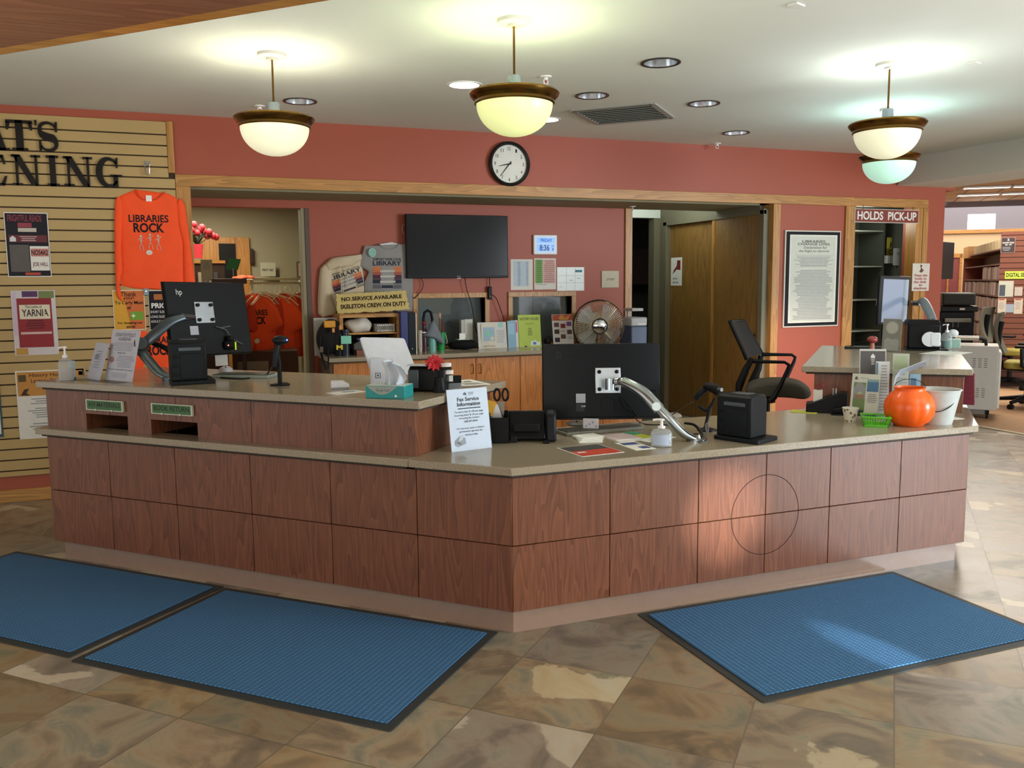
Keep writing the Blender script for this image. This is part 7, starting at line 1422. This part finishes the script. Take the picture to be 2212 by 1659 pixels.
s2 = hung(hm(.19, 1.0), 'orange shirt with shade painted in as a darker tint, third from the near end of the clothes rail', cm=M('c8320c', .8, var=.12, scale=12))  # darker tint of the same orange stands in for shading, also in its clones
for i in range(7): clone((s1, s2)[i % 2], hm(.25+.105*i, .75+.22*math.sin(i*2.1+1)) @ Matrix.Translation((0, 0, -.012*(i % 3))), 'orange shirt hanging on the clothes rail, turned sideways, among similar ones', 'orange shirts hung sideways')
t = thing('garment_heap', 'white and green clothes hanging at the far end of the rail', 'clothes', hm(.95, .3)); mb, zf = cloth([(-.2, -.75), (.18, -.70), (.22, -.1), (.0, .0), (-.2, -.1)], M('b4b4a0', .8), .05, 14, 20, .012, 4, 17); mb.build('fabric', t, XF)
t = thing('storage_bin', 'dark bins and boxes on the floor under the clothes rail', 'box', MF(W_(580, 790, 8.9)-Vector((0, 0, .3)))); MB().box((-.35, 0, -.1), (.3, .4, .45), M('4a3424', .6)).build('box', t, bev=.006); MB().box((-.3, -.01, .2), (.0, 0, .35), M('8a8474', .6)).build('label', t)
# ================================================================ office behind the pass-through windows
t = thing('office_desk', 'desk with dark equipment seen through the pass-through windows', 'desk', (1.7, 8.1, 0)); MB().box((0, 0, .72), (2.2, .6, .76), M('4a4238', .5)).build('top', t)
for x in (.05, 2.1): MB().box((x, .05, 0), (x+.05, .55, .72), M('3a342c', .6)).build('leg', t)
a, b = AY(948, 665, 8.6), AY(1010, 690, 8.6)
t = thing('monitor', 'dark office monitor behind the left pass-through window', 'monitor', (a.x, 8.45, .761)); MB().box((0, 0, .1), (b.x-a.x, .03, .42), M('14181c', .3)).build('panel', t); MB().box((.15, .02, 0), (.2, .06, .15), BLK).build('stand', t); MB().box((.05, -.06, 0), (.3, .12, .01), BLK).build('foot', t)
t = thing('office_machine', 'tall grey machine with a round window behind the left pass-through window', 'machine', (AY(990, 660, 8.4).x, 8.35, .761)); MB().lathe([(.05, 0), (.05, .3), (.09, .34), (.10, .5), (.06, .6), (.03, .68)], M('3c3c3a', .5), 24).build('column', t); MB().ball((0, -.06, .42), .06, M('4a4c4a', .3), 16, 10).build('round_window', t)
t = thing('pin_board', 'wall of pinned papers seen through the pass-through windows', 'board', (1.62, 9.57, 1.0)); MB().box((0, 0, -.2), (2.35, .02, .65), M('7c7860', .7)).build('board', t)
rnd = random.Random(8)
for i in range(14): x, z = .05+.155*i, rnd.uniform(-.1, .35); MB().box((x, -.006, z), (x+rnd.uniform(.08, .15), -.001, z+rnd.uniform(.12, .2)), M(('a8a48c', '8c8a74', '6a7a80', 'b4b09c')[i % 4], .7)).build('paper', t)
struct('window_4', MB().box((1.7, 9.56, 1.66), (3.9, 9.59, 1.80), M('7c8a90', .4)), smooth=False)
# ================================================================ library
Pn, Pf = W_(2157, 601, 12.0), W_(2083, 601, 16.1); Pn.z = Pf.z = 0; rd = (Pf-Pn).normalized(); side = Vector((rd.y, -rd.x, 0))
if side.x < 0: side = -side
SM = MX(Pn, rd, -side, (0, 0, 1)); LL = (Pf-Pn).length
# local: x along run (away), y towards the viewer's left (books face -side), z up
bs = thing('media_shelving', 'long brown shelving run of library cases receding at the right', 'shelf', SM); BRN = M('5c3a2c', .6)
lv = [.16, .38, .60, .82, 1.03, 1.255, 1.48, 1.70]
for z in lv: MB().box((0, -.30, z-.02), (LL, .0, z), BRN).build('shelf', bs)
MB().box((0, -.32, 0), (LL, -.30, 1.98), BRN).build('back_panel', bs, smooth=False); MB().box((LL, -.32, 0), (LL+.04, .02, 1.93), M('8a4a30', .5)).build('end_panel', bs); MB().box((LL*.82, -.31, 1.86), (LL+.06, .03, 2.06), OAK).build('end_sign', bs)
cases = []
for c in ('7a6a70', '8a7c80', '5c4a50', '9a9090', '6c5548', '4a4650', 'a09080'):
    mb = MB(); mb.box((0, -.14, 0), (.075, 0, .185), M(c, .4, var=.25, scale=60)); o = mb.build('media_case', mtx=SM, smooth=False); cases.append(o)
used = [False]*len(cases); rnd = random.Random(12); cnt = 0
for li, z in enumerate(lv[1:]):
    x = .03
    while x < LL-.1 and cnt < 290:
        k = rnd.randrange(len(cases)); o = cases[k]
        if used[k]: o = o.copy(); COL.objects.link(o)
        used[k] = True; sc_ = rnd.uniform(.9, 1.04); o.matrix_world = SM @ Matrix.Translation((x, -.01, z+.001)) @ Matrix.Diagonal((1, 1, sc_, 1))
        tag(o, 'narrow upright media case in the packed rows of the library shelving', 'media case', 'media cases in the library shelving'); cnt += 1
        x += .0775 if rnd.random() > .06 else .15
for i in range(10): mb = MB(); mb.box((0, -.2, 0), (.30, 0, .13), M('b8a880', .5)); o = mb.build('file_box', mtx=SM @ Matrix.Translation((.02+.33*i, -.02, 1.905))); tag(o, 'cream file box in the row on top of the library shelving', 'box', 'cream boxes on the shelving')
MB().box((0, -.30, 1.885), (LL, 0, 1.904), BRN).build('top_shelf', bs)
EM = MX(Pn+Vector((0, 0, 0))-rd*.06, side, (0, 0, 1)); ec = thing('slat_end_panel', 'brown slatted end panel of the library shelving at the right edge', 'display panel', EM)
BS = M('6a3a26', .5, var=.1, scale=5); mb = MB(); mb.box((0, 0, -.03), (1.3, 2.13, -.012), GRV); mb.build('backing', ec); mb = MB(); z = .06
while z < 2.12: mb.box((0, z, -.012), (1.3, min(2.13, z+.066), 0), BS); z += .075
mb.build('slat_face', ec)
def ep(px, py): q = EM.inverted() @ OP(px, py, (Pn.x-rd.x*.06, Pn.y-rd.y*.06), (rd.x, rd.y)); return q.x, q.y
def esheet(x0, y0, x1, y1, name, lab, cat, bg, it, group=None): a = ep(x0, y0); b = ep(x1, y1); return sheet(name, lab, cat, EM @ Matrix.Translation((a[0], b[1], .006)), b[0]-a[0], a[1]-b[1], bg, it, group)
esheet(2163, 513, 2192, 546, 'shelf_sign', 'dark sign with a white 2 on the brown slatted end panel', 'sign', M('8a6a5c', .5), [('r', .04, .03, .96, .97, M('2c2022', .5)), ('t', .42, .78, .58, .92, '2', CRW, .01), ('t', .1, .60, .9, .70, 'NONFICTION', CRW, .01), ('t', .3, .48, .75, .56, '000 - 499', CRW, .01), ('l', .1, .12, .7, .4, 3)])
esheet(2171, 586, 2240, 602, 'shelf_sign', 'lime green DIGITAL SERVICES sign on the brown slatted end panel', 'sign', M('a8b83c', .5), [('t', .04, .25, .96, .78, 'DIGITAL SERVICES', INK, .02)])
for x0, y0, x1, y1, lab, c, it in ((2158, 607, 2188, 641, 'pale flyer with a dark picture, below the green sign', 'a8a898', [('r', .05, .05, .45, .75, M('3c444c', .5))]), (2192, 620, 2208, 639, 'small pale flyer right of the one with the dark picture', 'a89c90', []), (2156, 645, 2172, 678, 'narrow cream leaflet at the left edge of the slatted panel', 'b4a894', [('r', .1, .9, .8, .98, M('9a3a2c', .5)), ('l', .1, .3, .8, .8, 5)]), (2173, 657, 2190, 675, 'small bluish leaflet between the two cream leaflets', '8a94a0', []), (2191, 645, 2208, 678, 'narrow cream leaflet with a red heading, second from the left', 'b4a894', [('r', .1, .9, .8, .98, M('9a3a2c', .5)), ('l', .1, .3, .8, .8, 5)])): esheet(x0, y0, x1, y1, 'leaflet', lab, 'leaflet', M(c, .5), it)
# partition, copier, cart, trays, chairs
a, b = W_(2030, 548, 17), W_(2078, 548, 17); t = thing('partition', 'oak framed partition with a maroon panel far back in the library', 'partition', MX((a.x, a.y, 0), b-a, (0, 0, 1))); w = (b-a).length; hh = a.z
MB().box((0, 0, -.04), (w, hh, 0), M('7a3c3c', .6)).build('panel', t)
for q in (((0, hh-.08, -.05), (w, hh, .02)), ((w*.35, 0, -.05), (w*.42, hh, .02)), ((w-.05, 0, -.05), (w, hh, .02)), ((0, hh*.50, -.05), (w, hh*.55, .02))): MB().box(*q, OAK).build('rail', t)
P = W_(2040, 560, 11.0); t = thing('wall_screen', 'thin black screen seen edge-on beside the red wall end', 'screen', MF(P, 1.25)); MB().box((-.3, 0, -.25), (.35, .05, .22), BLK).build('panel', t, bev=.006); MB().box((-.05, .05, -.1), (.05, .12, .1), BLK).build('bracket', t)
P = W_(2062, 735, 10.6); k = 10.6/FPX; t = thing('copier', 'large black copier with a paper tray in the library beyond the red wall', 'copier', MF((P.x, P.y, 0), .1)); zb = lambda y: 1.4996-(y-601)*k
MB().box((-32*k, 0, .02), (36*k, .6, zb(672)), M('0d0e0f', .35)).build('body', t, bev=.01); MB().box((-28*k, -.04, zb(658)), (36*k, .6, zb(632)), M('26241f', .5)).build('document_feeder', t, bev=.02); MB().box((-30*k, -.02, zb(672)), (42*k, .6, zb(660)), M('121314', .3)).build('scanner_bed', t, bev=.01)
MB().box((-22*k, -.10, zb(694)), (28*k, -.0, zb(686)), M('6a6a60', .4)).build('paper_tray', t, bev=.004)
for x in (-6, 4): MB().box((x*k, -.02, zb(705)), ((x+2)*k, .0, zb(694)), M('5a5a54', .4)).build('tray_post', t)
MB().box((6*k, -.045, zb(668)), (16*k, -.02, zb(664)), M('a8a090', .4)).build('label', t)
# white cart
C1 = AZ(2128, 906, 0); t = thing('media_cart', 'white metal cart on casters with two bar handles, behind the raised worktop', 'cart', MF(C1, .02)); k = dep(C1)/FPX; zc = lambda y: C1.z+(906-y)*k
xr2 = (2147-2128)*k; xl2 = xr2-.62; WC = M('a8a59c', .4)
zt2 = up(C1, 748); MB().box((xl2, 0, .10), (xr2, .50, zt2), WC).build('body', t, bev=.006); MB().box((xr2, .01, .12), (xr2+.028, .49, zt2-.06), M('c4c0b4', .4)).build('door', t, bev=.006)
for px0, n in ((2098, 5), (2109, 5), (2120, 5)):
    for j in range(5):
        x = (px0-2128)*k; z = zt2-.14-.022*j; mb = MB(); mb.box((x, -.0015, z), (x+.032, .0, z+.007), M('54524e', .6)); mb.build('vent_slot', t, smooth=False)
        mb = MB(); mb.box((x-.01, -.0015, z-.32), (x+.022, .0, z-.313), M('54524e', .6)); mb.build('vent_slot', t, smooth=False)
for y in (.10, .34): MB().tube([(xr2-.48, y, zt2), (xr2-.47, y, zt2+.05), (xr2-.43, y, zt2+.07), (xr2-.16, y, zt2+.07), (xr2-.125, y, zt2+.05), (xr2-.12, y, zt2)], .015, BLK, 10).build('handle', t); MB().cyl((xr2-.42, y, zt2+.07), (xr2-.19, y, zt2+.07), .018, M('b4ac9c', .3, .6), 16).build('grip', t)
for x in (xl2+.06, xr2-.08):
    for y in (.06, .42): MB().cyl((x-.012, y, .035), (x+.012, y, .035), .035, BLK, 20).build('caster', t); MB().box((x-.02, y-.02, .05), (x+.02, y+.02, .10), BLK).build('caster_fork', t)
MB().box((xr2-.3, .02, .05), (xr2-.1, .3, .10), M('6a625a', .5)).build('skid_plate', t)
q0 = bil(.97, .08)
for i in range(6):
    z = up(AZ(2088, 892, ZD), 818+i*11.5)+ZD-.02; o = W_(2092, 818+i*11.5, dep(AZ(2088, 885, ZD)))
    t = thing('wall_tray', 'dark red plastic tray on the side of the raised cabinet, '+('topmost', 'second from top', 'third from top', 'third from bottom', 'second from bottom', 'lowest')[i], 'tray', MA((o.x+.0, o.y+.06, o.z), 45), 'red trays on the raised cabinet'); RT = M('6a0f28', .4)
    MB().box((-.02, -.07, 0), (.22, -.005, .004), RT).build('bottom', t); MB().box((-.02, -.075, 0), (.22, -.07, .03), M('8a2c44', .4)).build('front_lip', t); MB().box((-.02, -.07, 0), (-.016, -.005, .035), RT).build('side', t)
# office chairs in the library
def office_chair(P, yaw, label, seatc):
    t = thing('office_chair', label, 'chair', MA(P, yaw), 'office chairs in the library')
    mb = MB(); mb.prism(rrect(.48, .46, .08), .46, .54, M(seatc, .8)); mb.build('seat', t, bev=.02)
    mb = MB(); rows = []
    for j in range(9):
        z = .62+.48*j/8; rows.append([(-.25-.06*math.sin(PI*j/8)-.06*(j/8)+.035*math.cos(PI*(i/8-.5))*-1, -.22+.44*i/8, z) for i in range(9)]+[(-.22-.06*math.sin(PI*j/8)-.06*(j/8)-.035*math.cos(PI*(i/8-.5)), -.22+.44*i/8, z) for i in range(8, -1, -1)])
    mb.loft(rows, M('5a574a', .8)); mb.build('backrest', t)
    MB().tube([(-.02, 0, .45), (-.26, 0, .46), (-.33, 0, .60), (-.33, 0, .85), (-.31, 0, 1.0)], .03, BLK, 10, sx=1.6).build('back_support', t)
    for y in (-.27, .27): MB().tube([(.0, y*.7, .46), (-.05, y, .50), (-.06, y, .70)], .02, BLK, 8).build('arm_post', t); MB().cbox((.0, y, .72), (.26, .09, .03), BLK).build('arm_pad', t, bev=.01)
    MB().cyl((0, 0, .08), (0, 0, .46), .03, BLK, 16).build('column', t)
    for k in range(5):
        a = 2*PI*k/5+.5; MB().tube([(0, 0, .12), (.32*math.cos(a), .32*math.sin(a), .08)], [.035, .02], BLK, 8).build('base_leg', t); MB().cyl((.32*math.cos(a)-.01, .32*math.sin(a)-.02, .032), (.32*math.cos(a)+.01, .32*math.sin(a)+.02, .032), .032, BLK, 16).build('caster', t)
    return t
C2 = AZ(2216, 880, 0); C3 = AZ(2178, 838, 0)
oc = office_chair((C2.x, C2.y, 0), -55, 'black office chair with a yellowish seat at the right edge, the nearer of the two', '8a8038')
c3 = clone(oc, MA((C3.x, C3.y, 0), -68), 'black office chair at the right edge of the view, behind the nearer one', 'office chairs in the library')
# library ceiling grid strips and linear lamps
def zl(px, py): return AZ(px, py, ZL-.004)
for i, ((x0, y0), (x1, y1), lab) in enumerate((((2080, 404), (2184, 400.5), 'long linear ceiling lamp in the library, nearer row, left piece'), ((2188, 400.5), (2290, 397), 'long linear ceiling lamp in the library, nearer row, right piece'), ((2067, 420), (2160, 416.5), 'long linear ceiling lamp in the library, farther row, left piece'), ((2164, 416.5), (2290, 412), 'long linear ceiling lamp in the library, farther row, right piece'))):
    a, b = zl(x0, y0), zl(x1, y1); t = thing('linear_lamp', lab, 'lamp', MX(a, b-a, Vector((0, 0, 1)).cross(b-a), (0, 0, 1)), 'linear lamps of the library ceiling'); w = (b-a).length
    MB().box((0, -.05, -.03), (w, .05, .0), WHT).build('housing', t, bev=.004); MB().box((.02, -.04, -.034), (w-.02, .04, -.03), M('fff4e6', .4, emit=5)).build('diffuser', t)
n_ = 17
for (p, q) in (((2043, 430), (2212, 425)), ((2056, 440), (2098, 405)), ((2110, 438), (2190, 397)), ((2170, 435), (2240, 405)), ((2045, 412), (2075, 411))):
    a, b = zl(*p), zl(*q); d = (b-a).normalized(); nn = Vector((-d.y, d.x, 0))*.012; struct('trim_%d' % n_, MB().add([a+nn, b+nn, b-nn, a-nn], [(0, 1, 2, 3)], M('6a5a4c', .8)), smooth=False); n_ += 1
